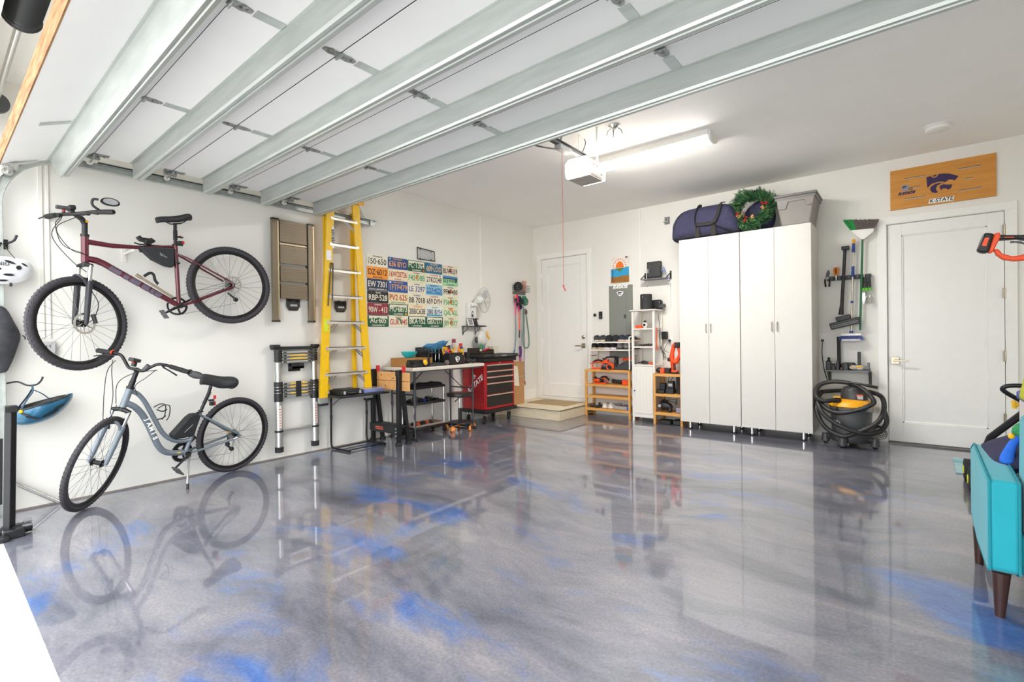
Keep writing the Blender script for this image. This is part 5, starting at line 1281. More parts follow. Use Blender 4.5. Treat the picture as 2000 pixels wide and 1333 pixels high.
# ================================================================== rolling stool
sto = thing('rolling_stool', 'round black rolling stool with orange wheels in front of the white table', 'stool', (.42, 4.58, 0))
SX, SY = .41, 4.56
b = MB(); b.lathe((SX, SY, .448), (0, 0, 1), [(.15, 0), (.175, .006), (.18, .025), (.175, .045), (.15, .05), (0, .05)], 40); b.build('seat', mat('black_vinyl', '202022', .4), sto)
b = MB(); b.lathe((SX, SY, .498), (0, 0, 1), [(.115, 0), (.115, .002), (0, .002)], 36); b.build('seat_pad', mat('brown_pad', '6b3a2c', .5), sto)
b = MB(); b.cyl((SX, SY, .28), (SX, SY, .448), .0125, 14); b.build('piston', CHROME, sto)
b = MB(); b.cyl((SX, SY, .10), (SX, SY, .29), .024, 16).cyl((SX, SY, .43), (SX, SY, .45), .04, 16); b.build('column', BLACK, sto)
b = MB(); b.tube([(SX, SY, .435), (SX + .05, SY - .12, .405), (SX + .06, SY - .15, .395)], .006, 6); b.build('lever', BLACK, sto)
b = MB(); b.lathe((SX, SY, .098), (0, 0, 1), [(.16, 0), (.165, .004), (.16, .012), (0, .02)], 36); b.build('tool_tray', BLACK, sto)
for k in range(5):
    a = radians(-75 + 72 * k); ex, ey = SX + .19 * cos(a), SY + .19 * sin(a)
    b = MB(); b.tube([(SX, SY, .095), (ex, ey, .085)], [.02, .014], 8, flat=.6).cyl((ex, ey, .055), (ex, ey, .09), .009, 8); b.build('base_arm', BLACK, sto)
    b = MB(); b.lathe((ex, ey, .036), (cos(a + .9), sin(a + .9), 0), [(.014, -.013), (.030, -.013), (.036, -.006), (.036, .006), (.030, .013), (.014, .013)], 22); q = b.build('caster_wheel', ORANGE2, sto)
    b = MB(); b.lathe((ex, ey, .036), (cos(a + .9), sin(a + .9), 0), [(0, -.016), (.013, -.016), (.013, .016), (0, .016)], 14).box(ex - .008, ex + .008, ey - .008, ey + .008, .05, .075); b.build('wheel_hub', LGREY, q)

# ================================================================== red rolling tool chest
tc_ = thing('tool_chest', 'red rolling tool chest with five black drawers and a black lid', 'tool chest', (.25, 5.32, 0))
TX0, TX1, TY0, TY1 = .03, .46, 5.0, 5.66
MB().box(TX0, TX1, TY0, TY1, .205, .885).build('body', RED, tc_, bev=.006)
b = MB(); b.box(TX0 - .01, TX1 + .035, TY0 - .02, TY1 + .025, .155, .205); b.build('base_frame', BLACK, tc_, bev=.006)
b = MB(); b.box(TX0 - .01, TX1 + .03, TY0 - .03, TY1 + .03, .885, .945).prism([(TX0 - .01, .945), (TX1 + .055, .945), (TX1 + .065, .975), (TX1 + .045, .995), (TX0 - .01, .995)], lambda u, v, d: (u, d, v), TY0 - .05, TY1 + .045); b.build('lid_tray', BLACK, tc_, bev=.01)
b = MB(); b.box(TX1 + .06, TX1 + .067, 5.16, 5.56, .955, .985); b.build('grip', DGREY, tc_, bev=.004)
text('CRAFTSMAN', (TX1 + .0675, 5.36, .971), .02, LGREY, tc_, bold=.0005)
zs = [(.765, .842), (.680, .752), (.590, .668), (.425, .578), (.245, .412)]
for z0, z1 in zs:
    b = MB(); b.box(TX1, TX1 + .008, TY0 + .05, TY1 - .04, z0, z1 - .004); q = b.build('drawer', mat('black_drawer', '2b2a29', .35, .2), tc_, bev=.002)
    b = MB(); b.box(TX1 + .006, TX1 + .02, TY0 + .045, TY1 - .035, z1 - .014, z1 + .003); b.build('handle_strip', mat('pale_trim', 'cfc6b4', .3, .5), q, bev=.002)
b = MB(); b.lathe((TX1, 5.33, .866), (1, 0, 0), [(.012, 0), (.012, .006), (0, .008)], 16); b.build('lock', CHROME, tc_)
for y in (TY0 + .03, TY1 - .02):
    MB().box(TX1, TX1 + .01, y - .018, y + .012, .21, .88).build('corner_post', RED, tc_, bev=.003)
for x, y in ((.40, 5.06), (.40, 5.60), (.08, 5.06), (.08, 5.60)):
    b = MB(); b.lathe((x, y, .055), (.9, .35, 0), [(.0, -.016), (.04, -.016), (.055, -.012), (.055, .012), (.04, .016), (0, .016)], 24); q = b.build('caster', RUBBER, tc_)
    b = MB(); b.box(x - .028, x + .028, y - .028, y + .028, .145, .155).tube([(x + .022, y + .008, .15), (x + .022, y + .008, .055)], .006, 6, flat=2).tube([(x - .022, y - .008, .15), (x - .022, y - .008, .055)], .006, 6, flat=2); b.build('caster_fork', CHROME, q)
# K-STATE decal on the side of the chest facing the opening
text('K-STATE', (.275, TY0 - .0015, .56), .095, WHITEPT, tc_, frame=BACK, rot=radians(38), bold=.003, shear=.35, depth=.0006)
def wildcat(place, m, parent, name='wildcat_emblem'):
    """striped cat-head emblem drawn as flat shapes; place(u, v, d)"""
    q = None
    shapes = [[(-1, .81), (-.71, .87), (-.64, .72), (-.48, .64), (-.32, .72), (-.23, .92), (.1, .90), (.47, .79), (1, .45), (.86, .22), (.73, .08), (.68, .17), (.49, .27), (.32, .20), (.23, .08), (-.05, .2), (-.33, .21), (-.66, .12), (-.95, -.2)],
              [(.25, .04), (-.18, .11), (-.47, .07), (-.71, -.13), (-.78, -.36), (-.66, -.66), (-.42, -.78), (-.28, -.73), (-.40, -.41), (-.33, -.13), (-.09, .02)],
              [(-.16, -.36), (-.16, -.18), (.06, -.07), (.3, -.16), (.63, -.22), (.54, -.53), (.35, -.66), (.23, -.48), (.03, -.46), (-.06, -.61)],
              [(-.62, .88), (-.58, .80), (-.48, .73), (-.38, .80), (-.33, .91)]]
    for sh in shapes:
        b = MB(); b.prism(sh, place, 0, 1); q = b.build(name, m, parent) if q is None else b.build(name, m, parent)
wildcat(lambda u, v, d: (.255 + u * .042, TY0 - .0016 - d * .0006, .665 + v * .042), WHITEPT, tc_)
# on the chest
ty = thing('wood_tray', 'dark brown open wooden box with oddments on the red chest lid', 'box', (.25, 5.15, .995))
b = MB(); b.box(.14, .38, 4.99, 5.30, .995, 1.002).box(.14, .148, 4.99, 5.30, .995, 1.085).box(.372, .38, 4.99, 5.30, .995, 1.04).box(.14, .38, 4.99, 4.998, .995, 1.085).box(.14, .38, 5.292, 5.30, .995, 1.06); b.build('box', mat('dark_walnut', '3a2620', .5, var=.15), ty)
b = MB(); b.tube([(.25, 5.04, 1.03), (.26, 5.16, 1.045)], .018, 8); b.build('white_roll', WHITEP, ty)
b = MB(); b.tube([(.3, 5.15, 1.045), (.28, 5.30, 1.07)], .014, 8); b.build('red_tube', REDP, ty)
b = MB(); b.box(.18, .30, 5.38, 5.50, .995, 1.09).box(.178, .302, 5.378, 5.502, 1.09, 1.105); tag(b.build('labelled_canister', mat('cream_canister', 'd9d4c0', .5), None, bev=.004), 'cream canister with a dark lid on the red chest near the wall', 'canister')
for k, y in enumerate((4.905, 4.935, 4.965)):
    pass
b = MB(); b.lathe((.15, 5.27, .995), (0, 0, 1), [(.02, 0), (.022, .10), (.012, .13), (.012, .15), (0, .15)], 14); tag(b.build('green_bottle', GREENP), 'small green bottle behind the dark wooden box', 'bottle')
b = MB(); b.lathe((.12, 5.35, .995), (0, 0, 1), [(.03, 0), (.032, .12), (.02, .16), (.015, .18), (0, .18)], 16); tag(b.build('blue_bottle', mat('blue_grey_bottle', '5f88a8', .3, alpha=.9)), 'blue plastic bottle on the red chest below the hanging bag', 'bottle')
bgw = thing('hanging_pouch', 'white mesh bag with yellow clips hanging from the small black shelf', 'bag', (.1, 5.33, 1.18))
b = MB(); vs = []; n = 16
for z, r in [(1.10, .03), (1.12, .075), (1.17, .10), (1.22, .105), (1.27, .09), (1.31, .06), (1.335, .03)]:
    vs += [(.105 + r * .8 * cos(2 * pi * j / n), 5.33 + r * 1.0 * sin(2 * pi * j / n) * (1 + .1 * sin(3 * j)), z) for j in range(n)]
b.add(vs, [(i * n + j, i * n + (j + 1) % n, (i + 1) * n + (j + 1) % n, (i + 1) * n + j) for i in range(6) for j in range(n)] + [tuple(range(n)), tuple(6 * n + j for j in range(n))]); b.build('bag', mat('white_mesh', 'd6d3cc', .7, var=.12, scale=30, bump=.3), bgw)
b = MB(); b.tube(smoothpts([(.18, 5.38, 1.32), (.2, 5.36, 1.28), (.2, 5.38, 1.24)], 4), .012, 8).ell((.17, 5.43, 1.22), .015, .02, .02, 10, 8); b.build('yellow_clip', GOLD, bgw)
b = MB(); b.ell((.10, 5.23, 1.20), .03, .025, .05, 10, 8); b.tube([(.1, 5.27, 1.335), (.08, 5.27, 1.40)], .004, 6); b.build('dark_cord', DGREY, bgw)

# cardboard box behind the chest
cb = thing('cardboard_box', 'tall brown cardboard box on the step beside the red chest', 'box', (.17, 6.0, .163))
b = MB(); b.box(.03, .26, 5.90, 6.17, .165, .84); b.build('carton', CARDBOARD, cb, bev=.003)
b = MB(); b.box(.26, .2625, 5.90, 6.17, .60, .606); b.build('tape_seam', LGREY, cb)
b = MB(); b.add([(.2625, 5.895, .78), (.2625, 6.0, .77), (.2625, 6.04, .45), (.2625, 5.91, .47), (.264, 5.895, .78), (.264, 6.0, .77), (.264, 6.04, .45), (.264, 5.91, .47)], [(4, 5, 6, 7), (0, 1, 5, 4), (1, 2, 6, 5), (2, 3, 7, 6), (3, 0, 4, 7)]); b.build('paper_sheet', mat('paper', 'e8e2d2', .7), cb)

# small wall shelf with frames and the wall fan
ws = thing('wall_shelf', 'small black wall shelf with curved brackets left of the leashes', 'shelf', (0, 5.2, 1.4))
MB().box(.0, .12, 5.02, 5.44, 1.398, 1.41).build('board', BLACKM, ws)
for y in (5.04, 5.30):
    b = MB(); b.tube([(.005, y, 1.395), (.005, y, 1.275)], .006, 6).tube(smoothpts([(.005, y, 1.28), (.03, y, 1.32), (.09, y, 1.36), (.11, y, 1.395)], 4), .005, 6); b.build('bracket', BLACKM, ws)
fa = thing('photo_frame', 'white framed small screen leaning on the small black shelf', 'frame', (.06, 5.16, 1.41))
b = MB(); T = Matrix.Translation((.06, 5.165, 1.41)) @ Matrix.Rotation(radians(-18), 4, 'Y'); b.T = T; b.box(-.006, .006, -.06, .06, 0, .11); b.build('frame', WHITEP, fa, bev=.002)
b = MB(); b.T = T; b.box(.006, .007, -.045, .04, .015, .095); b.build('screen', mat('grey_screen', '8a8a8c', .3), fa)
fb = thing('phone_dock', 'black phone stand on the small black shelf beside the white frame', 'stand', (.06, 5.32, 1.41))
b = MB(); T = Matrix.Translation((.04, 5.31, 1.41)) @ Matrix.Rotation(radians(-22), 4, 'Y'); b.T = T; b.box(-.005, .005, -.05, .03, 0, .115).box(-.03, .02, -.05, .06, .108, .118); b.build('back', BLACK, fb, bev=.002)
MB().box(.03, .11, 5.26, 5.42, 1.41, 1.418).build('base', BLACK, fb)
FANW = mat('white_fan_plastic', 'e6e5e1', .35)
fn = thing('wall_fan', 'white wall-mounted fan with a wire cage turned towards the house door', 'fan', (0, 5.2, 1.7))
b = MB(); b.box(0, .08, 5.10, 5.26, 1.52, 1.76); b.build('wall_mount', FANW, fn, bev=.015)
b = MB(); b.box(.08, .12, 5.13, 5.24, 1.70, 1.75); b.tube([(.09, 5.2, 1.74), (.13, 5.24, 1.82)], .02, 10); b.build('arm', FANW, fn, bev=.008)
fc = Vector((.16, 5.34, 1.80)); fax = Vector((.35, .93, .05)).normalized()
b = MB(); b.lathe(fc - fax * .13, fax, [(.0, 0), (.045, .005), (.06, .03), (.062, .09), (.05, .10), (0, .10)], 24); b.build('motor', FANW, fn)
WIRE = mat('white_wire', 'c4c3bf', .3, .3)
b = MB()
fx, fy, _ = frame_of(fax)
for s, dd in ((1, .07), (-1, -.06)):
    for k in range(32):
        a = 2 * pi * k / 32; e = fx * cos(a) + fy * sin(a)
        b.tube([fc + fax * dd + e * .035, fc + fax * dd * .9 + e * .10, fc + e * .19], .0011, 4)
for r_, d_ in ((.19, 0), (.10, .063), (.10, -.054), (.035, .07)): b.torus(fc + fax * d_, fax, r_, .0028 if r_ == .19 else .0016, 40, 5)
b.build('cage', WIRE, fn)
for k in range(3):
    b = MB(); vs = []
    for i in range(5):
        r_ = .03 + i * .032; wv = .02 + .045 * sin(pi * min(1, (i + .6) / 4.5))
        a = 2 * pi * k / 3
        for s in (-1, 1):
            aa_ = a + s * wv / max(r_, .05) * .7
            vs += [fc + (fx * cos(aa_) + fy * sin(aa_)) * r_ + fax * (s * .018 + d) for d in (0, .002)]
    b.add(vs, [(i * 4 + p, i * 4 + q, i * 4 + 4 + q, i * 4 + 4 + p) for i in range(4) for p, q in ((0, 2), (2, 3), (3, 1), (1, 0))]); b.build('blade', mat('clear_blade', 'dcdddc', .2, alpha=.7), fn)
b = MB(); b.cyl((.081, 5.17, 1.56), (.086, 5.17, 1.56), .022, 18); b.build('control_knob', DGREY, fn)
b = MB(); b.tube(smoothpts([(.083, 5.165, 1.565), (.09, 5.15, 1.60), (.085, 5.17, 1.63), (.083, 5.19, 1.60)], 4), .004, 6); b.build('pull_loop', DGREY, fn)
b = MB(); b.tube(smoothpts([(.05, 5.24, 1.54), (.02, 5.28, 1.48), (.012, 5.28, 1.44), (.012, 5.20, 1.43), (.012, 5.14, 1.455), (.01, 5.27, 1.47)], 5), .003, 5); b.build('power_cord', mat('beige_cord', 'c9bfae', .5), fn)

# leash rack near the corner
lr = thing('wire_basket', 'grey wire wall basket above the hanging dog leashes', 'basket', (0, 6.38, 2.05))
b = MB(); yA, yB, zA, zB = 6.21, 6.56, 2.0, 2.10
for k in range(9): b.tube([(.01, lerp(yA, yB, k / 8), zB), (.01, lerp(yA, yB, k / 8), zA), (.11, lerp(yA, yB, k / 8), zA), (.11, lerp(yA, yB, k / 8), zB)], .0022, 4)
for z in (zA, zA + .033, zA + .066, zB): b.tube([(.01, yA, z), (.11, yA, z), (.11, yB, z), (.01, yB, z)], .0028, 4, closed=True)
b.build('wire_frame', mat('aged_wire', '6b655c', .4, .5), lr)
MB().box(0, .02, yA + .01, yB - .01, 1.955, 2.0).build('hook_board', mat('grey_board', '77716a', .7), lr)
b = MB(); b.lathe((.06, 6.30, 2.015), (0, 0, 1), [(.05, 0), (.07, .03), (.075, .08), (.05, .13), (.0, .15)], 16); tag(b.build('cap', mat('black_cap', '27262a', .8)), 'dark knitted cap lying in the wire basket', 'cap')
b = MB(); b.lathe((.06, 6.47, 2.015), (0, 0, 1), [(.03, 0), (.03, .12), (.034, .13), (.034, .17), (0, .175)], 16); tag(b.build('skin_tone_bottle', mat('peach_plastic', 'd9a08c', .4)), 'peach coloured bottle standing in the wire basket', 'bottle')
MAGENTA = mat('magenta_webbing', 'd4267e', .6); CORAL = mat('coral_webbing', 'f0714e', .6); SAGE = mat('sage_webbing', '5f8577', .7); LAV = mat('lavender_rope', 'a396ac', .7); BLUEG = mat('blue_grey_cord', '5f8299', .7)
def leash(label, m, pts, r, extra=None, flat=1.0):
    t = thing('dog_leash', label, 'leash', pts[0], 'dog leashes on the wall hooks')
    b = MB(); b.tube(smoothpts(pts, 5), r, 8, flat=flat); b.build('strap', m, t)
    for nm, mm, pp, rr_ in (extra or []):
        b = MB(); b.tube(smoothpts(pp, 4), rr_, 6); b.build(nm, mm, t)
leash('pink and blue-grey leash hanging leftmost below the wire basket', BLUEG, [(.05, 6.235, 1.60), (.05, 6.235, 1.3), (.05, 6.215, 1.12), (.05, 6.20, 1.02)], .008, [('pink_end', CORAL, [(.05, 6.24, 1.93), (.05, 6.238, 1.88)], .018), ('pink_strap', PINK, [(.05, 6.238, 1.86), (.05, 6.235, 1.6)], .010), ('collar_tie', BLACK, [(.05, 6.238, 1.90), (.05, 6.238, 1.82)], .016), ('tassel', BLUEG, [(.05, 6.20, 1.03), (.05, 6.17, .95)], .015)])
leash('magenta and coral leash with a purple tassel below the wire basket', MAGENTA, [(.06, 6.27, 1.95), (.06, 6.30, 1.75), (.06, 6.31, 1.66)], .013, [('coral_strap', CORAL, [(.06, 6.31, 1.66), (.06, 6.315, 1.35)], .011), ('clasp', BLACK, [(.06, 6.315, 1.36), (.06, 6.31, 1.22)], .010), ('chain', GALVD, [(.06, 6.31, 1.22), (.06, 6.315, 1.06)], .006), ('purple_tassel', PURPLE, [(.06, 6.33, 1.08), (.07, 6.33, .98), (.06, 6.32, .90)], .022), ('magenta_tip', MAGENTA, [(.06, 6.32, .90), (.06, 6.325, .82)], .013)])
leash('grey-green leash folded into a long loop below the wire basket', SAGE, [(.05, 6.46, 1.72), (.06, 6.44, 1.45), (.06, 6.41, 1.22), (.06, 6.43, 1.09), (.06, 6.50, 1.045), (.06, 6.57, 1.09), (.06, 6.575, 1.25), (.06, 6.53, 1.5), (.05, 6.50, 1.72)], .011)
leash('long lavender rope leash with a snap hook hanging lowest', LAV, [(.03, 6.48, 1.75), (.03, 6.49, 1.2), (.03, 6.475, .8), (.03, 6.48, .5)], .008, [('snap_hook', mat('copper_snap', 'a8603e', .3, .8), [(.03, 6.48, .50), (.04, 6.46, .46), (.04, 6.48, .42), (.03, 6.50, .45), (.03, 6.49, .48)], .006), ('second_strand', LAV, [(.03, 6.40, 1.75), (.03, 6.40, 1.2), (.03, 6.40, .75)], .006)])
b = MB()
for k in range(7): b.ell((.05 + .01 * (k % 2), 6.30 + .035 * (k % 4), 1.88 - .045 * (k // 2)), .03, .03, .045, 10, 7)
tag(b.build('harness', mat('black_harness', '25282b', .8)), 'black dog harness bunched below the wire basket', 'harness')
b = MB()
for k in range(5): b.ell((.06, 6.45 + .025 * (k % 3), 1.90 - .05 * (k // 2)), .03, .035, .035, 10, 7)
tag(b.build('waste_bag_pouch', mat('green_pouch', '2f7f63', .6)), 'green leash pouch hanging below the wire basket', 'pouch')
b = MB(); b.torus((.05, 6.54, 1.84), (1, .2, 0), .05, .008, 20, 6); b.ell((.05, 6.52, 1.66), .02, .03, .05, 10, 7)
tag(b.build('brown_collar', mat('brown_leather', '6b4436', .6)), 'brown dog collar hanging at the right under the wire basket', 'collar')
# ================================================================== tall white cabinets
CABW = mat('white_laminate', 'd4d1ca', 0.35, var=0.01)
CABS = mat('cabinet_edge', 'd6d2ca', 0.4, var=0.01)
def cabinet(x0, x1, label):
    t = thing('tall_cabinet', label, 'cabinet', ((x0 + x1) / 2, 6.5, 0), 'tall white cabinets')
    yf, yb, z0, z1 = 6.30, 6.80, .10, 2.47
    MB().box(x0, x1, yf, yb, z0, z1).build('carcass', CABS, t, bev=.001)
    xm = (x0 + x1) / 2
    for a, c, hx in ((x0 + .002, xm - .0015, xm - .05), (xm + .0015, x1 - .002, xm + .035)):
        q = MB().box(a, c, yf - .018, yf - .0005, z0 + .002, z1 - .002).build('door', CABW, t, bev=.0015)
        hh = xm - .028 if a < xm - .1 else xm + .028
        b = MB(); b.tube([(hh, yf - .018, 1.365), (hh, yf - .042, 1.36), (hh, yf - .042, 1.265), (hh, yf - .018, 1.26)], .0048, 8); b.build('handle', mat('matt_nickel', 'a9a59c', .35, .8), q)
    for x in (x0 + .1, x1 - .1):
        for y in (yf + .06, yb - .07):
            b = MB(); b.cyl((x, y, .018), (x, y, z0), .024, 18); q = b.build('leg', CHROME, t)
            b = MB(); b.cyl((x, y, 0), (x, y, .018), .027, 18); b.build('leg_pad', BLACK, q)
    return t
cabinet(2.765, 3.503, 'tall white two-door cabinet on steel legs, left one, under the blue duffel')
cabinet(3.508, 4.250, 'tall white two-door cabinet on steel legs, right one, under the grey tote')
CT = 2.47
# duffel bag
df = thing('duffel_bag', 'large navy duffel bag with black straps lying on top of the left cabinet', 'bag', (3.1, 6.5, CT))
b = MB(); secs_ = [(2.665, .19, .16, 0), (2.685, .21, .26, 0), (2.74, .22, .36, 0), (2.83, .225, .41, .0), (3.05, .225, .415, 0), (3.28, .225, .42, 0), (3.38, .22, .39, 0), (3.44, .20, .28, 0), (3.50, .16, .13, 0)]
n = 20; vs = []
for x, hy, hz, _ in secs_:
    for j in range(n):
        a = 2 * pi * j / n; cy, cz = cos(a), sin(a)
        e = .55
        yy = math.copysign(abs(cy) ** e, cy) * hy; zz = (math.copysign(abs(cz) ** e, cz) * .5 + .5) * hz
        vs.append((x + .006 * sin(7 * a), 6.49 + yy + .006 * sin(x * 30 + a * 3), CT + .003 + zz + .006 * sin(x * 23 + a * 2) * (1 if cz > -.5 else 0)))
b.add(vs, [(i * n + j, i * n + (j + 1) % n, (i + 1) * n + (j + 1) % n, (i + 1) * n + j) for i in range(len(secs_) - 1) for j in range(n)] + [tuple(range(n)), tuple((len(secs_) - 1) * n + j for j in range(n))])
b.build('body', NAVY, df, sub=1)
STRAP = mat('black_webbing_strap', '2b2723', .8, var=.1)
def ribbon(pts, w_, nrm, m, nm, par):
    pts = smoothpts(pts, 5); nrm = Vector(nrm); vs = []
    for p in pts: vs += [p - nrm * w_ / 2 + Vector((0, -.002, 0)), p + nrm * w_ / 2 + Vector((0, -.002, 0)), p + nrm * w_ / 2 + Vector((0, .002, 0)), p - nrm * w_ / 2 + Vector((0, .002, 0))]
    k = len(pts)
    return MB().add(vs, [(i * 4 + q, i * 4 + (q + 1) % 4, i * 4 + 4 + (q + 1) % 4, i * 4 + 4 + q) for i in range(k - 1) for q in range(4)] + [(0, 1, 2, 3), (4 * k - 4, 4 * k - 3, 4 * k - 2, 4 * k - 1)]).build(nm, m, par)
ribbon([(3.01, 6.27, CT + .01), (3.01, 6.255, CT + .13)], .055, (1, 0, 0), STRAP, 'strap', df)
ribbon([(3.21, 6.27, CT + .01), (3.21, 6.255, CT + .13)], .055, (1, 0, 0), STRAP, 'strap', df)
b = MB(); b.tube(smoothpts([(3.01, 6.255, CT + .12), (2.985, 6.25, CT + .22), (3.0, 6.262, CT + .33), (3.02, 6.30, CT + .40), (3.03, 6.38, CT + .415)], 5), .022, 8, flat=.3); b.build('carry_handle', STRAP, df)
b = MB(); b.tube(smoothpts([(3.31, 6.38, CT + .42), (3.30, 6.30, CT + .40), (3.285, 6.25, CT + .34), (3.26, 6.245, CT + .24), (3.20, 6.245, CT + .16), (3.01, 6.25, CT + .16)], 5), .02, 8, flat=.3); b.build('carry_handle', STRAP, df)
b = MB(); b.tube(smoothpts([(3.21, 6.25, CT + .14), (3.28, 6.245, CT + .10), (3.36, 6.25, CT + .06), (3.45, 6.27, CT + .02)], 5), .02, 8, flat=.3); b.build('carry_handle', STRAP, df)
b = MB(); b.tube([(2.68, 6.28, CT + .03), (3.50, 6.28, CT + .03)], .006, 6).tube(smoothpts([(2.70, 6.28, CT + .10), (2.75, 6.28, CT + .28), (2.84, 6.28, CT + .36)], 5), .004, 6); b.build('piping', STRAP, df)

# wreath
wr = thing('christmas_wreath', 'green pine wreath with red berries on the cabinets between duffel and tote', 'wreath', (3.62, 6.45, CT))
PINE = [mat('pine_needle_%d' % i, c, .7, var=.2) for i, c in enumerate(('386a40', '4c8254', '6b9c62', '2c5536'))]
random.seed(5)
mbs = [MB() for _ in PINE]
cen = Vector((3.615, 6.44, CT + .285)); tl_ = Vector((0, -1, .28)).normalized()
wx, wy, wd_ = frame_of(tl_)
for k in range(2400):
    a = random.uniform(0, 2 * pi); rb = random.uniform(.125, .235 + .03 * sin(3 * a + 1) + .02 * sin(7 * a))
    dd = random.uniform(-.07, .07)
    base = cen + (wx * cos(a) + wy * sin(a)) * rb + tl_ * dd
    dirn = (wx * cos(a + random.uniform(.3, 1.4)) + wy * sin(a + random.uniform(.3, 1.4))) + tl_ * random.uniform(-.4, .9); dirn.normalize()
    m_ = mbs[random.randrange(4)]
    L = random.uniform(.03, .06)
    if base.z < CT + .012: continue
    sd = dirn.cross(Vector((random.random(), random.random(), random.random()))).normalized()
    for q in range(5):
        o_ = base + dirn * (L * q / 5)
        for s in (-1, 1):
            tip = o_ + dirn * .018 + sd * (s * .020)
            if tip.z < CT + .003 or tip.y > 6.79: continue
            w_ = sd.cross(dirn) * .0025
            m_.add([o_ - w_, o_ + w_, tip + w_ * .4, tip - w_ * .4], [(0, 1, 2, 3)])
for m_, mm in zip(mbs, PINE): m_.build('pine_sprigs', mm, wr, smooth=False)
b = MB(); b.torus(cen, tl_, .18, .04, 30, 8); b.build('core', PINE[3], wr)
BERRY = mat('red_berries', 'b81420', .35); TAN_ = mat('dried_blossom', 'c79a5c', .7)
for a0, nm, mm in ((.15, 'berries', BERRY), (3.6, 'berries', BERRY), (4.4, 'berries', BERRY), (6.0, 'dried_flowers', TAN_), (3.9, 'dried_flowers', TAN_), (4.9, 'dried_flowers', TAN_)):
    b = MB()
    for k in range(14):
        p = cen + (wx * cos(a0 + random.uniform(-.15, .15)) + wy * sin(a0 + random.uniform(-.15, .15))) * random.uniform(.12, .19) - tl_ * -random.uniform(.06, .09)
        b.ell(p, .008, .008, .008, 8, 6)
    b.build(nm, mm, wr)
nb = thing('navy_cloth', 'bunched navy cloth seen through the hole of the wreath', 'cloth', (3.66, 6.7, CT))
b = MB(); b.ell((3.66, 6.68, CT + .22), .17, .085, .22, 18, 12); b.ell((3.58, 6.69, CT + .2), .12, .08, .2, 14, 10); b.build('folds', NAVY, nb)
# grey tote
to = thing('storage_tote', 'grey plastic storage tote on top of the right cabinet', 'storage bin', (4.1, 6.5, CT))
TOTE = mat('taupe_plastic', '8b8580', .45, var=.03)
b = MB(); vs = [(3.945, 6.36, CT + .002), (4.235, 6.36, CT + .002), (4.235, 6.76, CT + .002), (3.945, 6.76, CT + .002), (3.895, 6.325, CT + .33), (4.285, 6.325, CT + .33), (4.285, 6.79, CT + .33), (3.895, 6.79, CT + .33)]
b.add(vs, [(0, 3, 2, 1), (4, 5, 6, 7), (0, 1, 5, 4), (1, 2, 6, 5), (2, 3, 7, 6), (3, 0, 4, 7)]); b.build('bin', TOTE, to, bev=.02, segs=3)
b = MB(); b.box(3.875, 4.305, 6.305, 6.80, CT + .335, CT + .362).box(3.885, 4.295, 6.315, 6.79, CT + .30, CT + .336); b.build('rim', mat('dark_taupe', '7c7976', .45), to, bev=.008)
b = MB(); pr_ = [(3.905, CT + .305), (4.28, CT + .305), (4.265, CT + .215), (4.205, CT + .205), (4.185, CT + .275), (4.02, CT + .275), (3.995, CT + .195), (3.915, CT + .205)]
def front(u, v, d): return (u, 6.36 - (v - CT) * .106 - .001 - d, v)
b.prism(pr_, front, 0, .012); b.build('handle_panel', TOTE, to, bev=.004)
# small gauge on the wall left of the cabinets
tg = thing('wall_gauge', 'small grey digital gauge high on the back wall left of the duffel', 'gauge', (2.41, D, 2.885))
b = MB(); b.box(2.375, 2.445, D - .025, D, 2.835, 2.935); b.build('case', MGREY, tg, bev=.004)
b = MB(); b.box(2.385, 2.425, D - .027, D - .025, 2.87, 2.92); b.build('display', LGREY, tg)
text('8', (2.405, D - .0275, 2.895), .05, INK, tg, frame=BACK, bold=.002)
b = MB(); b.cyl((2.365, D - .02, 2.87), (2.365, D - .005, 2.87), .012, 10); b.build('knob', LGREY, tg)

# ================================================================== open racks and narrow cabinet
def wood_rack(x0, x1, y0, y1, zs, label, legw=.032):
    t = thing('bamboo_rack', label, 'shelf rack', ((x0 + x1) / 2, (y0 + y1) / 2, 0), 'bamboo racks at the back wall')
    for x in (x0, x1 - legw):
        for y in (y0, y1 - legw):
            MB().box(x, x + legw, y, y + legw, 0, zs[0] - .0).build('post', BAMBOO, t, bev=.002)
        for z in [.05] + list(zs[1:]):
            MB().box(x + .006, x + legw - .006, y0 + legw, y1 - legw, z - .035, z - .008).build('side_rail', BAMBOO, t)
    for k, z in enumerate(zs):
        b = MB(); b.box(x0 if k == 0 else x0 + legw, x1 if k == 0 else x1 - legw, y0 + .004, y0 + .026, z - .036, z)
        b.box(x0 + legw * (k > 0), x1 - legw * (k > 0), y1 - .026, y1 - .004, z - .036, z)
        nsl = 6
        for j in range(nsl):
            yy = y0 + .03 + j * (y1 - y0 - .06) / nsl
            b.box(x0 + legw * (k > 0), x1 - legw * (k > 0), yy, yy + (y1 - y0 - .06) / nsl - .004, z - .014, z - .002)
        b.build('shelf', BAMBOO, t)
    return t
wood_rack(1.175, 1.935, 6.535, 6.80, (.722, .497, .318, .125), 'wide four-shelf bamboo rack beside the step, carrying tools and shoes')
wood_rack(2.335, 2.742, 6.42, 6.76, (.702, .425, .165), 'narrow three-shelf bamboo rack between white shelf unit and tall cabinets')
MB_ = MB
WM = mat('white_lacquer', 'e9e5dd', .4, var=.01)
sr = thing('shoe_rack', 'white two-shelf shoe rack standing on the wide bamboo rack', 'shoe rack', (1.6, 6.65, .722))
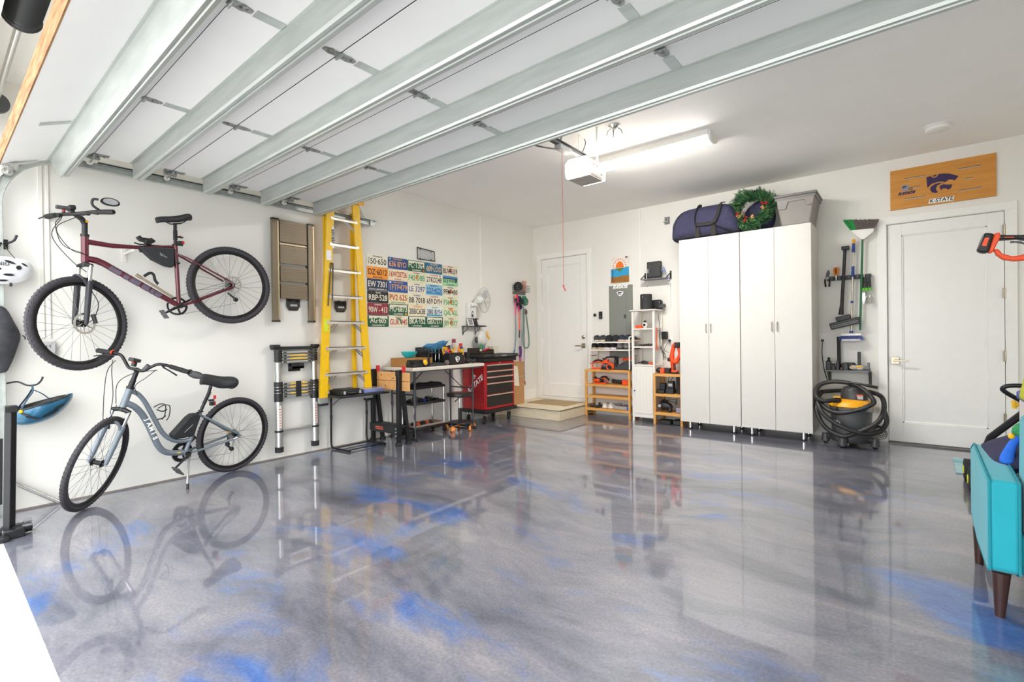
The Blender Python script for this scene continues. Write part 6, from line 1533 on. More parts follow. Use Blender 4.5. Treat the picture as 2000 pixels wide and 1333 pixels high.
for x in (1.245, 1.925):
    b = MB(); xo = 0.05 if x < 1.5 else 0
    b.tube(smoothpts([(x, 6.545, .73), (x + xo * .5, 6.545, 1.0), (x + xo, 6.545, 1.17), (x + xo, 6.555, 1.205), (x + xo, 6.59, 1.215), (x + xo, 6.75, 1.215), (x + xo, 6.78, 1.20), (x + xo, 6.785, 1.17), (x, 6.785, .73)], 4), .011, 8); b.build('side_frame', WM, sr)
    for z in (.81, .93): MB().cyl((x + .005, 6.545, z), (x + .005, 6.785, z), .006, 8).build('side_rod', MGREY, sr)
for z, xa in ((1.145, 1.31), (1.028, 1.27)):
    b = MB(); b.box(xa, 1.935, 6.535, 6.555, z - .02, z).box(xa, 1.935, 6.775, 6.79, z - .02, z)
    for k in range(4): b.box(xa, 1.935, 6.57 + k * .052, 6.605 + k * .052, z - .012, z - .003)
    b.build('shelf', WM, sr)
# shoes
def make_shoe(name, cols, label, laces=True, h=.075):
    up, so, la = cols
    t = thing(name, label, 'shoe', (0, 0, 0))
    out = []
    Ln = .235
    prof = [(0, .028), (.02, .033), (.06, .032), (.10, .030), (.14, .036), (.18, .042), (.21, .038), (.228, .024), (.235, .006)]
    pts = [(x, -w_) for x, w_ in prof] + [(x, w_) for x, w_ in prof[::-1]]
    b = MB(); b.prism(pts, lambda u, v, d: (u, v, d), 0.002, .024); b.build('sole', so, t, bev=.004)
    b = MB(); n = 12; vs = []
    secs = [(.004, .026, .078), (.03, .031, .088), (.07, .031, .080), (.10, .030, .066), (.13, .034, .054), (.17, .038, .044), (.205, .034, .036), (.225, .02, .028)]
    for x, w_, hh in secs:
        for j in range(n):
            a = pi * j / (n - 1); vs.append((x, w_ * cos(a) * (1 if sin(a) < .5 else .75 + .25 * (1 - sin(a))), .022 + (hh - .022) * sin(a) ** .8))
    b.add(vs, [(i * n + j, i * n + j + 1, (i + 1) * n + j + 1, (i + 1) * n + j) for i in range(len(secs) - 1) for j in range(n - 1)] + [tuple(range(n)), tuple((len(secs) - 1) * n + j for j in range(n))]); b.build('upper', up, t, sub=1)
    b = MB(); b.lathe((.045, 0, .070), (-.25, 0, 1), [(.018, -.01), (.026, 0), (.029, .012), (.022, .013), (.018, 0), (0, 0)], 16, sx=1.0, sy=1.0); b.build('collar', up, t)
    if laces:
        b = MB()
        for k in range(4): b.tube([(.09 + k * .02, -.018, .074 - k * .0075), (.092 + k * .02, 0, .080 - k * .0075), (.095 + k * .02, .018, .074 - k * .0075)], .003, 5)
        b.build('laces', la, t)
    return t
fab = lambda n_, h_: mat(n_, h_, .8, var=.12, scale=40)
protoA = make_shoe('running_shoe', (fab('charcoal_knit', '3f4044'), mat('cream_sole', 'cdbfa8', .6), mat('mint_laces', '7fb3a3', .7)), 'a')
protoB = make_shoe('running_shoe', (fab('black_knit', '1f2023'), mat('black_sole', '242424', .6), BLACK), 'b')
protoC = make_shoe('running_shoe', (fab('navy_knit', '2b3140'), mat('blush_sole', 'd9b9a4', .6), mat('navy_laces', '2b3140', .7)), 'c')
protoD = make_shoe('running_shoe', (fab('black_mesh', '17171b'), mat('tan_sole', 'c9b08e', .6), BLACK), 'd')
protoE = make_shoe('running_shoe', (fab('black_pink_mesh', '1d1b20'), mat('white_red_sole', 'e6d9dc', .5), mat('hot_pink_laces', 'd0205c', .6)), 'e')
protoF = make_shoe('running_shoe', (fab('grey_camo_mesh', '8a8482'), mat('charcoal_sole', '3a3636', .6), mat('grey_laces', 'b5aeac', .7)), 'f')
rows = [(1.145, 1.345, .105, [(protoA, 'charcoal running shoe with mint laces and cream sole, upper shoe-rack shelf'), (protoB, 'all-black running shoe in the middle of the upper shoe-rack shelf'), (protoC, 'navy running shoe with thick blush sole, upper shoe-rack shelf')]),
        (1.028, 1.305, .108, [(protoD, 'black running shoe with tan sole, lower shoe-rack shelf'), (protoE, 'black shoe with pink laces and white-red sole, lower shelf'), (protoF, 'grey patterned shoe with dark sole at the right end, lower shelf')])]
for z, x0, dx, items in rows:
    for k, (pr, lb) in enumerate(items):
        for s in (0, 1):
            x = x0 + dx * (2 * k + s); side = ', left of its pair' if s == 0 else ', right of its pair'
            lab = lb + side
            if s == 0: o = pr; o.location = (x - .02, 6.57, z + .001); o.rotation_euler = (0, 0, radians(58)); o['label'] = lab
            else: o = dup(pr, (x - .02, 6.57, z + .001), lab, rot=(0, 0, radians(52)))
            o['group'] = 'shoes on the white shoe rack'; o.scale = (1.12, 1.12, 1.2)
ws_ = make_shoe('white_sneaker', (mat('white_leather', 'e9e4da', .5), mat('white_rubber', 'ece7dc', .5), INK), 'white sneaker with black marks on the lowest bamboo shelf, left of its pair')
ws_.location = (1.46, 6.59, .127); ws_.rotation_euler = (0, 0, radians(70)); ws_['group'] = 'white sneakers on the bamboo rack'
dup(ws_, (1.56, 6.59, .127), 'white sneaker with black marks on the lowest bamboo shelf, right of its pair', rot=(0, 0, radians(66)), group='white sneakers on the bamboo rack')
sdl = thing('sandal', 'black sandal on the left of the lowest bamboo shelf, left of its pair', 'shoe', (0, 0, 0), 'black sandals on the bamboo rack')
b = MB(); b.prism([(0, -.03), (.1, -.028), (.18, -.042), (.235, -.03), (.245, 0), (.235, .03), (.18, .04), (.1, .03), (0, .03)], lambda u, v, d: (u, v, d), .001, .022); b.build('sole', BLACK, sdl, bev=.004)
b = MB()
for x, w_ in ((.17, .042), (.07, .032)): b.tube(smoothpts([(x, -w_, .02), (x - .01, -w_ * .7, .055), (x - .01, w_ * .7, .055), (x, w_, .02)], 5), .010, 6, flat=.4)
b.build('strap', BLACK, sdl)
sdl.location = (1.235, 6.59, .126); sdl.rotation_euler = (0, 0, radians(50))
dup(sdl, (1.33, 6.585, .126), 'black sandal on the left of the lowest bamboo shelf, right of its pair', rot=(0, 0, radians(48)))
cm = thing('plastic_box', 'clear plastic box of odds and ends at the right of the lowest bamboo shelf', 'box', (1.75, 6.65, .126))
MB().box(1.64, 1.89, 6.58, 6.76, .127, .175).build('tray', mat('frosted_plastic', 'b9b4ae', .3, var=.15, scale=30, alpha=.8), cm, bev=.004)
b = MB(); b.ell((1.70, 6.66, .195), .05, .04, .022, 10, 6).ell((1.80, 6.66, .185), .04, .04, .015, 10, 6); b.build('contents', mat('mixed_greys', '9a918c', .5, var=.3, scale=40), cm)
MB().box(1.86, 1.895, 6.57, 6.60, .127, .18).build('blue_tag', BLUEP, cm)
# chainsaw on the wide rack
z = .722
ch = thing('chainsaw', 'orange and black cordless chainsaw with a dark bar cover on the wide bamboo rack', 'chainsaw', (1.5, 6.6, z))
b = MB(); F2 = lambda u, v, d: (u, 6.60 + d, z + v)
b.prism([(1.44, .0), (1.45, .06), (1.47, .115), (1.51, .15), (1.55, .155), (1.555, .11), (1.66, .085), (1.67, .03), (1.64, .0)], F2, -.055, .045); b.build('body', ORANGE, ch, bev=.008)
b = MB(); b.prism([(1.455, .0), (1.47, .05), (1.50, .095), (1.56, .10), (1.60, .085), (1.64, .05), (1.64, .0)], F2, -.068, -.055); b.build('side_cover', BLACK, ch, bev=.005)
b = MB(); b.torus((1.60, 6.528, z + .042), (0, 1, 0), .038, .009, 18, 6, a0=-1.8, a1=1.6); b.build('orange_arc', ORANGE, ch)
b = MB()
for k in range(8): b.cyl((1.50 + .02 * (k % 4), 6.528, z + .055 + .02 * (k // 4)), (1.50 + .02 * (k % 4), 6.533, z + .055 + .02 * (k // 4)), .006, 6)
b.build('vent_dots', LGREY, ch)
b = MB(); b.tube([(1.285, 6.60, z + .012), (1.275, 6.60, z + .09), (1.30, 6.60, z + .105), (1.44, 6.60, z + .115)], .012, 8).tube([(1.28, 6.60, z + .012), (1.45, 6.60, z + .012)], .012, 8); b.build('rear_handle', ORANGE, ch)
b = MB(); b.tube(smoothpts([(1.29, 6.60, z + .108), (1.34, 6.60, z + .135), (1.40, 6.60, z + .14), (1.46, 6.60, z + .12)], 4), .014, 8); b.build('grip', BLACK, ch)
b = MB(); b.tube([(1.48, 6.56, z + .115), (1.54, 6.56, z + .185), (1.60, 6.57, z + .195), (1.68, 6.60, z + .195)], .013, 8).cyl((1.47, 6.6, z + .15), (1.47, 6.6, z + .175), .014, 10); b.build('front_handle', BLACK, ch)
b = MB(); b.box(1.675, 1.69, 6.55, 6.62, z + .06, z + .20).box(1.675, 1.745, 6.545, 6.56, z + .19, z + .205).box(1.735, 1.75, 6.545, 6.56, z + .12, z + .205).box(1.69, 1.715, 6.55, 6.62, z + .05, z + .18); b.build('hand_guard', BLACK, ch, bev=.003)
MB().box(1.66, 1.925, 6.565, 6.60, z + .004, z + .085).build('bar_cover', mat('charcoal_scabbard', '3b3c3d', .55), ch, bev=.006)
cs_ = thing('circular_saw', 'black and red-orange saw behind the chainsaw bar cover', 'saw', (1.82, 6.70, z))
b = MB(); F3 = lambda u, v, d: (u, 6.70 + d, z + v)
b.prism([(1.70, .0), (1.73, .09), (1.78, .13), (1.84, .12), (1.92, .14), (1.95, .0)], F3, -.04, .04); b.build('body', DGREY, cs_, bev=.01)
b = MB(); b.tube(smoothpts([(1.76, 6.66, z + .15), (1.80, 6.66, z + .165), (1.86, 6.66, z + .15), (1.91, 6.66, z + .185), (1.95, 6.66, z + .16)], 4), .018, 8); b.build('handle', ORANGE, cs_)
b = MB(); b.tube([(1.70, 6.66, z + .02), (1.75, 6.66, z + .09)], .012, 6); b.build('guard', BLACK, cs_)
z = .497
sn = thing('palm_sander', 'black palm sander with orange trim on the second bamboo shelf, left', 'sander', (1.4, 6.63, z))
b = MB(); b.box(1.30, 1.43, 6.60, 6.68, z + .02, z + .085).box(1.285, 1.31, 6.60, 6.68, z + .05, z + .105).tube(smoothpts([(1.41, 6.64, z + .085), (1.46, 6.64, z + .10), (1.51, 6.64, z + .085), (1.545, 6.64, z + .055)], 4), [.026] * 8 + [.016] * 5, 10); b.build('body', BLACK, sn, bev=.008)
b = MB(); b.box(1.31, 1.50, 6.595, 6.69, z + .0, z + .018).box(1.32, 1.40, 6.594, 6.60, z + .03, z + .075).tube(smoothpts([(1.43, 6.612, z + .075), (1.47, 6.61, z + .09), (1.52, 6.615, z + .06)], 4), .008, 6).box(1.302, 1.315, 6.595, 6.60, z + .02, z + .09); b.build('orange_trim', ORANGE, sn, bev=.003)
jt = thing('reciprocating_saw', 'black and orange handheld saw on the second bamboo shelf, right', 'saw', (1.75, 6.63, z))
b = MB(); b.tube([(1.60, 6.63, z + .045), (1.62, 6.63, z + .05), (1.66, 6.63, z + .045), (1.78, 6.63, z + .04)], [.028, .032, .028, .030], 12); b.build('body', BLACK, jt)
b = MB(); b.box(1.775, 1.87, 6.60, 6.665, z + .002, z + .075).box(1.592, 1.60, 6.62, 6.66, z + .02, z + .06); b.build('orange_housing', ORANGE, jt, bev=.01)
MB().box(1.87, 1.895, 6.60, 6.665, z + .002, z + .07).build('battery', BLACK, jt, bev=.004)

# narrow white shelf unit with door
wc = thing('narrow_cabinet', 'narrow white shelf unit with open shelves above a panelled door', 'cabinet', (2.16, 6.66, 0))
x0, x1, y0, y1 = 1.985, 2.330, 6.50, 6.80
for x in (x0, x1 - .03):
    for y in (y0, y1 - .03): MB().box(x, x + .03, y, y + .03, 0, 1.585).build('post', WM, wc, bev=.002)
MB().box(x0 - .025, x1 + .02, y0 - .02, y1 + .005, 1.585, 1.602).build('top', WM, wc, bev=.003)
for zz in (1.335, 1.075, .812): MB().box(x0 + .004, x1 - .004, y0 + .003, y1 - .003, zz - .018, zz).build('shelf', WM, wc, bev=.001)
for x in (x0 + .008, x1 - .022): MB().box(x, x + .014, y0 + .03, y1 - .03, .11, .80).build('side_panel', WM, wc)
MB().box(x0 + .03, x1 - .03, y1 - .012, y1 - .005, .11, .80).build('back_panel', WM, wc)
b = MB(); b.box(x0 + .032, x1 - .032, y0 + .002, y0 + .016, .118, .79)
for k in range(1, 4): pass
q = b.build('door', WM, wc, bev=.002)
b = MB(); a_, c_ = x0 + .075, x1 - .075; w0 = (c_ - a_) / 4
b.box(x0 + .032, x0 + .072, y0 - .003, y0 + .002, .118, .79).box(x1 - .072, x1 - .032, y0 - .003, y0 + .002, .118, .79).box(x0 + .072, x1 - .072, y0 - .003, y0 + .002, .118, .165).box(x0 + .072, x1 - .072, y0 - .003, y0 + .002, .742, .79)
for k in range(4): b.box(a_ + k * w0 + .001, a_ + (k + 1) * w0 - .001, y0 - .0008, y0 + .002, .166, .741)
b.build('door_frame', WM, q)
b = MB(); b.lathe((x0 + .045, y0 - .003, .44), (0, -1, 0), [(.006, 0), (.005, .012), (.011, .018), (.010, .024), (0, .026)], 14); b.build('knob', DGREY, q)
MB().box(x0 + .03, x1 - .03, y0 + .003, y0 + .016, .06, .116).build('plinth', WM, wc)
# things on it
sk = thing('speaker', 'tall black cylindrical speaker in front on the narrow white shelf unit', 'speaker', (2.16, 6.58, 1.602))
b = MB(); b.lathe((2.175, 6.585, 1.602), (0, 0, 1), [(.075, 0), (.082, .004), (.082, .215), (.076, .222), (0, .222)], 36); b.build('body', mat('speaker_cloth', '2c2b2b', .7, var=.2, scale=80), sk)
b = MB(); b.tube([(2.16, 6.50, 1.77), (2.16, 6.5, 1.80)], .003, 6); b.build('light_bar', LGREY, sk)
rd = thing('radio', 'wide black radio behind the cylindrical speaker on the white shelf unit', 'radio', (2.2, 6.72, 1.602))
b = MB(); b.box(2.055, 2.36, 6.68, 6.77, 1.603, 1.745); b.build('case', BLACK, rd, bev=.035, segs=3)
b = MB(); b.cyl((2.375, 6.68, 1.655), (2.375, 6.75, 1.655), .03, 14); b.ell((2.345, 6.66, 1.635), .014, .01, .014, 8, 6); b.build('knob', DGREY, rd)
b = MB()
for x in (2.04, 2.085): b.cyl((x, 6.56, 1.36), (x, 6.62, 1.36), .024, 16)
tag(b.build('ear_protectors', ORANGE), 'orange round pair of ear protectors on the upper open white shelf', 'ear protection')
cw_ = thing('security_camera', 'small white camera on the upper open white shelf', 'camera', (2.14, 6.62, 1.335))
b = MB(); b.lathe((2.145, 6.60, 1.385), (0, -1, 0), [(.02, -.03), (.034, -.02), (.036, .01), (.028, .018), (0, .018)], 20).cyl((2.145, 6.62, 1.336), (2.145, 6.62, 1.36), .02, 12); b.build('body', WHITEP, cw_)
b = MB(); b.cyl((2.145, 6.585, 1.385), (2.145, 6.578, 1.385), .02, 16); b.build('lens', INK, cw_)
b = MB(); b.box(2.10, 2.13, 6.66, 6.69, 1.336, 1.45); tag(b.build('black_remote', BLACK, None, bev=.004), 'slim black device upright behind the white camera', 'device')
b = MB(); random.seed(3)
for k in range(9): b.tube([(2.05 + k * .024, 6.60 + random.uniform(-.03, .03), 1.088), (2.075 + k * .024, 6.62 + random.uniform(-.03, .03), 1.096 + random.uniform(0, .015))], .011, 7)
tag(b.build('hand_tools', mat('dark_tool_steel', '3a332f', .5, var=.4, scale=60)), 'row of small dark tools on the middle open white shelf', 'tools')
hg_ = thing('glue_gun', 'black and orange hand tool on the lowest open white shelf', 'tool', (2.15, 6.6, .812))
b = MB(); b.tube([(2.03, 6.60, .84), (2.08, 6.60, .84), (2.09, 6.60, .84)], [.006, .008, .02], 8).tube([(2.09, 6.60, .842), (2.12, 6.60, .845), (2.17, 6.60, .84), (2.20, 6.60, .835)], [.022, .026, .022, .012], 10); b.build('body', BLACK, hg_)
b = MB(); b.tube([(2.20, 6.60, .833), (2.215, 6.60, .833), (2.285, 6.60, .833)], [.01, .016, .016], 10); b.build('orange_grip', ORANGE, hg_)
# cables hanging on the right side of the shelf unit
cbn = thing('hanging_cables', 'bundle of black and orange charging cables hanging beside the white shelf unit', 'cables', (2.36, 6.7, 1.3))
b = MB(); b.tube(smoothpts([(2.345, 6.54, 1.34), (2.345, 6.54, 1.2), (2.345, 6.54, 1.10), (2.35, 6.55, 1.02)], 4), .008, 6); b.build('orange_cable', ORANGE, cbn)
for k in range(4):
    b = MB(); b.tube(smoothpts([(2.345 + .012 * k, 6.60, 1.54 - .1 * k), (2.36, 6.62, 1.3), (2.35 + .02 * (k % 2), 6.63, 1.1), (2.40, 6.66, .98 - .03 * k), (2.37 + .02 * k, 6.70, .92)], 5), .003, 5); b.build('black_cable', BLACK, cbn)
# outlet and charger on the back wall
ow = thing('outlet', 'white wall outlet with black plugs right of the narrow shelf unit', 'outlet', (2.44, D, 1.2))
MB().box(2.415, 2.485, D - .008, D, 1.14, 1.26).build('plate', WHITEP, ow, bev=.002)
MB().box(2.325, 2.405, D - .075, D - .002, 1.175, 1.285).build('charger', BLACK, ow, bev=.01)
b = MB(); b.ell((2.43, D - .03, 1.155), .022, .025, .02, 10, 8); b.build('plug', BLACK, ow)
for pts in ([(2.43, D - .04, 1.14), (2.40, D - .06, 1.10), (2.36, D - .06, 1.0), (2.39, D - .07, .93), (2.345, D - .07, .88)], [(2.44, D - .05, 1.15), (2.47, D - .06, 1.08), (2.50, D - .06, 1.02)], [(2.34, D - .05, 1.175), (2.345, D - .06, 1.10), (2.36, D - .06, 1.02), (2.43, D - .06, .98)]):
    b = MB(); b.tube(smoothpts(pts, 5), .003, 5); b.build('cable', BLACK, ow)
# things on the narrow bamboo rack
z = .702
bl = thing('leaf_blower', 'upright orange and black cordless leaf blower on the narrow bamboo rack', 'leaf blower', (2.58, 6.58, z))
b = MB(); b.tube(smoothpts([(2.565, 6.58, z + .01), (2.56, 6.58, z + .12), (2.545, 6.58, z + .22), (2.56, 6.58, z + .33), (2.60, 6.58, z + .41)], 5), [.034] * 12 + [.028] * 9, 12); b.build('tube', ORANGE, bl)
b = MB(); b.tube(smoothpts([(2.60, 6.58, z + .14), (2.63, 6.58, z + .20), (2.66, 6.58, z + .27), (2.64, 6.58, z + .36)], 4), .026, 10); b.build('handle_loop', ORANGE, bl)
b = MB(); b.box(2.59, 2.665, 6.54, 6.62, z + .355, z + .43).cyl((2.51, 6.55, z + .19), (2.51, 6.62, z + .19), .028, 14); b.build('battery', BLACK, bl, bev=.01)
MB().box(2.565, 2.60, 6.535, 6.54, z + .385, z + .41).build('orange_plate', ORANGE, bl, bev=.002)
dl = thing('cordless_drill', 'orange and black cordless drill standing on its battery on the narrow bamboo rack', 'drill', (2.61, 6.50, z))
b = MB(); b.box(2.57, 2.66, 6.45, 6.54, z + .0, z + .02); b.build('battery', BLACK, dl, bev=.004)
b = MB(); b.box(2.575, 2.655, 6.455, 6.535, z + .02, z + .05).ell((2.62, 6.49, z + .165), .05, .04, .035, 14, 8); b.build('housing', ORANGE, dl, bev=.008)
b = MB()
for k in range(5): b.cyl((2.612, 6.495, z + .05 + k * .018), (2.612, 6.495, z + .062 + k * .018), .016, 12)
b.build('grip', BLACK, dl)
lv = thing('laser_level', 'black cordless tool with an orange battery on the left of the narrow bamboo rack', 'tool', (2.42, 6.50, z))
b = MB(); b.ell((2.395, 6.50, z + .042), .05, .045, .04, 14, 8).box(2.44, 2.545, 6.48, 6.58, z + .005, z + .075); b.build('body', BLACK, lv, bev=.01)
MB().box(2.425, 2.48, 6.44, 6.50, z + .005, z + .07).build('battery', ORANGE, lv, bev=.006)
z = .425
bc_ = thing('battery_charger', 'black battery charger with an upright pack on the middle of the narrow rack', 'charger', (2.40, 6.53, z))
b = MB(); b.box(2.36, 2.475, 6.46, 6.60, z, z + .05).box(2.39, 2.47, 6.50, 6.58, z + .05, z + .14); b.build('body', BLACK, bc_, bev=.008)
bd = thing('battery_charger', 'black charger with a pale label on the narrow rack, right of the upright pack', 'charger', (2.54, 6.53, z))
b = MB(); b.box(2.50, 2.60, 6.46, 6.58, z, z + .07).box(2.51, 2.59, 6.50, 6.57, z + .07, z + .17).tube([(2.51, 6.52, z + .17), (2.50, 6.60, z + .24)], .004, 5).tube([(2.55, 6.52, z + .17), (2.55, 6.60, z + .24)], .004, 5); b.build('body', BLACK, bd, bev=.008)
MB().box(2.52, 2.575, 6.497, 6.50, z + .10, z + .14).build('label', LGREY, bd, bev=.001)
b = MB(); b.box(2.62, 2.69, 6.52, 6.60, z, z + .24); tag(b.build('black_case', mat('matt_black_case', '17171a', .6), None, bev=.008), 'tall narrow black case at the right of the middle narrow shelf', 'case')
z = .165
pm_ = thing('air_pump', 'black electric inflator with a round gauge on the lowest narrow shelf', 'pump', (2.45, 6.53, z))
b = MB(); b.tube([(2.405, 6.53, z + .07), (2.44, 6.53, z + .09), (2.52, 6.53, z + .075), (2.55, 6.53, z + .05)], [.055, .065, .05, .03], 12).tube([(2.40, 6.53, z + .13), (2.44, 6.53, z + .165), (2.50, 6.53, z + .15)], .014, 8).ell((2.54, 6.50, z + .035), .03, .03, .035, 10, 8); b.build('body', BLACK, pm_)
b = MB(); b.lathe((2.405, 6.478, z + .085), (0, -1, 0), [(.022, 0), (.022, .006), (0, .006)], 18); b.build('gauge', LGREY, pm_)
for k in range(3):
    b = MB(); b.tube(smoothpts([(2.47, 6.55, z + .13), (2.52 + k * .015, 6.58, z + .20 - k * .03), (2.60, 6.60, z + .21 - k * .05), (2.57 + k * .02, 6.62, z + .10)], 5), .004, 5); b.build('hose', BLACK, pm_)
b = MB(); b.box(2.63, 2.70, 6.47, 6.53, z, z + .075); tag(b.build('jar', mat('grey_blue_jar', '8b8d9a', .3, var=.3, scale=50), None, bev=.008), 'small clear jar of blue screws on the lowest narrow shelf', 'jar')
b = MB(); b.box(2.63, 2.70, 6.62, 6.70, z, z + .17); tag(b.build('black_box', BLACK, None, bev=.006), 'black box at the back right of the lowest narrow shelf', 'box')
b = MB(); b.box(2.40, 2.55, 6.47, 6.60, .001, .055).box(2.385, 2.40, 6.49, 6.58, .012, .04); tag(b.build('black_power_tool', BLACK, None, bev=.01), 'black tool case lying on the floor under the narrow bamboo rack, left', 'case')
b = MB(); b.box(2.585, 2.69, 6.47, 6.60, .001, .07); tag(b.build('black_power_pack', BLACK, None, bev=.01), 'black block lying on the floor under the narrow bamboo rack, right', 'case')

# ================================================================== electrical panel, painting, wall controls, router shelf
ep = thing('electrical_panel', 'tall grey electrical panel with white stickers on the back wall', 'electrical panel', (1.665, D, 1.5))
PAN = mat('panel_grey', '858780', .5, .1, var=.02)
MB().box(1.467, 1.862, D - .012, D, .89, 2.012).build('frame', PAN, ep, bev=.002)
MB().box(1.50, 1.755, D - .018, D - .012, .92, 1.985).build('door', PAN, ep, bev=.001)
MB().box(1.725, 1.755, D - .026, D - .018, 1.50, 1.56).build('latch', DGREY, ep, bev=.002)
text('K-STATE', (1.66, D - .020, 1.985), .062, WHITEPT, ep, frame=BACK, bold=.005, shear=.3)
b = MB(); b.prism([(1.60, 1.91), (1.66, 1.925), (1.72, 1.91), (1.70, 1.865), (1.66, 1.84), (1.625, 1.865)], lambda u, v, d: (u, D - .0182 - d, v), 0, .0008); q = b.build('sticker', WHITEPT, ep)
wildcat(lambda u, v, d: (1.66 + u * .035, D - .0192 - d * .0006, 1.885 + v * .03), PURPLEI, q)
pt = thing('painting', 'small sunset beach painting on the back wall above the grey panel', 'painting', (1.66, D, 2.25))
MB().box(1.508, 1.812, D - .015, D, 2.055, 2.455).build('canvas', mat('cream_canvas', 'e9e2d6', .8), pt, bev=.001)
PF = lambda u, v, d: (u, D - .0152 - d, v)
b = MB(); b.prism([(1.508, 2.055), (1.812, 2.055), (1.812, 2.155), (1.74, 2.16), (1.65, 2.15), (1.56, 2.145), (1.508, 2.15)], PF, 0, .0008); b.build('sand', mat('ochre_paint', '9c6a2c', .8, var=.1, scale=30), pt)
b = MB(); b.prism([(1.508, 2.15), (1.56, 2.145), (1.65, 2.15), (1.74, 2.16), (1.812, 2.155), (1.812, 2.29), (1.76, 2.285), (1.70, 2.27), (1.60, 2.275), (1.508, 2.27)], PF, 0, .0006); b.build('sea', mat('sea_blue_paint', '2ea0d2', .7, var=.1, scale=20), pt)
b = MB(); b.prism([(1.658 + .068 * cos(a), 2.285 + .095 * sin(a)) for a in [pi * i / 16 for i in range(17)]], PF, 0, .0010); b.build('sun', mat('sunset_orange', 'ee7416', .6), pt)
b = MB(); b.prism([(1.58, 2.275), (1.735, 2.28), (1.70, 2.245), (1.665, 2.215), (1.62, 2.245)], PF, 0, .0012); b.build('reef', mat('reef_green', '5f7a44', .7), pt)
b = MB(); b.prism([(1.535, 2.07), (1.548, 2.07), (1.548, 2.265), (1.535, 2.265)], PF, 0, .0013); b.build('post_mark', PURPLEI, pt)
s_ = 'GREETINGS FROM FLORIDA'
for i in range(13):
    a = radians(196 - i * 16.5); px_, pz_ = 1.658 + .105 * cos(a), 2.29 + .125 * sin(a)
    b = MB(); b.T = Matrix.Translation((px_, D - .0165, pz_)) @ Matrix.Rotation(-(a - pi / 2), 4, 'Y'); b.box(-.006, .006, -.0005, .0005, -.010, .010)
    b.build('brush_stroke', mat('coral_paint', 'e2603a', .7), pt)
wildcat(lambda u, v, d: (1.775 + u * .022, D - .0155 - d * .0006, 2.43 + v * .022), PURPLEI, pt)
b = MB(); b.lathe((1.213, D, 1.572), (0, -1, 0), [(.024, 0), (.024, .018), (.018, .022), (0, .022)], 18, sx=1, sy=1); b.T = None
tag(b.build('doorbell_button', BLACK), 'small round black button on the wall beside the house door', 'button')
kp = thing('keypad', 'black rectangular garage keypad on the wall beside the round button', 'keypad', (1.315, D, 1.567))
MB().box(1.287, 1.345, D - .022, D, 1.507, 1.622).build('body', BLACK, kp, bev=.004)
b = MB(); b.box(1.305, 1.328, D - .024, D - .022, 1.525, 1.56); b.build('button', DGREY, kp, bev=.002)
MB().box(1.30, 1.335, D - .006, D, 1.69, 1.76).build('white_sensor', WHITEP, None, bev=.002)
bpy.data.objects['white_sensor']['label'] = 'tiny white wall sensor above the black keypad'; bpy.data.objects['white_sensor']['category'] = 'sensor'
rs = thing('wall_shelf', 'thin wall shelf with black brackets carrying a black router', 'shelf', (2.25, D, 2.05))
b = MB(); b.box(2.06, 2.455, D - .16, D, 2.043, 2.055); b.build('board', MGREY, rs, bev=.001)
for x in (2.065, 2.45):
    b = MB(); b.tube([(x, D - .16, 2.058), (x, D - .005, 2.135)], .007, 6).box(x - .012, x + .012, D - .004, D, 2.04, 2.16); b.build('bracket', BLACKM, rs)
ro = thing('router', 'black upright router with vents on the thin wall shelf', 'router', (2.25, D - .08, 2.055))
b = MB(); b.box(2.145, 2.345, D - .13, D - .05, 2.056, 2.30); b.build('case', BLACK, ro, bev=.006)
b = MB()
for k in range(14): b.box(2.155 + k * .0135, 2.163 + k * .0135, D - .132, D - .13, 2.09, 2.285)
b.build('vent_ribs', DGREY, ro)
MB().box(2.155, 2.17, D - .134, D - .132, 2.14, 2.20).build('label', LGREY, ro)
for k, (m, dz) in enumerate(((LGREY, 0), (BLUEP, .02), (WHITEP, .04), (BLUEP, -.02))):
    b = MB(); b.tube(smoothpts([(2.345, D - .08, 2.16 + dz * .5), (2.39, D - .10, 2.18 + dz), (2.43, D - .09, 2.10), (2.455 + .01 * k, D - .15, 2.05 - .02 * k)], 5), .005, 5); b.build('cable', m, ro)
b = MB(); b.cyl((2.10, D - .006, 1.955), (2.10, D, 1.955), .006, 8); tag(b.build('wall_screw', DGREY), 'lone dark screw in the wall below the router shelf', 'screw')
b = MB(); b.box(2.438, 2.452, D - .03, D, 1.63, 1.98).cyl((2.445, D - .034, 1.66), (2.445, D - .03, 1.66), .006, 8).cyl((2.445, D - .034, 1.95), (2.445, D - .03, 1.95), .006, 8)
tag(b.build('shelf_rail', WHITEP), 'white vertical metal strip on the wall below the router shelf', 'bracket')

# ================================================================== tool rail right of the cabinets
tr_ = thing('tool_rail', 'grey wall rail of clips holding the long-handled tools', 'tool holder', (4.53, D, 1.87))
MB().box(4.34, 4.755, D - .018, D, 1.845, 1.895).build('rail', MGREY, tr_, bev=.003)
for x in (4.39, 4.47, 4.56, 4.64, 4.735):
    b = MB(); b.lathe((x, D - .045, 1.87), (0, -.3, 1), [(.026, -.022), (.03, 0), (.026, .022)], 12); b.build('clip', DGREY, tr_)
br = thing('broom', 'broom with green and grey bristles hung upside down on a green handle', 'broom', (4.66, D, 1.3))
b = MB(); b.cyl((4.657, 6.76, 1.255), (4.688, 6.76, 2.30), .0105, 12); b.build('handle', GREEND, br)
b = MB(); b.prism([(4.672, 2.285), (4.704, 2.285), (4.79, 2.355), (4.795, 2.395), (4.578, 2.405), (4.60, 2.365)], lambda u, v, d: (u, 6.76 + d, v), -.02, .02); b.build('block', WHITEP, br, bev=.006)
random.seed(2)
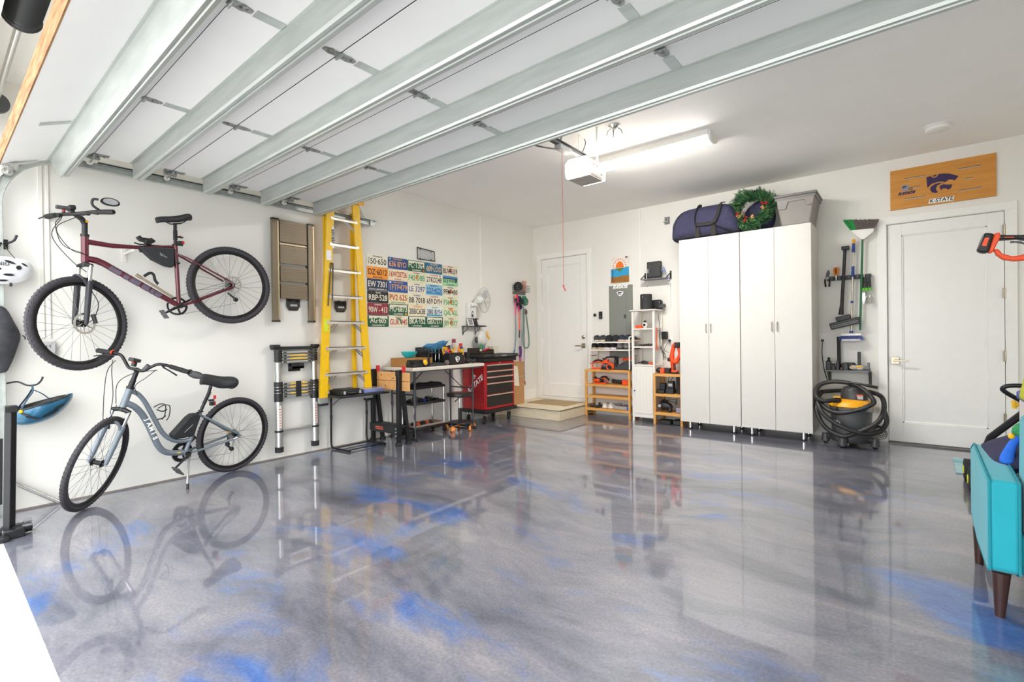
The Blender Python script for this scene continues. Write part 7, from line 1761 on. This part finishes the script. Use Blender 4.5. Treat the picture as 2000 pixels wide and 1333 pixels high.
for xa, xb, ta, tb, m in ((4.585, 4.635, 4.512, 4.60, mat('green_bristle', '2e9b4e', .7, var=.25, scale=60)), (4.635, 4.79, 4.60, 4.835, mat('grey_bristle', '6f6663', .8, var=.25, scale=60))):
    b = MB(); n_ = int((xb - xa) / .0045)
    for k in range(n_):
        t = k / (n_ - 1)
        for yy in (-.012, 0, .012):
            p0 = (lerp(xa, xb, t), 6.76 + yy, 2.395); p1 = (lerp(ta, tb, t) + random.uniform(-.004, .004), 6.76 + yy * 1.6, lerp(2.535, 2.49, (lerp(ta, tb, t) - 4.512) / .32) + random.uniform(-.006, .004))
            b.tube([p0, p1], [.0022, .0035], 4)
    b.build('bristles', m, br)
mo = thing('scrub_brush', 'white and blue deck brush on a telescoping silver and blue pole', 'brush', (4.59, D, 1.2))
b = MB(); b.cyl((4.575, 6.755, 1.235), (4.606, 6.755, 2.27), .0105, 12); q = b.build('pole', mat('beige_aluminium', 'c9bfb0', .3, .7), mo)
for za, zb, m, r in ((2.25, 2.30, GOLD, .0155), (2.15, 2.25, mat('royal_blue_grip', '27408f', .5), .015), (1.93, 1.99, mat('royal_blue_grip', ''), .0145), (1.87, 1.93, mat('royal_blue_grip', ''), .016), (1.57, 1.595, mat('royal_blue_grip', ''), .014), (1.225, 1.25, mat('royal_blue_grip', ''), .018)):
    f_ = lambda z_: 4.575 + (z_ - 1.235) * .03
    b = MB(); b.cyl((f_(za), 6.755, za), (f_(zb), 6.755, zb), r, 12); b.build('grip_sleeve', m, mo)
b = MB(); b.box(4.475, 4.675, 6.72, 6.79, 1.19, 1.222); b.build('brush_head', WHITEP, mo, bev=.012)
b = MB()
for k in range(20):
    for yy in (6.722, 6.745, 6.77):
        x = 4.475 + .2 * k / 19; b.tube([(x, yy, 1.192), (x + (x - 4.575) * .12, yy - .006, 1.145)], .0032, 4)
b.build('bristles', mat('blue_bristle', '5a68ae', .6, var=.4, scale=90), mo)
b = MB(); b.box(4.485, 4.665, 6.705, 6.785, 1.128, 1.158); b.build('bristle_pad', mat('pale_bristle', 'cfcdd6', .8), mo, bev=.01)
vw = thing('vacuum_wand', 'black vacuum wand with a wide floor nozzle hanging on the tool rail', 'vacuum wand', (4.5, D, 1.3))
b = MB(); b.tube([(4.48, 6.74, 1.44), (4.485, 6.74, 1.50), (4.49, 6.74, 1.55), (4.522, 6.74, 2.13), (4.524, 6.74, 2.2)], [.026, .022, .018, .0165, .018], 14); b.build('tube', BLACK, vw)
MB().box(4.492, 4.566, 6.70, 6.78, 2.185, 2.225).build('end_cuff', BLACK, vw, bev=.004)
b = MB(); b.T = Matrix.Translation((4.515, 6.74, 1.345)) @ Matrix.Rotation(radians(-14), 4, 'Y'); b.box(-.145, .145, -.05, .035, -.045, .03); b.box(-.07, .07, -.04, .03, .03, .085); q = b.build('floor_nozzle', mat('nozzle_black', '2d2c2d', .5), vw, bev=.006)
b = MB(); b.T = Matrix.Translation((4.515, 6.74, 1.345)) @ Matrix.Rotation(radians(-14), 4, 'Y')
for z_ in (-.03, -.012): b.box(-.13, .13, -.055, -.05, z_, z_ + .008)
b.build('brush_strip', MGREY, q)
pn = thing('pruning_shears', 'bypass pruning shears with black handles at the left end of the tool rail', 'shears', (4.345, D, 1.87))
for s in (-1, 1):
    b = MB(); b.tube(smoothpts([(4.345 + s * .008, 6.78, 1.90), (4.345 + s * .022, 6.78, 1.85), (4.345 + s * .018 + .002, 6.78, 1.775)], 4), .009, 8); b.build('handle', BLACK, pn)
b = MB(); b.prism([(4.335, 1.88), (4.36, 1.90), (4.372, 1.93), (4.366, 1.965), (4.355, 1.975), (4.335, 1.935)], lambda u, v, d: (u, 6.775 + d, v), 0, .006); b.build('blade', DGREY, pn)
MB().box(4.325, 4.365, 6.768, 6.79, 1.865, 1.895).build('joint', LGREY, pn, bev=.004)
sn2 = thing('snips', 'closed orange garden snips on the tool rail right of the shears', 'snips', (4.433, D, 1.94))
for s in (-1, 1):
    b = MB(); b.tube(smoothpts([(4.433 + s * .01, 6.775, 1.998), (4.433 + s * .019, 6.775, 1.97), (4.433 + s * .016, 6.775, 1.93), (4.433 + s * .005, 6.775, 1.905)], 4), .010, 8); b.build('handle', ORANGE2, sn2)
b = MB(); b.box(4.424, 4.442, 6.77, 6.785, 1.90, 1.99); b.build('lock', BLACK, sn2, bev=.003)
b = MB(); b.prism([(4.428, 1.905), (4.438, 1.905), (4.435, 1.84)], lambda u, v, d: (u, 6.775 + d, v), 0, .004); b.build('blade', STEEL, sn2)
MB().box(4.69, 4.755, D - .03, D - .018, 1.855, 1.90).build('hook_plate', WHITEP, tr_, bev=.003)
def gt(x, nm, label, kind):
    t = thing(nm, label, 'garden tool', (x, D, 1.7), 'garden hand tools on the rail')
    b = MB(); b.tube([(x, 6.77, 1.86), (x + .003, 6.77, 1.80), (x + .006, 6.77, 1.73)], [.011, .014, .012], 10); b.build('handle', BLACK, t)
    b = MB(); b.cyl((x + .006, 6.77, 1.735), (x + .007, 6.77, 1.705), .015, 10); b.build('green_collar', mat('lime_green', '63c22e', .5), t)
    b = MB()
    if kind == 'trowel':
        b.tube([(x + .007, 6.77, 1.705), (x + .008, 6.77, 1.68)], .005, 6)
        b.prism([(x - .008, 1.68), (x + .022, 1.68), (x + .026, 1.62), (x + .008, 1.55), (x - .012, 1.62)], lambda u, v, d: (u, 6.765 + d + .2 * abs(u - x - .007), v), 0, .003)
    else:
        b.tube([(x + .007, 6.77, 1.705), (x + .012, 6.77, 1.65)], .005, 6)
        for k in (-1, 0, 1): b.tube([(x + .012, 6.77, 1.65), (x + .014 + k * .018, 6.768, 1.62), (x + .016 + k * .02, 6.765, 1.565), (x + .016 + k * .02, 6.745, 1.556)], .003, 6)
    b.build('head', STEEL, t)
gt(4.685, 'garden_trowel', 'garden trowel with green collar, first of three beside the broom handle', 'trowel')
gt(4.715, 'hand_fork', 'garden hand fork with green collar, middle of three beside the broom handle', 'fork')
gt(4.745, 'cultivator', 'garden cultivator with green collar, last of three beside the broom handle', 'fork')
# outlet, shelf of vacuum nozzles
o3 = thing('outlet', 'white wall outlet with a black plug above the nozzle shelf', 'outlet', (4.29, D, 1.17))
MB().box(4.255, 4.325, D - .008, D, 1.11, 1.225).build('plate', WHITEP, o3, bev=.002)
MB().box(4.275, 4.305, D - .035, D - .008, 1.125, 1.155).build('plug', BLACK, o3, bev=.003)
b = MB(); b.tube(smoothpts([(4.29, D - .03, 1.12), (4.285, D - .03, 1.0), (4.30, D - .05, .85), (4.32, D - .10, .76), (4.35, D - .10, .66)], 5), .005, 6); b.build('power_cord', BLACK, o3)
vs_ = thing('wall_shelf', 'grey wall shelf carrying black vacuum nozzles beside the side door', 'shelf', (4.54, D, .8))
MB().box(4.33, 4.75, 6.64, D - .002, .782, .80).build('board', MGREY, vs_, bev=.002)
for x in (4.36, 4.745):
    b = MB(); b.box(x - .014, x + .014, D - .012, D, .63, .78).prism([(D - .16, .78), (D, .78), (D, .66)], lambda u, v, d: (d, u, v), x - .012, x - .006); b.build('bracket', DGREY, vs_)
b = MB(); b.box(4.74, 4.755, 6.64, 6.66, .78, .83); b.build('end_stop', DGREY, vs_)
def noz(name, label, f, m=BLACK, bev=0):
    b = MB(); f(b); return tag(b.build(name, m, None, bev=bev), label, 'nozzle', 'vacuum nozzles on the wall shelf')
noz('vacuum_nozzle', 'squat square-shouldered black nozzle at the left end of the shelf', lambda b: b.box(4.335, 4.385, 6.67, 6.73, .801, .905).cyl((4.362, 6.70, .905), (4.362, 6.70, .945), .0145, 14), bev=.006)
noz('vacuum_nozzle', 'small stepped black adapter second from the left on the shelf', lambda b: b.lathe((4.408, 6.69, .801), (0, 0, 1), [(.020, 0), (.020, .03), (.016, .035), (.016, .06), (.02, .065), (.02, .075), (0, .075)], 18), DGREY)
noz('vacuum_nozzle', 'slim stepped black adapter in front of the tall upright tube', lambda b: b.lathe((4.447, 6.685, .801), (0, 0, 1), [(.018, 0), (.018, .04), (.012, .08), (.014, .105), (0, .105)], 18), DGREY)
noz('extension_tube', 'tall upright black extension tube on the nozzle shelf', lambda b: b.tube([(4.457, 6.76, .801), (4.455, 6.76, 1.12), (4.455, 6.76, 1.125), (4.455, 6.76, 1.185)], [.019, .0175, .02, .02], 16))
noz('vacuum_nozzle', 'wide black gulper nozzle in the middle of the shelf', lambda b: b.prism([(4.475, .801), (4.475, .86), (4.495, .885), (4.60, .885), (4.615, .87), (4.60, .801)], lambda u, v, d: (u, d, v), 6.74, 6.79), bev=.008)
noz('vacuum_nozzle', 'flared dark cone nozzle in front of the wide gulper nozzle', lambda b: b.lathe((4.525, 6.70, .801), (0, 0, 1), [(.03, 0), (.028, .02), (.019, .055), (.021, .08), (0, .08)], 20), DGREY)
noz('vacuum_nozzle', 'tiny brown cap beside the flared cone nozzle', lambda b: b.lathe((4.485, 6.67, .801), (0, 0, 1), [(.012, 0), (.012, .03), (0, .034)], 14), mat('brown_cap', '5a4236', .5))
noz('crevice_nozzle', 'flat tall black crevice nozzle standing right of the middle', lambda b: b.box(4.632, 4.664, 6.74, 6.76, .801, 1.01), bev=.003)
noz('vacuum_nozzle', 'black elbow nozzle at the right end of the shelf', lambda b: b.cyl((4.70, 6.71, .825), (4.745, 6.71, .825), .02, 14).cyl((4.735, 6.71, .825), (4.735, 6.71, .89), .014, 14), MGREY)
sp_ = thing('plastic_bag', 'clear bag with yellow-labelled parts in front on the nozzle shelf', 'bag', (4.62, 6.69, .80))
b = MB(); b.ell((4.60, 6.69, .832), .042, .03, .026, 14, 8).ell((4.655, 6.69, .832), .04, .03, .03, 14, 8); b.build('bag', mat('clear_bag', 'c6c4c0', .3, var=.2, scale=30), sp_)
b = MB(); b.ell((4.65, 6.668, .842), .028, .012, .014, 12, 8).ell((4.59, 6.668, .84), .02, .01, .008, 12, 8); b.build('label', GOLD, sp_)

# ================================================================== wet/dry vacuum
vc = thing('shop_vacuum', 'dark grey and yellow wet-dry vacuum wrapped in its black hose', 'vacuum cleaner', (4.59, 6.35, 0))
VG = mat('vac_dark_grey', '555657', .45, var=.04); VD = mat('vac_black', '3a3b3c', .4, var=.05)
vx, vy = 4.59, 6.42
b = MB(); b.lathe((vx, vy, .06), (0, 0, 1), [(.175, 0), (.185, .02), (.19, .16), (.20, .30), (.21, .37), (.205, .38), (0, .38)], 32, sx=1.0, sy=.95); b.build('drum', VG, vc)
b = MB(); b.lathe((vx, vy, .425), (0, 0, 1), [(.21, 0), (.218, .01), (.205, .04), (.17, .075), (.12, .085), (0, .085)], 32, sx=1.0, sy=.95); b.build('yellow_lid', GOLD, vc)
b = MB(); b.lathe((vx + .03, vy, .47), (0, 0, 1), [(.12, 0), (.125, .04), (.12, .12), (.095, .165), (.05, .18), (0, .182)], 28); b.build('motor_head', VD, vc)
b = MB()
for k in range(3): b.box(vx - .02 + k * .03, vx + k * .03, vy - .10, vy - .04, .615, .645)
b.build('vent', BLACK, vc)
b = MB(); b.box(vx + .05, vx + .115, vy - .118, vy - .105, .515, .56); b.build('white_label', LGREY, vc)
MB().box(vx + .05, vx + .115, vy - .119, vy - .106, .553, .566).build('orange_label', ORANGE, vc)
b = MB(); b.box(vx - .15, vx - .08, vy - .16, vy - .06, .43, .535); b.build('switch_panel', GOLD, vc, bev=.01)
MB().box(vx - .17, vx - .11, vy - .20, vy - .17, .38, .43).build('latch', BLACK, vc, bev=.006)
MB().box(vx + .13, vx + .20, vy - .14, vy - .10, .385, .43).build('latch', MGREY, vc, bev=.006)
b = MB(); b.lathe((vx, vy, .05), (0, 0, 1), [(.19, 0), (.20, .02), (.195, .08), (.18, .085)], 32); b.build('base_ring', VD, vc)
for a in (-105, -170, -25, 90):
    ex, ey = vx + .235 * cos(radians(a)), vy + .235 * sin(radians(a))
    b = MB(); b.tube([(vx + .17 * cos(radians(a)), vy + .17 * sin(radians(a)), .085), (ex, ey, .085)], [.045, .042], 10, flat=.8).cyl((ex, ey, .03), (ex, ey, .11), .042, 16, r1=.036); q = b.build('caster_housing', VD, vc)
    b = MB(); b.cyl((ex - .02, ey, .022), (ex + .02, ey, .022), .021, 14); b.build('caster', BLACK, q)
b = MB(); b.cyl((vx - .10, vy - .175, .10), (vx - .10, vy - .205, .10), .024, 16); b.build('drain_plug', BLACK, vc)
# drum lettering follows the curve
s_ = 'WORKSHOP'
for i, chh in enumerate(s_):
    a = radians(-128 + i * 7.2); rad = .1955
    pos = Vector((vx + rad * cos(a), vy + rad * .95 * sin(a), .262 - i * .0035)); nn_ = Vector((cos(a), sin(a), 0)); tt_ = Vector((-sin(a), cos(a), 0))
    text(chh, pos + nn_ * .001, .04, WHITEPT, vc, frame=Matrix((tt_, Vector((0, 0, 1)), nn_)).transposed(), bold=.003)
for i in range(6):
    a = radians(-116 + i * 6); pos = Vector((vx + .195 * cos(a), vy + .195 * .95 * sin(a), .225)); 
    b = MB(); b.box(pos.x - .01, pos.x + .01, pos.y - .003, pos.y + .002, pos.z - .005, pos.z + .004); b.build('yellow_mark', GOLD, vc)
HOSE = mat('ribbed_hose', '232324', .45, var=.1)
def hose(pts, r, nm):
    pts = smoothpts(pts, 22); b = MB()
    R = [r * (1.0 if i % 2 else .93) for i in range(len(pts))]
    b.tube(pts, R, 12); return b.build(nm, HOSE, vc)
P_ = lambda x, z_, y: (x, y, z_)
hose([P_(4.455, .50, 6.24), P_(4.37, .49, 6.20), P_(4.30, .52, 6.22), P_(4.285, .60, 6.30), P_(4.33, .66, 6.36), P_(4.45, .69, 6.38), P_(4.60, .675, 6.35), P_(4.72, .62, 6.25), P_(4.80, .52, 6.18), P_(4.76, .47, 6.15), P_(4.66, .42, 6.14), P_(4.52, .38, 6.15), P_(4.40, .40, 6.19), P_(4.30, .50, 6.28), P_(4.30, .55, 6.42), P_(4.38, .56, 6.60), P_(4.58, .57, 6.68), P_(4.76, .57, 6.58), P_(4.86, .54, 6.40), P_(4.88, .43, 6.26), P_(4.84, .32, 6.18), P_(4.76, .25, 6.15), P_(4.66, .19, 6.15), P_(4.55, .13, 6.17), P_(4.43, .16, 6.20), P_(4.34, .24, 6.24), P_(4.285, .36, 6.30), P_(4.28, .48, 6.38), P_(4.32, .57, 6.46)], .024, 'hose')
hose([P_(4.30, .47, 6.22), P_(4.36, .36, 6.15), P_(4.47, .27, 6.13), P_(4.60, .21, 6.13), P_(4.74, .18, 6.16), P_(4.85, .21, 6.22), P_(4.90, .30, 6.30), P_(4.88, .40, 6.38)], .024, 'hose')
b = MB(); b.tube([(4.455, 6.24, .50), (4.50, 6.27, .495)], [.028, .030], 14); b.build('hose_cuff', BLACK, vc)
b = MB(); b.tube(smoothpts([(4.58, 6.33, .69), (4.68, 6.31, .68), (4.76, 6.30, .665), (4.83, 6.30, .65)], 5), [.014] * 8 + [.020] * 8, 8, flat=.8); b.build('hose_wand_end', BLACK, vc)
for k in range(4):
    b = MB(); b.torus((4.83, 6.62 - k * .01, .15 - .005 * k), (.5, 1, .15), .035 + k * .013, .0035, 24, 5); b.build('power_cord_coil', BLACK, vc)

# ================================================================== team board above the side door
kb = thing('team_board', 'orange-brown wooden board with purple wildcat emblem above the side door', 'sign', (5.35, D, 2.79))
KW = mat('amber_oak_board', 'c58436', .45, color2='d2933f', scale=3, stretch=(1.2, 6, 9))
b = MB(); KB0, KB1, KZ0, KZ1 = 4.938, 5.772, 2.578, 3.010
b.box(KB0, KB1, D - .02, D, KZ0, KZ1); b.build('board', KW, kb, bev=.002)
KF = lambda u, v, d: (u, D - .0202 - d, v)
for xa, xb, z_ in ((5.06, 5.237, 2.900), (5.115, 5.19, 2.792), (5.06, 5.237, 2.680), (5.487, 5.665, 2.908), (5.541, 5.60, 2.798), (5.491, 5.671, 2.684)):
    b = MB(); b.prism([(xa, z_ - .006), (xb, z_ - .006), (xb, z_ + .006), (xa, z_ + .006)], KF, 0, .0005); b.build('slot', mat('slot_shadow_brown', '6b563f', .9), kb)
    b = MB(); b.prism([(xa, z_ - .007), (xb, z_ - .007), (xb, z_ - .001), (xa, z_ - .001)], KF, .0005, .0008); b.build('slot_edge', LGREY, kb)
wildcat(lambda u, v, d: (5.368 + u * .126, D - .0203 - d * .0012, 2.785 + v * .115), PURPLEI, kb)
b = MB(); b.prism([(5.255, 2.592), (5.452, 2.592), (5.462, 2.640), (5.268, 2.640)], KF, 0, .0008); q = b.build('name_strip', WHITEPT, kb)
text('K\u00b7STATE', (5.358, D - .0215, 2.616), .052, INK, q, frame=BACK, bold=.001, shear=.15, sx=.95)
text('K-STATE', (5.075, D - .021, 2.742), .036, PURPLEI, kb, frame=BACK, bold=.003, shear=.35)
b = MB(); b.prism([(5.07 + .034 * cos(a) * 1.1, 2.80 + .036 * sin(a)) for a in [2 * pi * i / 20 for i in range(20)]], KF, 0, .0008); q = b.build('helmet_decal', mat('silver_grey_decal', '8f8d96', .4), kb)
b = MB(); b.tube([(5.09, D - .022, 2.79), (5.128, D - .022, 2.79), (5.124, D - .022, 2.772), (5.10, D - .022, 2.772)], .003, 4); b.build('face_mask', INK, q)
wildcat(lambda u, v, d: (5.062 + u * .020, D - .0212 - d * .0006, 2.808 + v * .016), PURPLEI, q)

# ================================================================== turquoise sofa seen from behind
TEAL = mat('turquoise_velvet', '119eac', .75, var=.06, scale=5, bump=.05)
TEAL.node_tree.nodes['Principled BSDF'].inputs['Sheen Weight'].default_value = .25
TEALP = mat('turquoise_piping', '0e8794', .7)
WALN = mat('dark_walnut_leg', '3a221b', .35, var=.12, scale=8)
sf = thing('sofa', 'turquoise velvet sofa with tapered dark wooden legs at the right edge', 'sofa', (5.7, 3.2, 0))
b = MB()
ax0, ax1 = 5.318, 5.418
arm = [(2.875, .20), (2.875, .585), (3.44, .64), (3.56, .60), (3.575, .42), (3.56, .24), (3.30, .185), (2.93, .18)]
b.prism(arm, lambda u, v, d: (d, u, v), ax0, ax1); b.build('armrest', TEAL, sf, bev=.018, segs=3)
b = MB(); b.tube([(ax0 + .006, y_, z_) for y_, z_ in arm], .005, 6, closed=True); b.build('piping', TEALP, sf)
b = MB(); b.tube([(ax1 - .004, y_, z_) for y_, z_ in arm], .005, 6, closed=True); b.build('piping', TEALP, sf)
MB().box(ax1 + .002, 6.15, 2.90, 3.54, .185, .36).build('seat_base', TEAL, sf, bev=.02)
MB().box(ax1 + .004, 6.14, 3.05, 3.57, .36, .47).build('seat_cushion', TEAL, sf, bev=.03, segs=3)
b = MB(); b.prism([(2.885, .34), (2.875, .60), (2.86, .86), (2.93, .88), (3.02, .86), (3.06, .47), (3.04, .36)], lambda u, v, d: (d, u, v), ax1 + .012, 6.15); b.build('backrest', TEAL, sf, bev=.03, segs=3)
b = MB(); b.prism(arm, lambda u, v, d: (d, u, v), 6.152, 6.235); b.build('armrest', TEAL, sf, bev=.018, segs=3)
for x, y in ((5.362, 2.905), (5.350, 3.50), (6.18, 2.93), (6.18, 3.50)):
    b = MB(); b.tube([(x, y, .19), (x - (.006 if x < 6 else -.0), y - (.0 if y < 3 else 0), .0)], [.030, .0165], 20); b.build('leg', WALN, sf)
pw = thing('pillow', 'dark navy throw pillow leaning over the sofa armrest', 'pillow', (5.45, 3.30, .6))
b = MB(); n = 12; vs = []
T = Matrix.Translation((5.455, 3.30, .64)) @ Matrix.Rotation(radians(-28), 4, 'Y') @ Matrix.Rotation(radians(8), 4, 'X')
for top in (1, -1):
    for i in range(n + 1):
        for j in range(n + 1):
            u, v = i / n * 2 - 1, j / n * 2 - 1
            hgt = .05 * (1 - u ** 4) ** .7 * (1 - v ** 4) ** .7
            k = 1 - .06 * (1 - abs(u)) * abs(v) - .06 * (1 - abs(v)) * abs(u)
            vs.append(T @ Vector((u * .13 * k, v * .20 * k, top * hgt)))
m_ = (n + 1) ** 2
b.add(vs, [(i * (n + 1) + j, (i + 1) * (n + 1) + j, (i + 1) * (n + 1) + j + 1, i * (n + 1) + j + 1) for i in range(n) for j in range(n)] + [(m_ + i * (n + 1) + j, m_ + i * (n + 1) + j + 1, m_ + (i + 1) * (n + 1) + j + 1, m_ + (i + 1) * (n + 1) + j) for i in range(n) for j in range(n)])
b.build('cushion', mat('navy_pillow', '2a2747', .85, var=.1, scale=20, bump=.1), pw)
plush = thing('plush_toy', 'soft toy in green and blue with yellow tips lying over the sofa armrest', 'toy', (5.44, 3.28, .7))
b = MB(); b.ell((5.475, 3.20, .755), .045, .05, .045, 16, 10); b.build('green_body', mat('green_plush', '2f8a52', .95, var=.25, scale=60, bump=.6), plush)
b = MB(); b.tube(smoothpts([(5.45, 3.18, .735), (5.425, 3.16, .69), (5.41, 3.15, .64), (5.41, 3.15, .61)], 4), [.014, .015, .016, .017, .018, .019, .021, .023, .025, .026, .026, .024, .018], 12); b.build('blue_leg', mat('blue_plush', '2a6ad2', .9, var=.12, scale=30), plush)
b = MB(); b.tube(smoothpts([(5.47, 3.17, .735), (5.485, 3.15, .70), (5.50, 3.14, .65), (5.51, 3.14, .62)], 4), [.016] * 6 + [.02] * 7, 12); b.build('blue_leg', mat('blue_plush', ''), plush)
b = MB(); b.ell((5.427, 3.17, .735), .013, .012, .014, 10, 8); b.build('yellow_tip', YELLOWP, plush)
b = MB(); b.prism([(5.475, .885), (5.56, .885), (5.60, 1.01), (5.54, 1.06), (5.50, 1.02)], lambda u, v, d: (u, 3.32 + d, v), -.08, .08); 
gb_ = thing('lime_bag', 'lime green bag at the right edge resting on a white bin behind the sofa', 'bag', (5.55, 3.32, .88)); b.build('bag', mat('lime_fabric', 'b5ba1c', .7), gb_, bev=.02)
b = MB(); b.tube([(5.50, 3.235, .93), (5.515, 3.235, .965)], .004, 6); b.build('zip_pull', DGREY, gb_)
wb_ = thing('storage_bin', 'white bin with blue lid standing on the floor behind the sofa seat', 'storage bin', (5.6, 3.72, 0))
MB().box(5.545, 5.85, 3.62, 3.90, .0, .84).build('bin', mat('white_bin', 'd9d2cd', .5), wb_, bev=.01)
MB().box(5.535, 5.86, 3.61, 3.91, .84, .885).build('lid', mat('cobalt_lid', '2c3f9e', .45), wb_, bev=.01)
# lawn mower
lm = thing('lawn_mower', 'black push mower with yellow knobs behind the turquoise sofa', 'lawn mower', (5.65, 4.6, 0))
yh = 4.25
b = MB(); b.tube(smoothpts([(5.90, yh, .88), (5.70, yh, .885), (5.565, yh, .885), (5.525, yh + .01, .87), (5.53, yh + .02, .845), (5.60, yh + .04, .79), (5.64, yh + .05, .76)], 5), .0135, 10).tube([(5.60, yh + .05, .77), (5.67, yh + .05, .77)], .024, 10); b.build('upper_handle', BLACKM, lm)
b = MB(); b.tube([(5.66, yh + .05, .765), (5.50, yh + .35, .50), (5.46, yh + .7, .22)], .022, 10).tube([(5.92, yh + .05, .765), (5.94, yh + .7, .22)], .022, 10); b.build('lower_handle', BLACKM, lm)
b = MB(); b.tube([(5.595, yh + .035, .765), (5.565, yh + .03, .76)], .012, 8).tube([(5.57, yh + .03, .79), (5.575, yh + .03, .74)], .011, 8); b.build('yellow_knob', YELLOWP, lm)
b = MB(); b.box(5.46, 5.95, 4.85, 5.35, .08, .22).cyl((5.70, 5.1, .2), (5.70, 5.1, .32), .14, 24); b.build('deck', VD, lm, bev=.03)
for x in (5.44, 5.97):
    for y in (5.06, 5.40):
        b = MB(); b.lathe((x, y, .09), (1, 0, 0), [(.0, -.02), (.07, -.022), (.09, -.018), (.09, .018), (.07, .022), (0, .02)], 26); q = b.build('wheel', RUBBER, lm)
        b = MB(); b.cyl((x - .026, y, .09), (x + .026, y, .09), .035, 16); b.build('yellow_hub', mat('lime_hub', 'd6d92a', .5), q)
# rug
RUG = mat('aqua_striped_rug', 'bfd3cf', .95, color2='5ba3b4', scale=2.2, stretch=(.3, 9, 1), bump=.4)
b = MB(); b.add([(5.40, 6.27, .001), (5.95, 6.27, .001), (5.95, 5.62, .001), (5.385, 5.62, .001), (5.40, 6.27, .010), (5.95, 6.27, .010), (5.95, 5.62, .010), (5.385, 5.62, .010)], [(0, 3, 2, 1), (4, 5, 6, 7), (0, 1, 5, 4), (1, 2, 6, 5), (2, 3, 7, 6), (3, 0, 4, 7)])
tag(b.build('rug', RUG), 'small aqua and white rug on the floor in front of the side door', 'rug')
# hedge trimmer on a wall hook at the right
ht = thing('hedge_trimmer', 'orange and black cordless trimmer pointing its battery left at the right edge', 'trimmer', (5.7, 3.6, 1.65))
def tq(u, v, d): # trimmer outline in metres from its battery corner
    return (5.35 + u, 3.6 + d, 1.62 + v)
b = MB(); b.prism([(.0, .035), (.028, .127), (.068, .118), (.045, .018), (.02, .022)], tq, -.035, .035); q = b.build('battery', BLACK, ht, bev=.012, segs=3)
b = MB(); b.prism([(.018, .057), (.030, .097), (.048, .097), (.036, .053)], tq, -.0365, -.035); b.build('orange_badge', ORANGE, q)
b = MB(); b.prism([(.068, .118), (.088, .12), (.092, .095), (.078, .062), (.062, .018), (.045, .018)], tq, -.03, .03); b.prism([(.066, .035), (.082, .035), (.098, .008), (.135, -.01), (.165, -.008), (.20, .008), (.215, -.04), (.195, -.035), (.14, -.035), (.10, -.022), (.075, .005)], tq, -.022, .022); b.build('orange_frame', ORANGE, ht, bev=.006)
b = MB(); b.prism([(.075, .112), (.10, .105), (.17, .095), (.215, .098), (.30, .10), (.31, -.02), (.215, -.06), (.20, .008), (.19, .065), (.15, .078), (.10, .08), (.08, .082), (.072, .09)], tq, -.028, .028); b.build('handle_body', BLACK, ht, bev=.008)
b = MB(); b.prism([(.105, .093), (.14, .088), (.14, .084), (.105, .089)], tq, -.0295, -.028); b.build('orange_line', ORANGE, ht)
b = MB(); b.prism([(.13, .072), (.165, .065), (.19, .045), (.19, .03), (.178, .05), (.15, .062), (.13, .062)], tq, -.012, .012); b.build('trigger', DGREY, ht)
b = MB(); b.box(5.66, 6.20, 3.57, 3.63, 1.66, 1.675)
for k in range(14): b.box(5.70 + k * .035, 5.712 + k * .035, 3.545, 3.655, 1.664, 1.671)
b.build('blade', STEEL, ht)
b = MB(); b.box(RX - .006, RX, 3.55, 3.65, 1.60, 1.74).tube([(RX - .004, 3.6, 1.64), (6.10, 3.6, 1.64), (6.07, 3.6, 1.69)], .008, 8); tag(b.build('wall_hook', BLACKM), 'black hook on the right wall carrying the trimmer blade', 'wall hook')
